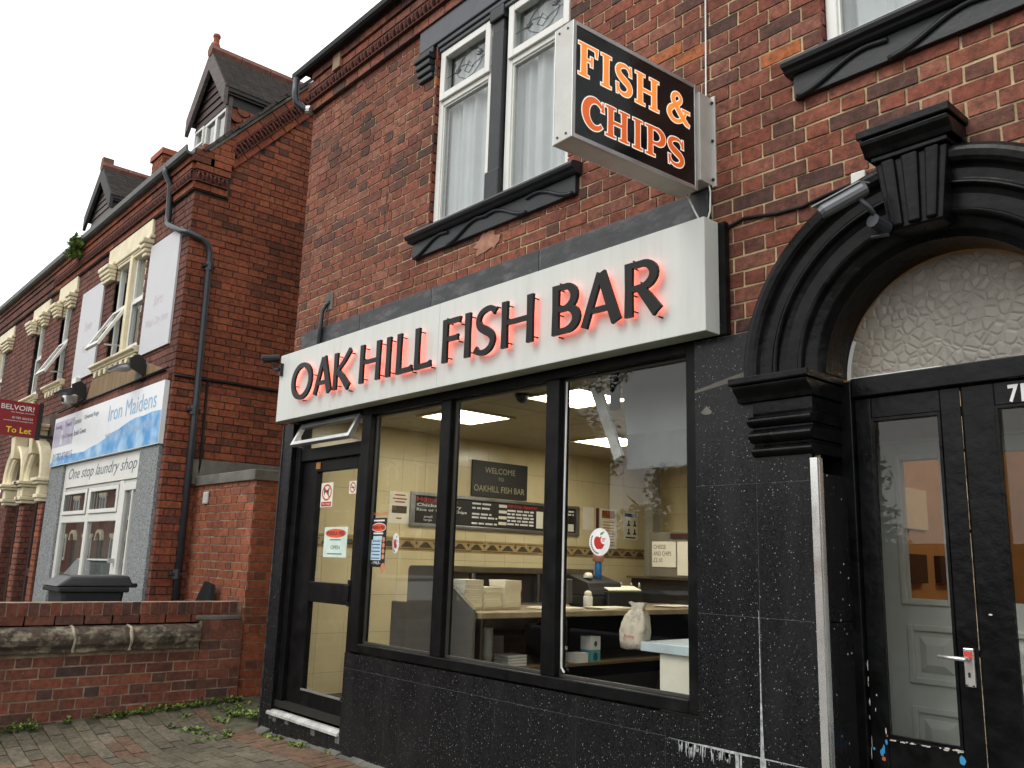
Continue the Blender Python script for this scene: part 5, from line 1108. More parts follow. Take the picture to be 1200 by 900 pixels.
# ================================================================== passage wall, garden wall
PW = thing('passage_wall', (-8.6, .1, 0), 'orange brick wall with a cement coping closing the passage between the houses', 'wall')
mb = MB(); holed(mb, 'y', .1035, -9.33, -7.878, -.1, 2.13, []); holed(mb, 'x', -7.878, .108, 3.0, -.1, 2.13, [])
pw = mb.build('wall', m_mortar_w, PW, recalc=False)
brickwork(pw, m_brick_o, 'y', .1, -9.33, -7.87, .14, 2.13, [], 260, seed=21)
brickwork(pw, m_brick_n, 'x', -7.87, .112, 2.0, .14, 2.13, [], 60, seed=22)
mb = MB(); mb.hexa([(-9.33,.07,2.13),(-7.84,.07,2.13),(-7.84,3,2.13),(-9.33,3,2.13),(-9.33,.07,2.235),(-7.84,.07,2.235),(-7.84,3,2.235),(-9.33,3,2.235)]); mb.build('cement_coping', m_cement, PW, bevel=.008)
MB().box(-9.05,-8.93,.07,.097,1.93,2.06).build('socket_plate', mat('broken_white_box', S(190,188,182), .6, stain=.8, stain_col=(.3,.3,.3,1), stain_scale=14), PW, bevel=.02)
t = thing('black_sheet', (-8.62, -.02, .3), 'black folded sheet leaning upright behind the garden wall', 'sheet')
b = MB(); b.hexa([(-9.45,.02,.3),(-8.58,-.10,.3),(-8.56,-.08,.3),(-9.43,.04,.3),(-8.60,.01,1.14),(-8.56,-.02,1.15),(-8.54,.0,1.15),(-8.58,.03,1.14)]); b.hexa([(-8.578,-.10,.3),(-8.36,-.03,.3),(-8.35,.0,.3),(-8.56,-.07,.3),(-8.558,-.02,1.15),(-8.42,-.0,1.12),(-8.41,.03,1.12),(-8.54,.01,1.15)])
b.build('sheet', m_rubber, t)

GW = thing('garden_wall', (-8.0, -1.6, 0), 'low brick garden wall with a rounded stone band and brick on edge top', 'wall')
WX = -7.85; Y0, Y1 = -3.6, .1
mb = MB(); holed(mb, 'x', WX-.003, Y0, -.29, -.3, .60, []); mb.box(-8.09,WX-.015,Y0,Y1,-.3,.60); mb.box(-8.07,WX-.075,Y0,Y1,.6,.99)
gw = mb.build('core', m_mortar_w, GW)
brickwork(GW, m_brick_w, 'x', WX, Y0, -.30, -.09, .585, [], 280, course=.0835, seed=31, bond='flemish', ln=.222, keep=lambda u, z: z > .055*u+.06)
# pier
mb = MB(); mb.box(-8.08,WX+.012,-.30,.085,-.1,.825); pier = mb.build('pier', m_mortar_w, GW)
brickwork(pier, m_brick_w, 'x', WX+.02, -.305, .09, .08, .745, [], 60, course=.0835, seed=33, ln=.19, hd=.19, bond='stretcher')
for k in range(5): inst(unit_bricks(m_brick_w)[k], 'brick', pier, (WX+.02, -.265+.078*k, .785), (0,0,pi/2), (.07,1,.085))
MB().box(-8.08,WX-.03,-.34,.08,.828,.872).build('mortar_flaunching', m_cement, pier, bevel=.012)
# stone coping, three lengths with smeared joints
prof = [(-8.10,.60),(WX+.07,.602)] + [(WX-.03+.125*cos(radians(a)), .70+.1*sin(radians(a))) for a in (-45,-20,5,30,55,75)] + [(-7.98,.805),(-8.10,.80)]
for a, c in ((-3.6,-2.41),(-2.40,-1.38),(-1.37,-.93),(-.92,-.325)):
    b = MB(); n = 10; k = len(prof); rgs = random.Random(int(a*100)); vs = []
    for i in range(n+1):
        y = a+(c-a)*i/n; vs += [(p[0]+(rgs.uniform(-.006,.006) if p[0] > -7.97 else 0), y, p[1]+rgs.uniform(-.004,.004)) for p in prof]
    b.add(vs, [(i*k+j,i*k+(j+1)%k,(i+1)*k+(j+1)%k,(i+1)*k+j) for i in range(n) for j in range(k)]+[tuple(range(k)),tuple(n*k+j for j in range(k))])
    b.build('coping_stone', m_stone, GW, bevel=.012)
m_jm = mat('smeared_mortar', S(158,148,130), .9, var=.3, vscale=20)
for y in (-2.405,-1.375,-.925):
    b = MB(); pp = [(q[0]+(.004 if q[0] > -7.97 else 0), q[1]+.003) for q in prof[1:-1]]
    b.tube([(q[0]-.006, y+random.uniform(-.008,.008), q[1]-.004) for q in pp], [random.uniform(.010,.018) for _ in pp], 6); b.build('mortar_joint', m_jm, GW, smooth=True)
for k in range(20): pass
n = 0; y = -3.3; rg = random.Random(17)
while y < -.02:
    inst(unit_bricks(m_brick_w)[n % 8], 'brick', GW, (WX-.065, y+.11, .849), (0,0,pi/2), (.212,1,.07)); y += .225; n += 1
y = -3.3; n = 0
while y < .06:
    w = rg.choice((.066,.068,.07)); o = inst(unit_bricks(m_brick_w)[n % 8], 'brick', GW, (WX-.06+rg.uniform(-.006,.004), y+w/2, .938+rg.uniform(-.003,.003)), (rg.uniform(-.02,.02),0,pi/2), (w,1,.098)); y += w+.012; n += 1
MB().box(-8.06,WX-.068,-3.3,.055,.885,.972).build('edge_mortar', m_mortar_w, GW)
MB().box(-8.06,WX-.075,-3.3,.06,.80,.888).build('bed_mortar', m_mortar_w, GW)

# weeds along the foot of the wall and in the passage mouth
def leafblob(name, spots, m_list, seed, label, size=(.012,.03), par=None):
    rg = random.Random(seed); b = MB()
    for (cx, cy, cz, r, h, n) in spots:
        for _ in range(n):
            a = rg.uniform(0,2*pi); q = r*sqrt(rg.random()); x, y = cx+q*cos(a), cy+q*sin(a); z = cz+rg.random()**1.5*h*(1-q/r*.6)
            s = rg.uniform(*size); th = rg.uniform(0,2*pi); ti = rg.uniform(.1,1.1); d = Vector((cos(th)*cos(ti), sin(th)*cos(ti), sin(ti))); sd_ = Vector((-sin(th), cos(th), 0)); p = Vector((x,y,z))
            b.add([p, p+d*s*.5+sd_*s*.38, p+d*s, p+d*s*.5-sd_*s*.38], [(0,1,2,3)], 0, rg.randrange(len(m_list)))
            if rg.random() < .3: b.add([(x,y,cz-.01),(x+.002,y,cz-.01),(p.x,p.y,p.z)], [(0,1,2)])
    o = b.build(name, m_list, par, recalc=False); return o
sp_ = []
rg = random.Random(8)
for k in range(26): y = -1.0+1.1*k/25; sp_.append((-7.80+rg.uniform(0,.06), y, gz(-7.80,y)-.005, rg.uniform(.03,.07), rg.uniform(.02,.07), rg.randint(20,46)))
for k in range(14): sp_.append((rg.uniform(-7.75,-7.1), rg.uniform(-.12,.1), gz(-7.4,0)+.0, rg.uniform(.05,.1), rg.uniform(.02,.09), 55))
for k in range(12): x = rg.uniform(-7.6,-6.9); y = rg.uniform(-.7,-.2); sp_.append((x, y, gz(x,y)-.002, rg.uniform(.03,.07), .03, 26))
for k in range(7): y = rg.uniform(-1.95,-1.55); sp_.append((-7.79+rg.uniform(0,.03), y, gz(-7.79,y), .05, .09, 40))
for k in range(5): y = rg.uniform(-1.5,-.9); sp_.append((-7.81, y, gz(-7.8,y), .03, .05, 14))
for k in range(16): x = rg.uniform(-6.9,-5.6); sp_.append((x, -.12, gz(x,-.12), .04, .02, 12))
tag(kind(leafblob('weeds', sp_, [m_leaf, m_leaf, m_leaf_y], 5, '', (.016,.042)), 'stuff'), 'low green weeds along wall foot and passage mouth', 'weeds')

# ================================================================== the laundry house next door
NY, NX, NX2, RP = -.27, -9.33, -15.05, 1.13        # front, right flank, party wall, roof pitch
LH = thing('laundry_house', (-12.2, NY, 0), 'red brick house with dormers, cream window heads and a grey rendered laundry shopfront', 'building')
roofz = lambda y: 5.85 + RP*(y+.24)
nh = [(-11.92,-10.72,3.87,5.2), (-14.52,-13.96,3.90,5.2), (-13.8,-9.45,-1,3.30), (-14.95,-13.99,-1,2.3), (-14.9,-14.04,2.3,2.65), (-14.75,-14.2,2.65,2.85)]
mb = MB(); holed(mb, 'y', NY+.0045, NX2, NX-.008, -.2, 5.9, nh)
fw = mb.build('front_wall', m_mortar_d, LH, recalc=False)
fh = nh + [(-12.28,-10.55,5.2,5.5),(-12.47,-12.2,5.03,5.27),(-10.78,-10.5,5.03,5.27),(-14.74,-13.74,5.2,5.48),(-12.35,-10.55,3.66,3.9),(-14.9,-13.8,3.7,3.92),(-15.05,-13.95,-1,3.4)]
brickwork(fw, m_brick_f, 'y', NY, NX2, NX, .1, 5.47, fh, 150, seed=41)
mb = MB(); mb.prism([(NY+.006,-.2),(NY+.006,5.95),(4.3,roofz(4.3)-.05),(8.8,5.95),(8.8,-.2)], 'x', NX-.2, NX-.005)
sw = mb.build('side_wall', m_mortar_d, LH)
brickwork(sw, m_brick_n, 'x', NX, NY, 2.2, .1, 7.9, [(NY-.1,.12,5.47,9)], 300, seed=42, keep=lambda u, z: z < roofz(u)-.40)
# eaves and verge
mb = MB(); mb.box(NX2,NX-.012,NY-.03,NY+.02,5.47,5.94); mb.prism([(NY-.03,5.47),(.12,5.47),(.12,6.2),(NY-.03,5.9)], 'x', NX-.02, NX+.02); mb.build('eaves_backing', m_mortar_d, LH)
mb = MB()
for k in range(27):
    x1 = NX+.03-.215*k; x0 = max(x1-.205, NX2)
    if x0 < x1: mb.box(x0,x1,NY-.04,NY+.01,5.485,5.557,random.random()); mb.box(x0,x1,NY-.075,NY+.01,5.705,5.775,random.random()); mb.box(x0-.0,x1,NY-.095,NY+.01,5.785,5.86,random.random())
for k in range(2): y0 = NY-.04+.205*k; mb.box(NX-.01,NX+.04,y0+.002,min(y0+.2,.12),5.4855,5.5565,random.random()); mb.box(NX-.01,NX+.075,y0+.002,min(y0+.2,.12),5.7055,5.7745,random.random()); mb.box(NX-.01,NX+.085,y0+.002-.05,min(y0+.2,.12),5.7855,5.859,random.random())
for (ya, yb_, za) in ((-.32,-.13,5.868),(-.122,.118,5.868),(-.25,-.06,5.948),(-.052,.118,5.948)): mb.box(NX-.01,NX+.085,ya,yb_,za,za+.072,random.random())
for k, (ya, z0) in enumerate(((-.12,6.028),(-.04,6.108),(.03,6.188))): mb.box(NX-.01,NX+.082,ya,min(ya+.19,.118),z0,z0+.072,random.random()); (mb.box(NX-.01,NX+.082,ya+.2,.118,z0,z0+.072,random.random()) if ya+.2 < .1 else None)
kind(mb.build('eaves_bricks', m_brick_n, LH), 'stuff')
for k in range(51):
    x = NX-.03-.111*k
    if x > NX2: inst(orn, 'ornament_brick', LH, (x, NY-.05, 5.63), (0,0,0), (1,1,1.15))
for k in range(4): inst(orn, 'ornament_brick', LH, (NX+.045, NY+.02+.095*k, 5.63), (0,0,pi/2), (.85,1,1.15))
SL = Vector((0, cos(math.atan(RP)), sin(math.atan(RP)))); NV = Vector((0, -SL.z, SL.y))
vb = Vector((NX, .10, roofz(.10)+.02))
def verge(b, s0, s1, h0, h1, out, rnd=0):
    P = []
    for hh in (h0, h1):
        for s_, o_ in ((s0, -.01),(s1, -.01),(s1, out),(s0, out)): q = vb + SL*s_ + NV*hh; P.append((NX+o_, q.y, q.z))
    b.hexa(P, rnd)
mb = MB()
for k in range(13):
    verge(mb, .23*k-.06+.004, .23*k-.06+.222, -.085, -.012, .075, random.random()); verge(mb, .23*k-.27+.004, .23*k-.27+.222, -.29, -.215, .04, random.random())
kind(mb.build('verge_bricks', m_brick_n, LH), 'stuff')
mb = MB(); verge(mb, -.25, 3.0, -.29, .0, .018); mb.build('verge_backing', m_mortar_d, LH)
for k in range(28):
    q = vb + SL*(-.11+.111*k) + NV*(-.15)
    o = inst(orn, 'ornament_brick', LH, (NX+.055, q.y, q.z), (0,0,0), (1,1,1.1)); o.rotation_euler = (Matrix.Rotation(math.atan(RP),3,'X') @ Matrix.Rotation(pi/2,3,'Z')).to_euler()
mb = MB(); verge(mb, -.42, 3.2, .0, .03, .10); mb.build('verge_cement', m_cement, LH)
rgv = random.Random(3); mb = MB()
for k in range(30): verge(mb, -.48+.11*k, -.48+.11*k+.16, .032+rgv.uniform(0,.012), .055+rgv.uniform(0,.02), .12+rgv.uniform(-.02,.03))
mb.build('verge_tile', m_rooft, LH)
mb = MB(); R0 = (-.26, roofz(-.26)+.02); mb.prism([R0,(4.3,roofz(4.3)+.03),(9,roofz(-.4)),(9,roofz(-.4)-.06),(4.3,roofz(4.3)-.05),(R0[0],R0[1]-.06)], 'x', NX2, NX-.02); mb.build('roof', m_rooft, LH)
gp = [(-.10,6.00),(-.11,5.93),(-.15,5.90),(-.20,5.905),(-.225,5.93),(-.23,6.0),(-.21,6.0),(-.2,5.94),(-.15,5.92),(-.12,5.94),(-.115,6.0)]
gp = [(p[0]*.9+NY+.035, p[1]-.05) for p in gp]
mb = MB(); mb.prism(gp, 'x', NX2, NX+.06); mb.build('gutter', mat('old_gutter', S(58,60,58), .5, var=.3, stain=.5, stain_col=(.14,.14,.12,1)), LH)
mb = MB(); mb.tube([(-9.93,NY-.15,5.9),(-9.93,NY-.15,5.82),(-9.93,NY-.08,5.70),(-9.93,NY-.06,5.3),(-9.93,NY-.06,5.22),(-9.88,NY-.06,5.18),(-9.4,NY-.06,4.97),(-9.30,NY-.02,4.94),(-9.28,NY+.12,4.90),(-9.275,NY+.2,4.84),(-9.275,NY+.23,4.74),(-9.275,NY+.25,3),(-9.275,NY+.26,.2)], .036, 10)
dp = mb.build('downpipe', m_gutter, LH, smooth=True)
mb = MB()
for z in (4.6,2.95,1.2): mb.tube([(-9.275,NY+.235,z-.05),(-9.275,NY+.235,z+.05)], .045, 10); mb.box(-9.33,-9.24,NY+.17,NY+.30,z-.012,z+.012)
mb.build('pipe_collar', m_gutter, dp)
mb = MB(); mb.tube([(-9.31,NY+.0,3.31),(-9.31,.3,3.315),(-9.31,.9,3.31),(-9.31,2.2,3.32)], .016, 6); mb.tube([(-9.315,.10,3.3),(-9.315,.11,2.4),(-9.312,.1,2.2)], .014, 6); mb.build('black_cable', m_rubber, LH, smooth=True)
mb = MB(); mb.hexa([(-9.335,.03,2.15),(-9.29,.03,2.15),(-9.29,2.0,2.2),(-9.335,2.0,2.2),(-9.335,.03,2.42),(-9.315,.03,2.42),(-9.315,2.0,2.46),(-9.335,2.0,2.46)]); mb.build('cement_flashing', m_cement, LH)

# ---- first floor windows of both neighbours
def sash_win(parent, x0, x1, z0, z1, y, tz, opened=None, w=.05):
    b = MB(); b.bars(x0,x1,z0,z1,w,y,y+.06); b.box(x0+w,x1-w,y,y+.06,tz-.03,tz+.03); f = b.build('window', m_white, parent, bevel=.004, seg=1)
    g = MB(); g.box(x0+w+.001,x1-w-.001,y+.03,y+.036,tz+.031,z1-w-.001); g.build('pane', m_glass_far, f)
    if opened:
        s = MB(); h = tz-.03-z0-w*.3; s.bars(x0+.02,x1-.02,-h,0,.055,-.02,.02); g2 = MB(); g2.box(x0+.076,x1-.076,-.004,.002,-h+.056,-.056)
        so = s.build('open_sash', m_white, None, loc=(0,0,0), bevel=.004, seg=1); so.parent = f; po = WL[f.name]; so.location = (-po[0], y-.02-po[1], tz-.035-po[2]); so.rotation_euler = (radians(-opened),0,0)
        go = g2.build('sash_pane', m_glass_far, None, loc=(0,0,0)); go.parent = so
        go.parent = f; go.location = so.location; go.rotation_euler = so.rotation_euler
        d = MB(); d.box(x0+w,x1-w,y+.25,y+.26,z0+w,tz-.03); d.build('gap_shade_sheet', m_wblack, f)  # black sheet stands in for the dark room past the open sash
        st = MB(); st.tube([(x1-.06,y,z0+.12),(x1-.06,y-.22,z0+.10)], .012, 6); st.build('stay', m_alu, f)
    else:
        s = MB(); s.bars(x0+.025,x1-.025,z0+.03,tz-.01,.045,y-.015,y-.001); s.build('sash', m_white, f, bevel=.004, seg=1)
        g = MB(); g.box(x0+w+.001,x1-w-.001,y+.03,y+.036,z0+w+.001,tz-.031); g.build('pane', m_glass_far, f)
    c = MB(); n = 26; xs = [x0+.03+(x1-x0-.06)*i/n for i in range(n+1)]; fq = lambda x: y+.16+.012*sin(x*60)+.01*sin(x*37)
    zb = tz if opened else z0+.03
    c.add([(x,fq(x),zb) for x in xs]+[(x,fq(x),z1) for x in xs], [(i,i+1,n+2+i,n+1+i) for i in range(n)]); c.build('net_curtain', m_curtain, f, recalc=False)
def cream_head(parent, x0, x1, z0, z1, xo0, xo1):
    b = MB(); b.box(x0,x1,NY-.03,NY+.1,z0,z1); b.box(xo0+.02,xo1-.02,NY-.01,NY+.1,z0-.03,z0-.001); b.box(xo0+.03,xo1-.03,NY+.0,NY+.1,z0-.07,z0-.031); b.build('lintel', m_creamst, parent, bevel=.008, seg=1)
    for a, c in ((x0-.10,xo0+.0),(xo1-.0,x1+.05)):
        b = MB()
        for i, (e, za, zb, yy) in enumerate(((.0,-.0,.05,.06),(.015,-.065,-.003,.13),(.03,-.12,-.068,.11),(.045,-.17,-.123,.09),(.06,-.22,-.173,.07))): b.box(a+(e if a < xo0 else 0), c-(e if a >= xo0 else 0), NY-yy, NY+.08, z0+za-.0005*i, z0+zb)
        b.build('bracket', m_creamst, parent, bevel=.014)
def cream_sill(parent, x0, x1, z):
    b = MB(); b.prism([(NY+.06,z),(NY-.07,z-.012),(NY-.09,z-.03),(NY-.085,z-.055),(NY-.05,z-.07),(NY-.045,z-.095),(NY+.06,z-.095)], 'x', x0, x1); b.box(x0+.03,x1-.03,NY-.03,NY+.05,z-.12,z-.0955)
    n = max(3, round((x1-x0)/.21))
    for k in range(n):
        cx = x0+.05+(x1-x0-.1)*(k+.5)/n; b.prism([(cx-.05,z-.12),(cx+.05,z-.12),(cx+.045,z-.16),(cx+.02,z-.20),(cx-.02,z-.20),(cx-.045,z-.16)], 'y', NY-.035, NY+.02)
    b.build('sill', m_creamst, parent, bevel=.006, seg=1)
sash_win(LH, -11.91,-11.37,3.88,5.17,NY+.05,4.55,opened=28); sash_win(LH, -11.27,-10.73,3.88,5.17,NY+.05,4.55)
mb = MB(); mb.box(-11.37,-11.27,NY-.01,NY+.12,3.875,5.2); mb.build('mullion', m_creamst, LH, bevel=.012)
cream_head(LH, -12.25,-10.57,5.205,5.49,-11.93,-10.71); cream_sill(LH, -12.36,-10.6,3.865)
sash_win(LH, -14.51,-13.97,3.91,5.17,NY+.05,4.55,opened=28); cream_head(LH, -14.72,-13.76,5.205,5.48,-14.53,-13.95); cream_sill(LH, -14.85,-13.83,3.895)
mb = MB(); mb.box(NX2+.1,NX-.25,.0,.02,3.5,5.6); mb.build('dark_room_sheet', m_wblack, LH)  # black sheet close behind the curtains stands in for the unlit rooms
# boards hung beside the window, cement patch, lamps
for x0, x1, z0, z1, lab, txt in ((-10.51,-9.55,3.70,5.08,'large pale grey board right of the open window, faint lettering', (('Shirts',4.25,.3),('Wash Dry Iron',3.98,.72))), (-13.32,-12.32,3.76,5.08,'large pale grey board left of the open window, faint lettering', (('Duvets',4.45,.32),('Rugs',4.1,.3)))):
    t = thing('wall_board', ((x0+x1)/2, NY-.02, z0), lab, 'sign board', 'pale boards on the laundry wall')
    MB().box(x0,x1,NY-.03,NY-.006,z0,z1).build('board', m_board, t)
    for s_, z, w in txt: text(t, s_, 'faint_lettering', bpy.data.materials.get('faded_pink') or mat('faded_pink', S(190,172,180), .6), (x0+x1)/2-w/2, z, w, .13, 'y', NY-.0306)
mb = MB(); mb.prism([(-12.5,3.40),(-9.55,3.40),(-10.35,3.62),(-10.55,3.66),(-12.3,3.66)], 'y', NY-.022, NY+.01); mb.build('cement_patch', m_patch, LH)
mb = MB()
for k in range(21): x = -13.75+.208*k; mb.box(x,x+.2,NY-.04,NY+.01,3.275,3.335,random.random())
mb.build('soldier_course', m_brick_f, LH)
mb = MB(); mb.tube([(-13.7,NY-.05,3.36),(-12.5,NY-.05,3.375),(-10.5,NY-.05,3.385),(-9.4,NY-.05,3.40)], .014, 6); mb.build('lamp_cable', m_rubber, LH)
for i, x in enumerate((-10.38,-12.68)):
    t = thing('flood_lamp', (x, NY, 3.45), 'dark floodlight over the sign, ' + ('right end, below a grey board' if i == 0 else 'left end beside a white camera'), 'lamp', 'floodlights over the laundry sign')
    b = MB(); b.hexa([(x-.16,NY-.34,3.47),(x+.16,NY-.34,3.47),(x+.17,NY-.12,3.50),(x-.17,NY-.12,3.50),(x-.17,NY-.36,3.50),(x+.17,NY-.36,3.50),(x+.13,NY-.10,3.60),(x-.13,NY-.10,3.60)]); b.build('housing', m_steel if i == 0 else m_gutter, t, bevel=.01)
    b = MB(); b.prism([(NY-.01,3.40),(NY-.20,3.49),(NY-.22,3.60),(NY-.12,3.66),(NY-.04,3.6)], 'x', x+.17, x+.20); b.box(x-.05,x+.19,NY-.06,NY-.012,3.40,3.47); b.build('bracket', m_wblack, t)
t = thing('junction_box', (-13.0, NY, 3.5), 'small white box above the left floodlight', 'box'); MB().box(-13.1,-12.9,NY-.08,NY-.002,3.62,3.78).build('lid', m_white, t, bevel=.008)
t = thing('wall_camera', (-13.0, NY, 3.36), 'small white security camera left of the laundry sign lamp', 'security camera')
b = MB(); b.box(-13.08,-12.88,NY-.18,NY-.02,3.40,3.53); b.build('body', m_white, t, bevel=.02); b = MB(); b.tube([(-12.98,NY-.185,3.45),(-12.98,NY-.215,3.445)], .035, 12); b.build('lens', m_wblack, t)

# ---- the rendered shopfront
MB().box(-13.80,-13.1,NY-.03,NY+.05,-.2,2.555).build('rendered_pilaster', m_pebble, LH); MB().box(-10.02,-9.435,NY-.035,NY+.05,-.2,2.555).build('rendered_pilaster', m_pebble, LH)
mb = MB(); mb.box(-13.1,-10.02,NY-.0,NY+.05,-.2,.62); mb.build('rendered_base', m_pebble, LH)
mb = MB()
y0, y1 = NY+.0, NY+.07
mb.box(-13.1,-13.0,y0,y1,.62,2.555); mb.box(-10.70,-10.58,y0,y1,.2,2.23); mb.box(-13.0,-10.02,y0+.02,y1,2.19,2.235); mb.box(-13.0,-10.70,y0+.005,y1,.621,.70)
mb.box(-11.93,-11.83,y0+.005,y1,.70,2.19); mb.box(-13.0,-11.93,y0+.007,y1,1.76,1.86); mb.box(-11.83,-10.70,y0+.007,y1,1.76,1.86)
swf = mb.build('shop_window', m_white, LH, bevel=.008, seg=1)
for a, b_, c, d in ((-13.0,-11.93,.70,1.76),(-11.83,-10.70,.70,1.76),(-13.0,-11.93,1.86,2.19),(-11.83,-10.70,1.86,2.19)):
    if c > 1.8: s = MB(); s.bars(a+.01,b_-.01,c+.005,d-.005,.05,y0-.012,y0+.004); s.build('sash', m_white, swf, bevel=.005, seg=1)
    MB().box(a+.001,b_-.001,y0+.035,y0+.041,c+.001,d-.001).build('pane', m_glass_far, swf)
for i, (a, b_) in enumerate(((-13.0,-12.02),(-12.015,-11.02),(-11.015,-10.03))): MB().box(a,b_,NY-.005,NY+.03,2.237,2.553).build('sign_plank', m_white, LH)
text(LH, 'One stop laundry shop', 'lettering', mat('grey_blue_script', S(96,104,122), .6), -12.88, 2.30, 2.72, .19, 'y', NY-.0065, shear=.3)
mb = MB(); mb.bars(-10.575,-10.03,.2,2.188,.085,y0-.005,y1-.01); mb.box(-10.49,-10.115,y0-.005,y1-.01,1.06,1.15); mb.box(-10.25,-10.22,y0-.003,y1-.01,1.15,2.10); dr = mb.build('shop_door', m_white, LH, bevel=.006, seg=1)
MB().box(-10.49,-10.115,y0+.02,y0+.03,.285,1.06).build('lower_panel', m_white, dr); MB().box(-10.489,-10.251,y0+.03,y0+.036,1.151,2.10).build('pane', m_glass_far, dr); MB().box(-10.219,-10.116,y0+.03,y0+.036,1.151,2.10).build('pane', m_glass_far, dr)
MB().box(-10.62,-10.55,y0-.06,y0-.0055,1.28,1.33).build('handle', m_alu, dr)
mb = MB(); mb.box(-13.7,-9.6,2.2,2.25,-.2,3.2); mb.box(-13.7,-13.65,NY+.1,2.2,-.2,3.2); mb.box(-9.65,-9.6,NY+.1,2.2,-.2,3.2); mb.box(-13.7,-9.6,NY+.1,2.2,2.6,2.65); mb.build('laundry_interior', m_plaster, LH)
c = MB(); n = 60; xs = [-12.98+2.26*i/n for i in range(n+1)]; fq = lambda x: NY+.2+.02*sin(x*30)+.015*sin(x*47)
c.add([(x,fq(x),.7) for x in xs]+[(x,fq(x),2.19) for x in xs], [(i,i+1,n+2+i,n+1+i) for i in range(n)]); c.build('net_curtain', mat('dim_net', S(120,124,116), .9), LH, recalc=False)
# the laundry sign
t = thing('laundry_sign', (-11.58, NY-.05, 2.56), 'white and blue laundry shop sign with Iron Maidens lettering', 'sign')
SYL = NY-.06
MB().box(-13.75,-9.41,SYL,NY-.006,2.562,3.262).build('board', mat('white_sign_sheet', S(226,230,232), .35, var=.03), t)
m_wave = bpy.data.materials.new('blue_water_print'); m_wave.use_nodes = True; N_ = m_wave.node_tree.nodes; L_ = m_wave.node_tree.links; B_ = N_['Principled BSDF']; B_.inputs['Roughness'].default_value = .4
g_ = N_.new('ShaderNodeNewGeometry'); n_ = N_.new('ShaderNodeTexNoise'); n_.inputs['Scale'].default_value = 5; n_.inputs['Detail'].default_value = 6; L_.new(g_.outputs['Position'], n_.inputs['Vector'])
r_ = N_.new('ShaderNodeValToRGB'); r_.color_ramp.elements[0].position = .38; r_.color_ramp.elements[0].color = S(50,142,206); r_.color_ramp.elements[1].position = .8; r_.color_ramp.elements[1].color = S(190,220,238); L_.new(n_.outputs['Fac'], r_.inputs['Fac']); L_.new(r_.outputs['Color'], B_.inputs['Base Color'])
b = MB(); pts = [(-13.74,2.57),(-9.42,2.57),(-9.42,2.93)]+[(-9.42-.27*k, 2.93+.05*sin(k*.5)-.020*k+.01*sin(k*2.3)) for k in range(1,16)]+[(-13.74,2.60)]
b.prism(pts, 'y', SYL-.0012, SYL-.0004); b.build('wave_print', m_wave, t)
MB().box(-13.72,-12.75,SYL-.0010,SYL-.0004,2.83,3.2).build('lilac_panel', mat('lilac_print', S(188,184,204), .4), t)
MB().box(-13.35,-13.27,SYL-.0016,SYL-.0011,2.86,3.06).build('exclamation_stroke', m_wwhite, t)
m_sbl = mat('sky_blue_lettering', S(132,178,216), .4); m_slate_t = mat('slate_lettering', S(90,94,116), .4)
text(t, 'Iron Maidens', 'lettering', m_sbl, -11.25, 2.98, 1.65, .20, 'y', SYL-.002)
text(t, 'we care for your load', 'lettering', bpy.data.materials.get('dust_lettering') or mat('dust_lettering', S(160,176,194), .4), -11.3, 2.74, 1.7, .12, 'y', SYL-.002)
for s_, x, z, w in (('Ironing',-13.66,3.08,.32),('Towels',-13.2,3.09,.33),('Curtains',-12.78,3.09,.36),('Oriental Rugs',-12.3,3.10,.62),('Dry Cleaning',-13.3,2.92,.55),('Bridal Gowns',-12.7,2.93,.55)): text(t, s_, 'lettering', m_slate_t, x, z, w, .075, 'y', SYL-.0022)
text(t, '01782 834015', 'lettering', mat('navy_lettering', S(50,84,140), .4), -13.62, 2.63, .95, .11, 'y', SYL-.0022)

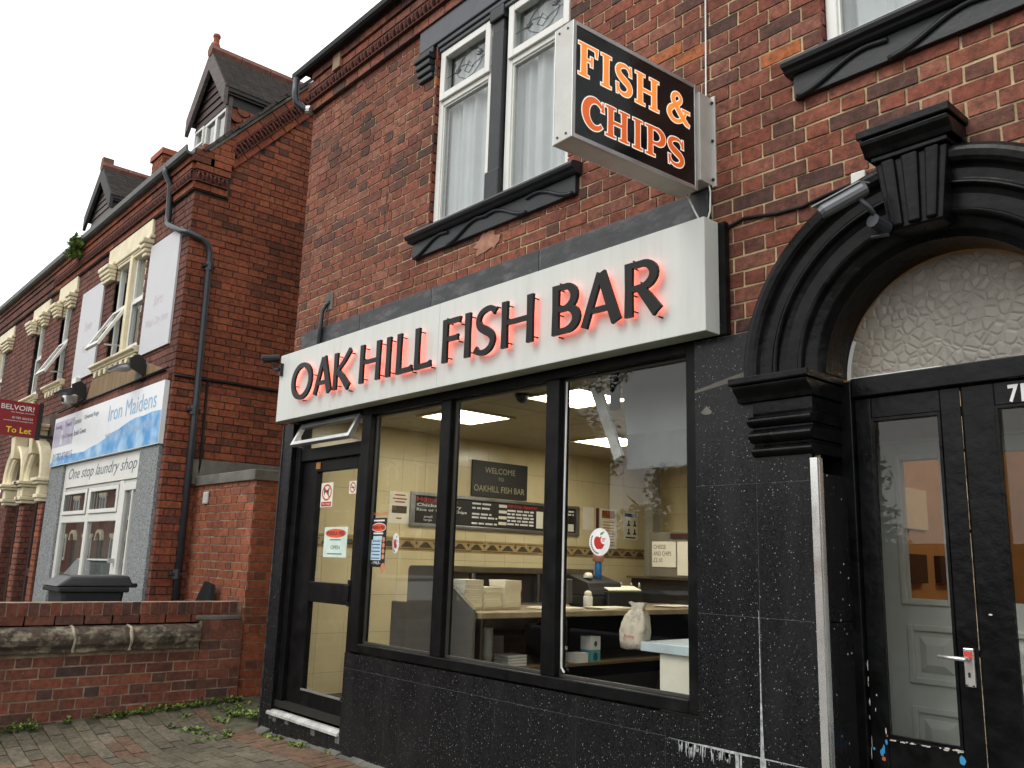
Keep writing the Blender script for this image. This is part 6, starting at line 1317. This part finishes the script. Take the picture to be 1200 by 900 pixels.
# ---- porch arches and the pier between them
def porch(parent, cx):
    prof_ = [(.40,NY+.12),(.40,NY-.06),(.43,NY-.09),(.50,NY-.10),(.51,NY-.13),(.58,NY-.15),(.60,NY-.13),(.60,NY+.02)]
    o = arch_ring(parent, 'porch_arch', prof_, m_creamst, 0, 180, 24, cx=cx, cz=2.42); 
    b = MB(); b.hexa([(cx-.09,NY-.18,2.80),(cx+.09,NY-.18,2.80),(cx+.09,NY,2.80),(cx-.09,NY,2.80),(cx-.13,NY-.2,3.16),(cx+.13,NY-.2,3.16),(cx+.13,NY,3.16),(cx-.13,NY,3.16)]); b.box(cx-.17,cx+.17,NY-.23,NY,3.162,3.2); b.box(cx-.2,cx+.2,NY-.26,NY,3.202,3.25); b.build('keystone', m_creamst, parent, bevel=.01)
    for s_ in (-1, 1):
        b = MB(); xa = cx+s_*.5
        for e, z0, z1, y in ((.16,2.37,2.42,-.2),(.13,2.33,2.368,-.17),(.09,2.19,2.328,-.12),(.11,2.13,2.188,-.15),(.09,2.08,2.128,-.12)): b.box(xa-e,xa+e,NY+y,NY+.12,z0,z1)
        b.build('impost', m_creamst, parent, bevel=.012)
    d = MB(); d.box(cx-.4,cx+.4,NY+.10,NY+.14,-.1,2.16); d.box(cx-.4,cx-.3,NY+.07,NY+.1,-.1,2.1); d.box(cx+.3,cx+.4,NY+.07,NY+.1,-.1,2.1); d.box(cx-.3,cx+.3,NY+.07,NY+.1,1.0,1.12); dd = d.build('front_door', m_wood_d, parent, bevel=.006)
    g = MB(); g.prism([(cx+.4*cos(radians(a)), 2.2+.55*sin(radians(a))) for a in range(0,181,15)], 'y', NY+.11, NY+.12); g.build('pane', m_glass_far, dd)
    for s_ in (-1, 1):
        b = MB(); b.box(cx+s_*.53-.11,cx+s_*.53+.11,NY-.05,NY+.11,-.1,2.075); pr = b.build('porch_pier', m_mortar_d, parent)
        brickwork(pr, m_brick_o if s_ > 0 else m_brick_f, 'y', NY-.058, cx+s_*.53-.11, cx+s_*.53+.11, .12, 2.07, [], 30, seed=int(cx*10), ln=.22, hd=.22, bond='stretcher')
        brickwork(pr, m_brick_f, 'x', cx+s_*.53+.118, NY-.05, NY+.1, .12, 2.07, [], 0, seed=int(cx*10)+1, ln=.15, hd=.15, bond='stretcher')
porch(LH, -14.48)

# ---- dormers
def dormer(parent, xc, yf, hw, ze, zp, zb, lights, board_m, cheek):
    """gabled dormer: front on yf, half width hw, eaves height ze, apex zp, sill zb"""
    D = bpy.data.objects.new('dormer', None); _link(D, parent, (xc, yf, zb)); 
    yb = yf+(zp-roofz(yf))/RP+.3; wx = hw-.04; ze2 = ze-.05*(zp-ze)/hw; rend = lambda z: (z-5.85)/RP-.24+.5; zt = ze2-.19
    for xa_ in (xc-wx, xc+wx-.06):
        b = MB(); b.prism([(yf,zb-.6),(yf,ze2-.01),(yf+2.2,ze2-.01),(yf+2.2,zb+1.2)], 'x', xa_, xa_+.06); b.build('cheek', m_wood_b, D)
    # window
    w0, w1 = xc-wx+.05, xc+wx-.02; f = MB(); f.bars(w0,w1,zb,zt,.05,yf-.01,yf+.05)
    for k in range(1, lights): x = w0+(w1-w0)*k/lights; f.box(x-.03,x+.03,yf-.008,yf+.05,zb+.05,zt-.05)
    wf = f.build('dormer_window', m_white, D, bevel=.005, seg=1)
    for k in range(lights):
        a, c = w0+(w1-w0)*k/lights+.03, w0+(w1-w0)*(k+1)/lights-.03; MB().box(a+.02,c-.02,yf+.02,yf+.026,zb+.052,zt-.052).build('pane', m_glass_far, wf)
        if k == 0: s = MB(); s.bars(a-.02,c+.005,zt-.26,zt-.02,.03,yf-.03,yf-.011); s.build('vent', m_white, wf)
    c = MB().box(w0+.02,w1-.02,yf+.2,yf+.21,zb,zt).build('net_curtain', m_curtain, wf)
    # boarding above the window
    n = 7; hgt = zp-.12-zt
    for k in range(n):
        za, zc = zt+hgt*k/n, zt+hgt*(k+1)/n-.008; ha = max(.01,min(hw-.06,hw*(zp-za)/(zp-ze)-.1)); hc = max(.004,min(hw-.06,hw*(zp-zc)/(zp-ze)-.1))
        s = MB(); s.hexa([(xc-ha,yf-.02,za),(xc+ha,yf-.02,za),(xc+ha,yf+.03,za),(xc-ha,yf+.03,za),(xc-hc,yf-.004,zc),(xc+hc,yf-.004,zc),(xc+hc,yf+.03,zc),(xc-hc,yf+.03,zc)]); s.build('weatherboard', board_m, D)
    # roof slopes, tiles in courses, ridge
    sl = sqrt(hw*hw+(zp-ze)**2); ov = .05; ze2 = ze-ov*(zp-ze)/hw
    for sg in (1, -1):
        b = MB(); xa = xc+sg*(hw+ov)
        yend = rend(ze2); yb = rend(zp)
        b.hexa([(xc,yf-.06,zp-.05),(xa,yf-.06,ze2-.05),(xa,yend,ze2-.05),(xc,yb,zp-.05),(xc,yf-.06,zp),(xa,yf-.06,ze2),(xa,yend,ze2),(xc,yb,zp)]); b.build('roof_deck', m_wood_b, D)
        nr = 15; tl = MB(); rg = random.Random(5+sg)
        for k in range(nr):
            t0, t1 = k/nr, (k+1.25)/nr
            for (ta, tb, lift) in ((t0, min(t1,1.02), .05),):
                x_0, z_0 = xc+sg*(hw+ov)*ta, zp-(zp-ze2)*ta; x_1, z_1 = xc+sg*(hw+ov)*tb, zp-(zp-ze2)*tb
                yl = rend(z_1); y = yf-.10
                while y < yl:
                    wd = .165; j = rg.uniform(-.006,.006)
                    tl.hexa([(x_0,y,z_0+.004),(x_1,y,z_1+.012+j),(x_1,y+wd-.004,z_1+.012+j),(x_0,y+wd-.004,z_0+.004),(x_0,y,z_0+.016),(x_1,y,z_1+lift+j),(x_1,y+wd-.004,z_1+lift+j),(x_0,y+wd-.004,z_0+.016)], 0); y += wd
        kind(tl.build('roof_tiles', m_rooft, D), 'stuff')
        bb = MB(); bb.hexa([(xc,yf-.11,zp-.26),(xa,yf-.11,ze2-.23),(xa,yf-.062,ze2-.23),(xc,yf-.062,zp-.26),(xc,yf-.11,zp+.02),(xa,yf-.11,ze2+.015),(xa,yf-.062,ze2+.015),(xc,yf-.062,zp+.02)]); bb.build('bargeboard', m_wood_g if board_m is m_wood_d else m_wood_b, D)
        sf_ = MB(); sf_.box(xc+sg*wx+(.0 if sg > 0 else -.07), xc+sg*wx+(.07 if sg > 0 else .0), yf-.06, rend(ze2), ze2-.08, ze2-.055); sf_.box(xc+sg*(wx+.0), xc+sg*(wx+.03), yf-.05, rend(ze2)+.1, ze2-.20, ze2-.082) if sg > 0 else None; sf_.build('soffit', m_wood_b, D)
    k = 0; y = yf-.12
    while y < yb-.1:
        b = MB(); b.tube([(xc,y,zp+.01),(xc,y+.40,zp+.01)], .085, 8); b.build('ridge_tile', m_ridge, D); y += .41
    if cheek:
        # scalloped clay tiles hung on the right cheek
        sc_ = MB(); sc_.prism([(-.075,.12),(.075,.12),(.075,-.02)]+[(.075*cos(radians(-a)), -.02+.075*sin(radians(-a))) for a in range(15,166,25)]+[(-.075,-.02)], 'x', -.008, .008)
        o = sc_.build('hung_tile', m_hung); me = o.data; bpy.data.objects.remove(o)
        for r in range(7):
            for q in range(9):
                y = yf+.10+.155*q+(.078 if r % 2 else 0); z = zb+.0+.105*r
                if z < roofz(y)-.12 or z > ze2-.19: continue
                o = inst(me, 'hung_tile', D, (xc+wx+.022, y, z), (0, radians(-13), 0))
        MB().box(xc+wx-.03,xc+wx+.04,yf-.02,yf+.03,zb-.25,ze).build('corner_board', m_wood_g, D)
        fn = MB(); fn.lathe((xc,yf-.05,zp+.05), [(.055,0),(.055,.06),(.04,.09),(.038,.15),(.05,.18),(.045,.21),(.03,.215)], 10); fn.build('finial', m_terra, D); MB().box(xc-.08,xc-.035,yf-.09,yf-.01,zp+.05,zp+.16).build('finial_wing', m_terra, D)
    else: MB().box(xc-.06,xc+.06,yf-.12,yf+.05,zp,zp+.16).build('finial', m_ridge, D)
    fl = MB(); fl.hexa([(xc-wx,yf-.05,zb-.3),(xc+wx+.05,yf-.05,zb-.3),(xc+wx+.05,yf,zb-.3),(xc-wx,yf,zb-.3),(xc-wx,yf-.05,zb-.001),(xc+wx+.05,yf-.05,zb-.001),(xc+wx+.05,yf,zb-.001),(xc-wx,yf,zb-.001)]); fl.build('apron', m_wood_b, D)
    return D
dormer(LH, -10.29, .18, .57, 7.13, 7.82, 6.34, 3, m_wood_d, True)
dormer(LH, -14.75, .18, .66, 7.06, 7.72, 6.34, 3, m_wood_g, False)

# gutter weed
o = leafblob('gutter_plant', [(-13.45,NY-.13,5.80,.16,.26,240),(-13.55,NY-.16,5.66,.12,.2,160)], [m_leaf, mat('moss_leaf', S(112,136,58), .7)], 12, '', (.04,.09)); tag(o, 'tuft of green weed growing in the laundry house gutter', 'plant')

# ================================================================== the next house in the row
RH = thing('row_house', (-18, NY, 0), 'brick house at the left edge with cream porch arch and window heads', 'building')
rh = [(-16.08,-15.5,3.86,5.15),(-19.6,-18.3,3.86,5.15),(-16.2,-15.3,-1,2.5),(-20,-17,.6,2.4)]
mb = MB(); holed(mb, 'y', NY+.0045, -20.8, NX2, -.2, 5.9, rh); rw = mb.build('front_wall', m_mortar_d, RH, recalc=False)
brickwork(rw, m_brick_f, 'y', NY, -20.8, NX2, .1, 5.47, rh+[(-16.36,-15.28,5.2,5.45),(-16.5,-15.3,3.7,3.88),(-20,-18,5.2,5.45),(-16.4,-15.1,-1,3.3)], 0, seed=51)
sash_win(RH, -16.07,-15.51,3.88,5.17,NY+.06,4.55); cream_head(RH, -16.33,-15.29,5.205,5.44,-16.09,-15.49); cream_sill(RH, -16.5,-15.35,3.86)
sash_win(RH, -18.93,-18.31,3.88,5.17,NY+.06,4.55); sash_win(RH, -19.6,-19.03,3.88,5.17,NY+.06,4.55); MB().box(-19.03,-18.93,NY-.01,NY+.12,3.875,5.2).build('mullion', m_creamst, RH); cream_head(RH, -19.85,-17.75,5.205,5.44,-19.62,-18.29); cream_sill(RH, -19.9,-18.0,3.86)
MB().box(-20.7,NX2-.1,.0,.02,3.5,5.6).build('dark_room_sheet', m_wblack, RH)  # black sheet in place of the dark rooms behind these windows
mb = MB(); mb.box(-20.8,NX2,NY-.03,NY+.02,5.47,5.94); mb.build('eaves_backing', m_mortar_d, RH)
mb = MB()
for k in range(27):
    x1 = NX2-.215*k; mb.box(x1-.205,x1,NY-.04,NY+.01,5.485,5.557,random.random()); mb.box(x1-.205,x1,NY-.075,NY+.01,5.705,5.775,random.random()); mb.box(x1-.205,x1,NY-.095,NY+.01,5.785,5.86,random.random()); mb.box(x1-.1,x1-.005,NY-.06,NY+.01,5.57,5.69,random.random()); mb.box(x1-.205,x1-.11,NY-.06,NY+.01,5.57,5.69,random.random())
kind(mb.build('eaves_bricks', m_brick_f, RH), 'stuff')
mb = MB(); mb.prism(gp, 'x', -20.8, NX2-.002); mb.build('gutter', bpy.data.materials['old_gutter'], RH)
mb = MB(); mb.prism([R0,(4.3,roofz(4.3)+.03),(9,roofz(-.4)),(9,roofz(-.4)-.06),(4.3,roofz(4.3)-.05),(R0[0],R0[1]-.06)], 'x', -20.8, NX2-.004); mb.build('roof', m_rooft, RH)
porch(RH, -15.62)
for a, b_ in ((-19.9,-18.5),(-18.4,-17.1)): sash_win(RH, a, b_, .65, 2.35, NY+.05, 1.7)
mb = MB(); mb.box(-17.5,-16.9,1.7,2.4,7.6,9.3); chm = mb.build('chimney', m_mortar_d, RH)
brickwork(chm, m_brick_o, 'y', 1.69, -17.5, -16.9, 7.6, 9.3, [], 0, seed=61); brickwork(chm, m_brick_o, 'x', -16.89, 1.7, 2.4, 7.6, 9.3, [], 0, seed=62)
MB().box(-17.55,-16.85,1.65,2.45,9.3,9.42).build('chimney_cap', m_terra, chm)
t = thing('letting_board', (-14.2, NY, 3.2), 'dark red To Let board projecting above the cream porch', 'sign')
BX, by0, by1, bz0, bz1 = -14.0, -1.10, -.50, 2.99, 3.50
lb = lambda u, z: (BX-.12*(u-by0), u, z)
b = MB(); b.hexa([lb(by0,bz0),lb(by1,bz0),(lb(by1,bz0)[0]-.02,by1,bz0),(lb(by0,bz0)[0]-.02,by0,bz0),lb(by0,bz1),lb(by1,bz1),(lb(by1,bz1)[0]-.02,by1,bz1),(lb(by0,bz1)[0]-.02,by0,bz1)]); b.build('board', mat('dark_red_board', S(138,34,36), .45), t)
MB().box(BX-.11,BX-.06,by1+.0,by1+.06,2.97,bz1+.02).build('post', m_wblack, t); MB().box(BX-.11,BX-.06,by1+.061,NY-.002,3.0,3.05).build('bracket', m_wblack, t)
off = lambda u, z: (lb(u,z)[0]+.0012, u, z)
m_yel = mat('yellow_lettering', S(236,206,60), .5)
text(t, 'BELVOIR!', 'lettering', m_wwhite, -1.0, 3.37, .44, .075, off, 0, bold=.01); text(t, 'the lettings specialist', 'lettering', m_wwhite, -.86, 3.325, .31, .025, off, 0); text(t, '01782 662626', 'lettering', m_wwhite, -.84, 3.245, .28, .03, off, 0); text(t, 'www.belvoirlettings.com', 'lettering', m_wwhite, -.95, 3.20, .40, .025, off, 0); text(t, 'To Let', 'lettering', m_yel, -.90, 3.04, .34, .085, off, 0, bold=.02)

# ---- the wheelie bin
t = thing('wheelie_bin', (-8.98, -.98, .1), 'black wheelie bin with its lid shut behind the garden wall', 'wheelie bin')
bx, by = -8.98, -.98
b = MB(); b.hexa([(bx-.2,by-.22,.18),(bx+.2,by-.22,.18),(bx+.2,by+.22,.18),(bx-.2,by+.22,.18),(bx-.25,by-.28,1.06),(bx+.25,by-.28,1.06),(bx+.25,by+.27,1.06),(bx-.25,by+.27,1.06)]); b.build('body', m_bin, t, bevel=.03)
b = MB(); b.box(bx-.28,bx+.28,by-.32,by+.30,1.035,1.085); b.build('rim', m_bin, t, bevel=.012)
b = MB(); b.hexa([(bx-.285,by-.35,1.087),(bx+.285,by-.35,1.087),(bx+.285,by+.34,1.087),(bx-.285,by+.34,1.087),(bx-.24,by-.22,1.175),(bx+.24,by-.22,1.175),(bx+.24,by+.30,1.19),(bx-.24,by+.30,1.19)]); b.build('lid', m_bin, t, bevel=.02)
b = MB(); b.tube([(bx-.26,by+.36,1.10),(bx+.26,by+.36,1.10)], .018, 8); b.box(bx-.26,bx-.22,by+.3,by+.37,1.08,1.12); b.box(bx+.22,bx+.26,by+.3,by+.37,1.08,1.12); b.build('handle', m_bin, t)
for s_ in (-1, 1): b = MB(); b.tube([(bx+s_*.20,by+.30,.22),(bx+s_*.25,by+.30,.22)], .1, 16); b.build('wheel', m_rubber, t)

# ================================================================== across the street: only seen in the glass
def far_house(x0, i):
    o = thing('far_house', (x0+3, -15, -.24), 'brick terrace house over the road, ' + ['tenth','ninth','eighth','seventh','sixth','fifth','fourth','third','second','first'][i] + ' from the near end of its row', 'house', 'terrace houses across the street')
    MB().box(x0,x0+5.98,-23,-15,-.24,5.6).build('wall', bpy.data.materials.get('far_brick') or mat('far_brick', (.16,.055,.035,1), .9, var=.3, vscale=12), o)
    b = MB(); b.prism([(-14.7,5.6),(-19,9.2),(-23.3,5.6)], 'x', x0, x0+5.98); b.build('roof', m_rooft, o)
    for a, z in ((x0+1.0,3.4),(x0+3.6,3.4),(x0+.8,.7)):
        w = 1.3 if z > 1 else 2.0
        f = MB(); f.bars(a,a+w,z,z+1.5,.08,-15.02+.02,-14.94); f.box(a+w/2-.04,a+w/2+.04,-15,-14.945,z+.08,z+1.42); wf = f.build('window', m_white, o); MB().box(a+.081,a+w-.081,-14.99,-14.98,z+.081,z+1.419).build('pane', bpy.data.materials.get('far_pane') or mat('far_pane', (.04,.045,.05,1), .15, spec=.25), wf)
        MB().box(a-.15,a+w+.15,-15,-14.9,z+1.51,z+1.75).build('lintel', m_creamst, o); MB().box(a-.1,a+w+.1,-15,-14.88,z-.14,z-.01).build('sill', m_creamst, o)
    arch_ring(o, 'porch_arch', [(.5,-15),(.5,-14.8),(.72,-14.8),(.72,-15)], m_creamst, 0, 180, 16, cx=x0+4.6, cz=2.0)
    MB().box(x0+4.15,x0+5.05,-14.99,-14.95,-.24,2.0).build('front_door', m_wood_d, o); MB().box(x0+2.6,x0+3.4,-19.4,-18.6,8.8,10.3).build('chimney', m_terra, o)
for i in range(10): far_house(-84+6*i, i)
t = thing('added_far_wall', (-9, -15.2, -.24), 'low brick wall added across the road to block sky in the right pane reflection', 'wall'); MB().box(-20.8,6,-15.4,-15.15,-.24,2.1).build('wall', bpy.data.materials['far_brick'], t)  # added wall, keeps low sky out of the right pane's reflection
def tree(x, y, h, r, seed, label, n=9000):
    rg = random.Random(seed); t = thing('street_tree', (x, y, -.24), label, 'tree', 'trees across the street')
    b = MB(); b.tube([(x,y,-.3),(x+.05,y,h*.25),(x-.05,y+.05,h*.5),(x,y,h*.8)], [.22,.17,.12,.04], 8)
    for k in range(9):
        a = rg.uniform(0,2*pi); z = h*rg.uniform(.3,.6); l = r*rg.uniform(.5,.9); b.tube([(x,y,z),(x+l*.5*cos(a),y+l*.5*sin(a),z+l*.35),(x+l*cos(a),y+l*sin(a),z+l*.8)], [.08,.05,.02], 6)
    b.build('trunk', m_bark, t)
    c = MB(); cl = [(x+r*.75*rg.uniform(-1,1), y+r*.75*rg.uniform(-1,1), h*rg.uniform(.42,.92), r*rg.uniform(.25,.45)) for _ in range(20)]
    for _ in range(n):
        cx, cy, cz, cr_ = rg.choice(cl); d = Vector((rg.gauss(0,1),rg.gauss(0,1),rg.gauss(0,1))).normalized()*cr_*rg.random()**.4; p = Vector((cx,cy,cz))+d; s_ = rg.uniform(.05,.11); u = Vector((rg.gauss(0,1),rg.gauss(0,1),rg.gauss(0,1))).normalized(); v = u.orthogonal().normalized()
        c.add([p-u*s_, p+v*s_*.6, p+u*s_, p-v*s_*.6], [(0,1,2,3)])
    c.build('crown', m_crown, t, recalc=False)
for i, a in enumerate(((-18.6,-13.8,8.2,2.7),(-22.3,-14.6,8.8,3.0),(-15.6,-16.6,4.6,1.9),(-11.6,-16.6,4.4,1.9),(-28.5,-14,7.5,2.8))):
    tree(*a, seed=70+i, label=['leafy tree reflected over the right pane edge','tall leafy tree reflected in the middle pane','low bushy tree reflected under the hood panel','low bushy tree reflected at right of the right pane','leafy tree reflected in the left shop pane'][i])
def car(x, y, m_, label):
    t = thing('parked_car', (x, y, -.36), label, 'car', 'cars parked along the road'); z = -.36; G = bpy.data.materials.get('car_glass') or mat('car_glass', (.02,.024,.026,1), .08)
    prof = [(-2.1,.3),(-2.12,.62),(-1.95,.82),(-1.2,.93),(1.35,.95),(1.95,.9),(2.1,.75),(2.12,.32),(1.8,.24),(-1.8,.24)]
    b = MB(); b.prism([(x+p[0],z+p[1]) for p in prof], 'y', y-.86, y+.86); b.build('body', m_, t, bevel=.09, seg=3)
    cab = [(-1.25,.92),(-.55,1.38),(-.2,1.46),(.75,1.46),(1.2,1.38),(1.75,.93)]; n = len(cab); k = MB()
    k.add([(x+p[0],y-.8+(.14 if p[1] > 1 else 0),z+p[1]) for p in cab]+[(x+p[0],y+.8-(.14 if p[1] > 1 else 0),z+p[1]) for p in cab], [tuple(range(n)),tuple(range(n,2*n))]+[(i,(i+1)%n,n+(i+1)%n,n+i) for i in range(n)])
    k.build('cabin', G, t, bevel=.03); r = MB(); r.hexa([(x-.45,y-.64,z+1.445),(x+1.1,y-.64,z+1.44),(x+1.1,y+.64,z+1.44),(x-.45,y+.64,z+1.445),(x-.25,y-.58,z+1.485),(x+.9,y-.58,z+1.485),(x+.9,y+.58,z+1.485),(x-.25,y+.58,z+1.485)]); r.build('roof', m_, t, bevel=.02)
    for sx in (-1.3,1.3):
        for sy in (-.8,.8):
            w = MB(); w.tube([(x+sx,y+sy-.1,z+.32),(x+sx,y+sy+.1,z+.32)], .32, 20); wo_ = w.build('wheel', m_rubber, t); h = MB(); h.tube([(x+sx,y+sy-.11,z+.32),(x+sx,y+sy+.11,z+.32)], .2, 14); h.build('rim', m_alu, wo_)
    for sy in (-.6,.6): MB().box(x-2.13,x-2.02,y+sy-.15,y+sy+.15,z+.62,z+.76).build('headlight', m_white, t, bevel=.02)
car(-8.2, -6.0, mat('grey_car_paint', (.10,.11,.13,1), .15), 'dark grey parked car reflected low in the right pane'); car(-14.8, -6.1, mat('silver_car_paint', (.5,.51,.52,1), .15), 'silver parked car reflected low in the left pane'); car(-30.5, -6.0, mat('white_car_paint', (.75,.75,.74,1), .2), 'white parked car reflected in the laundry window')
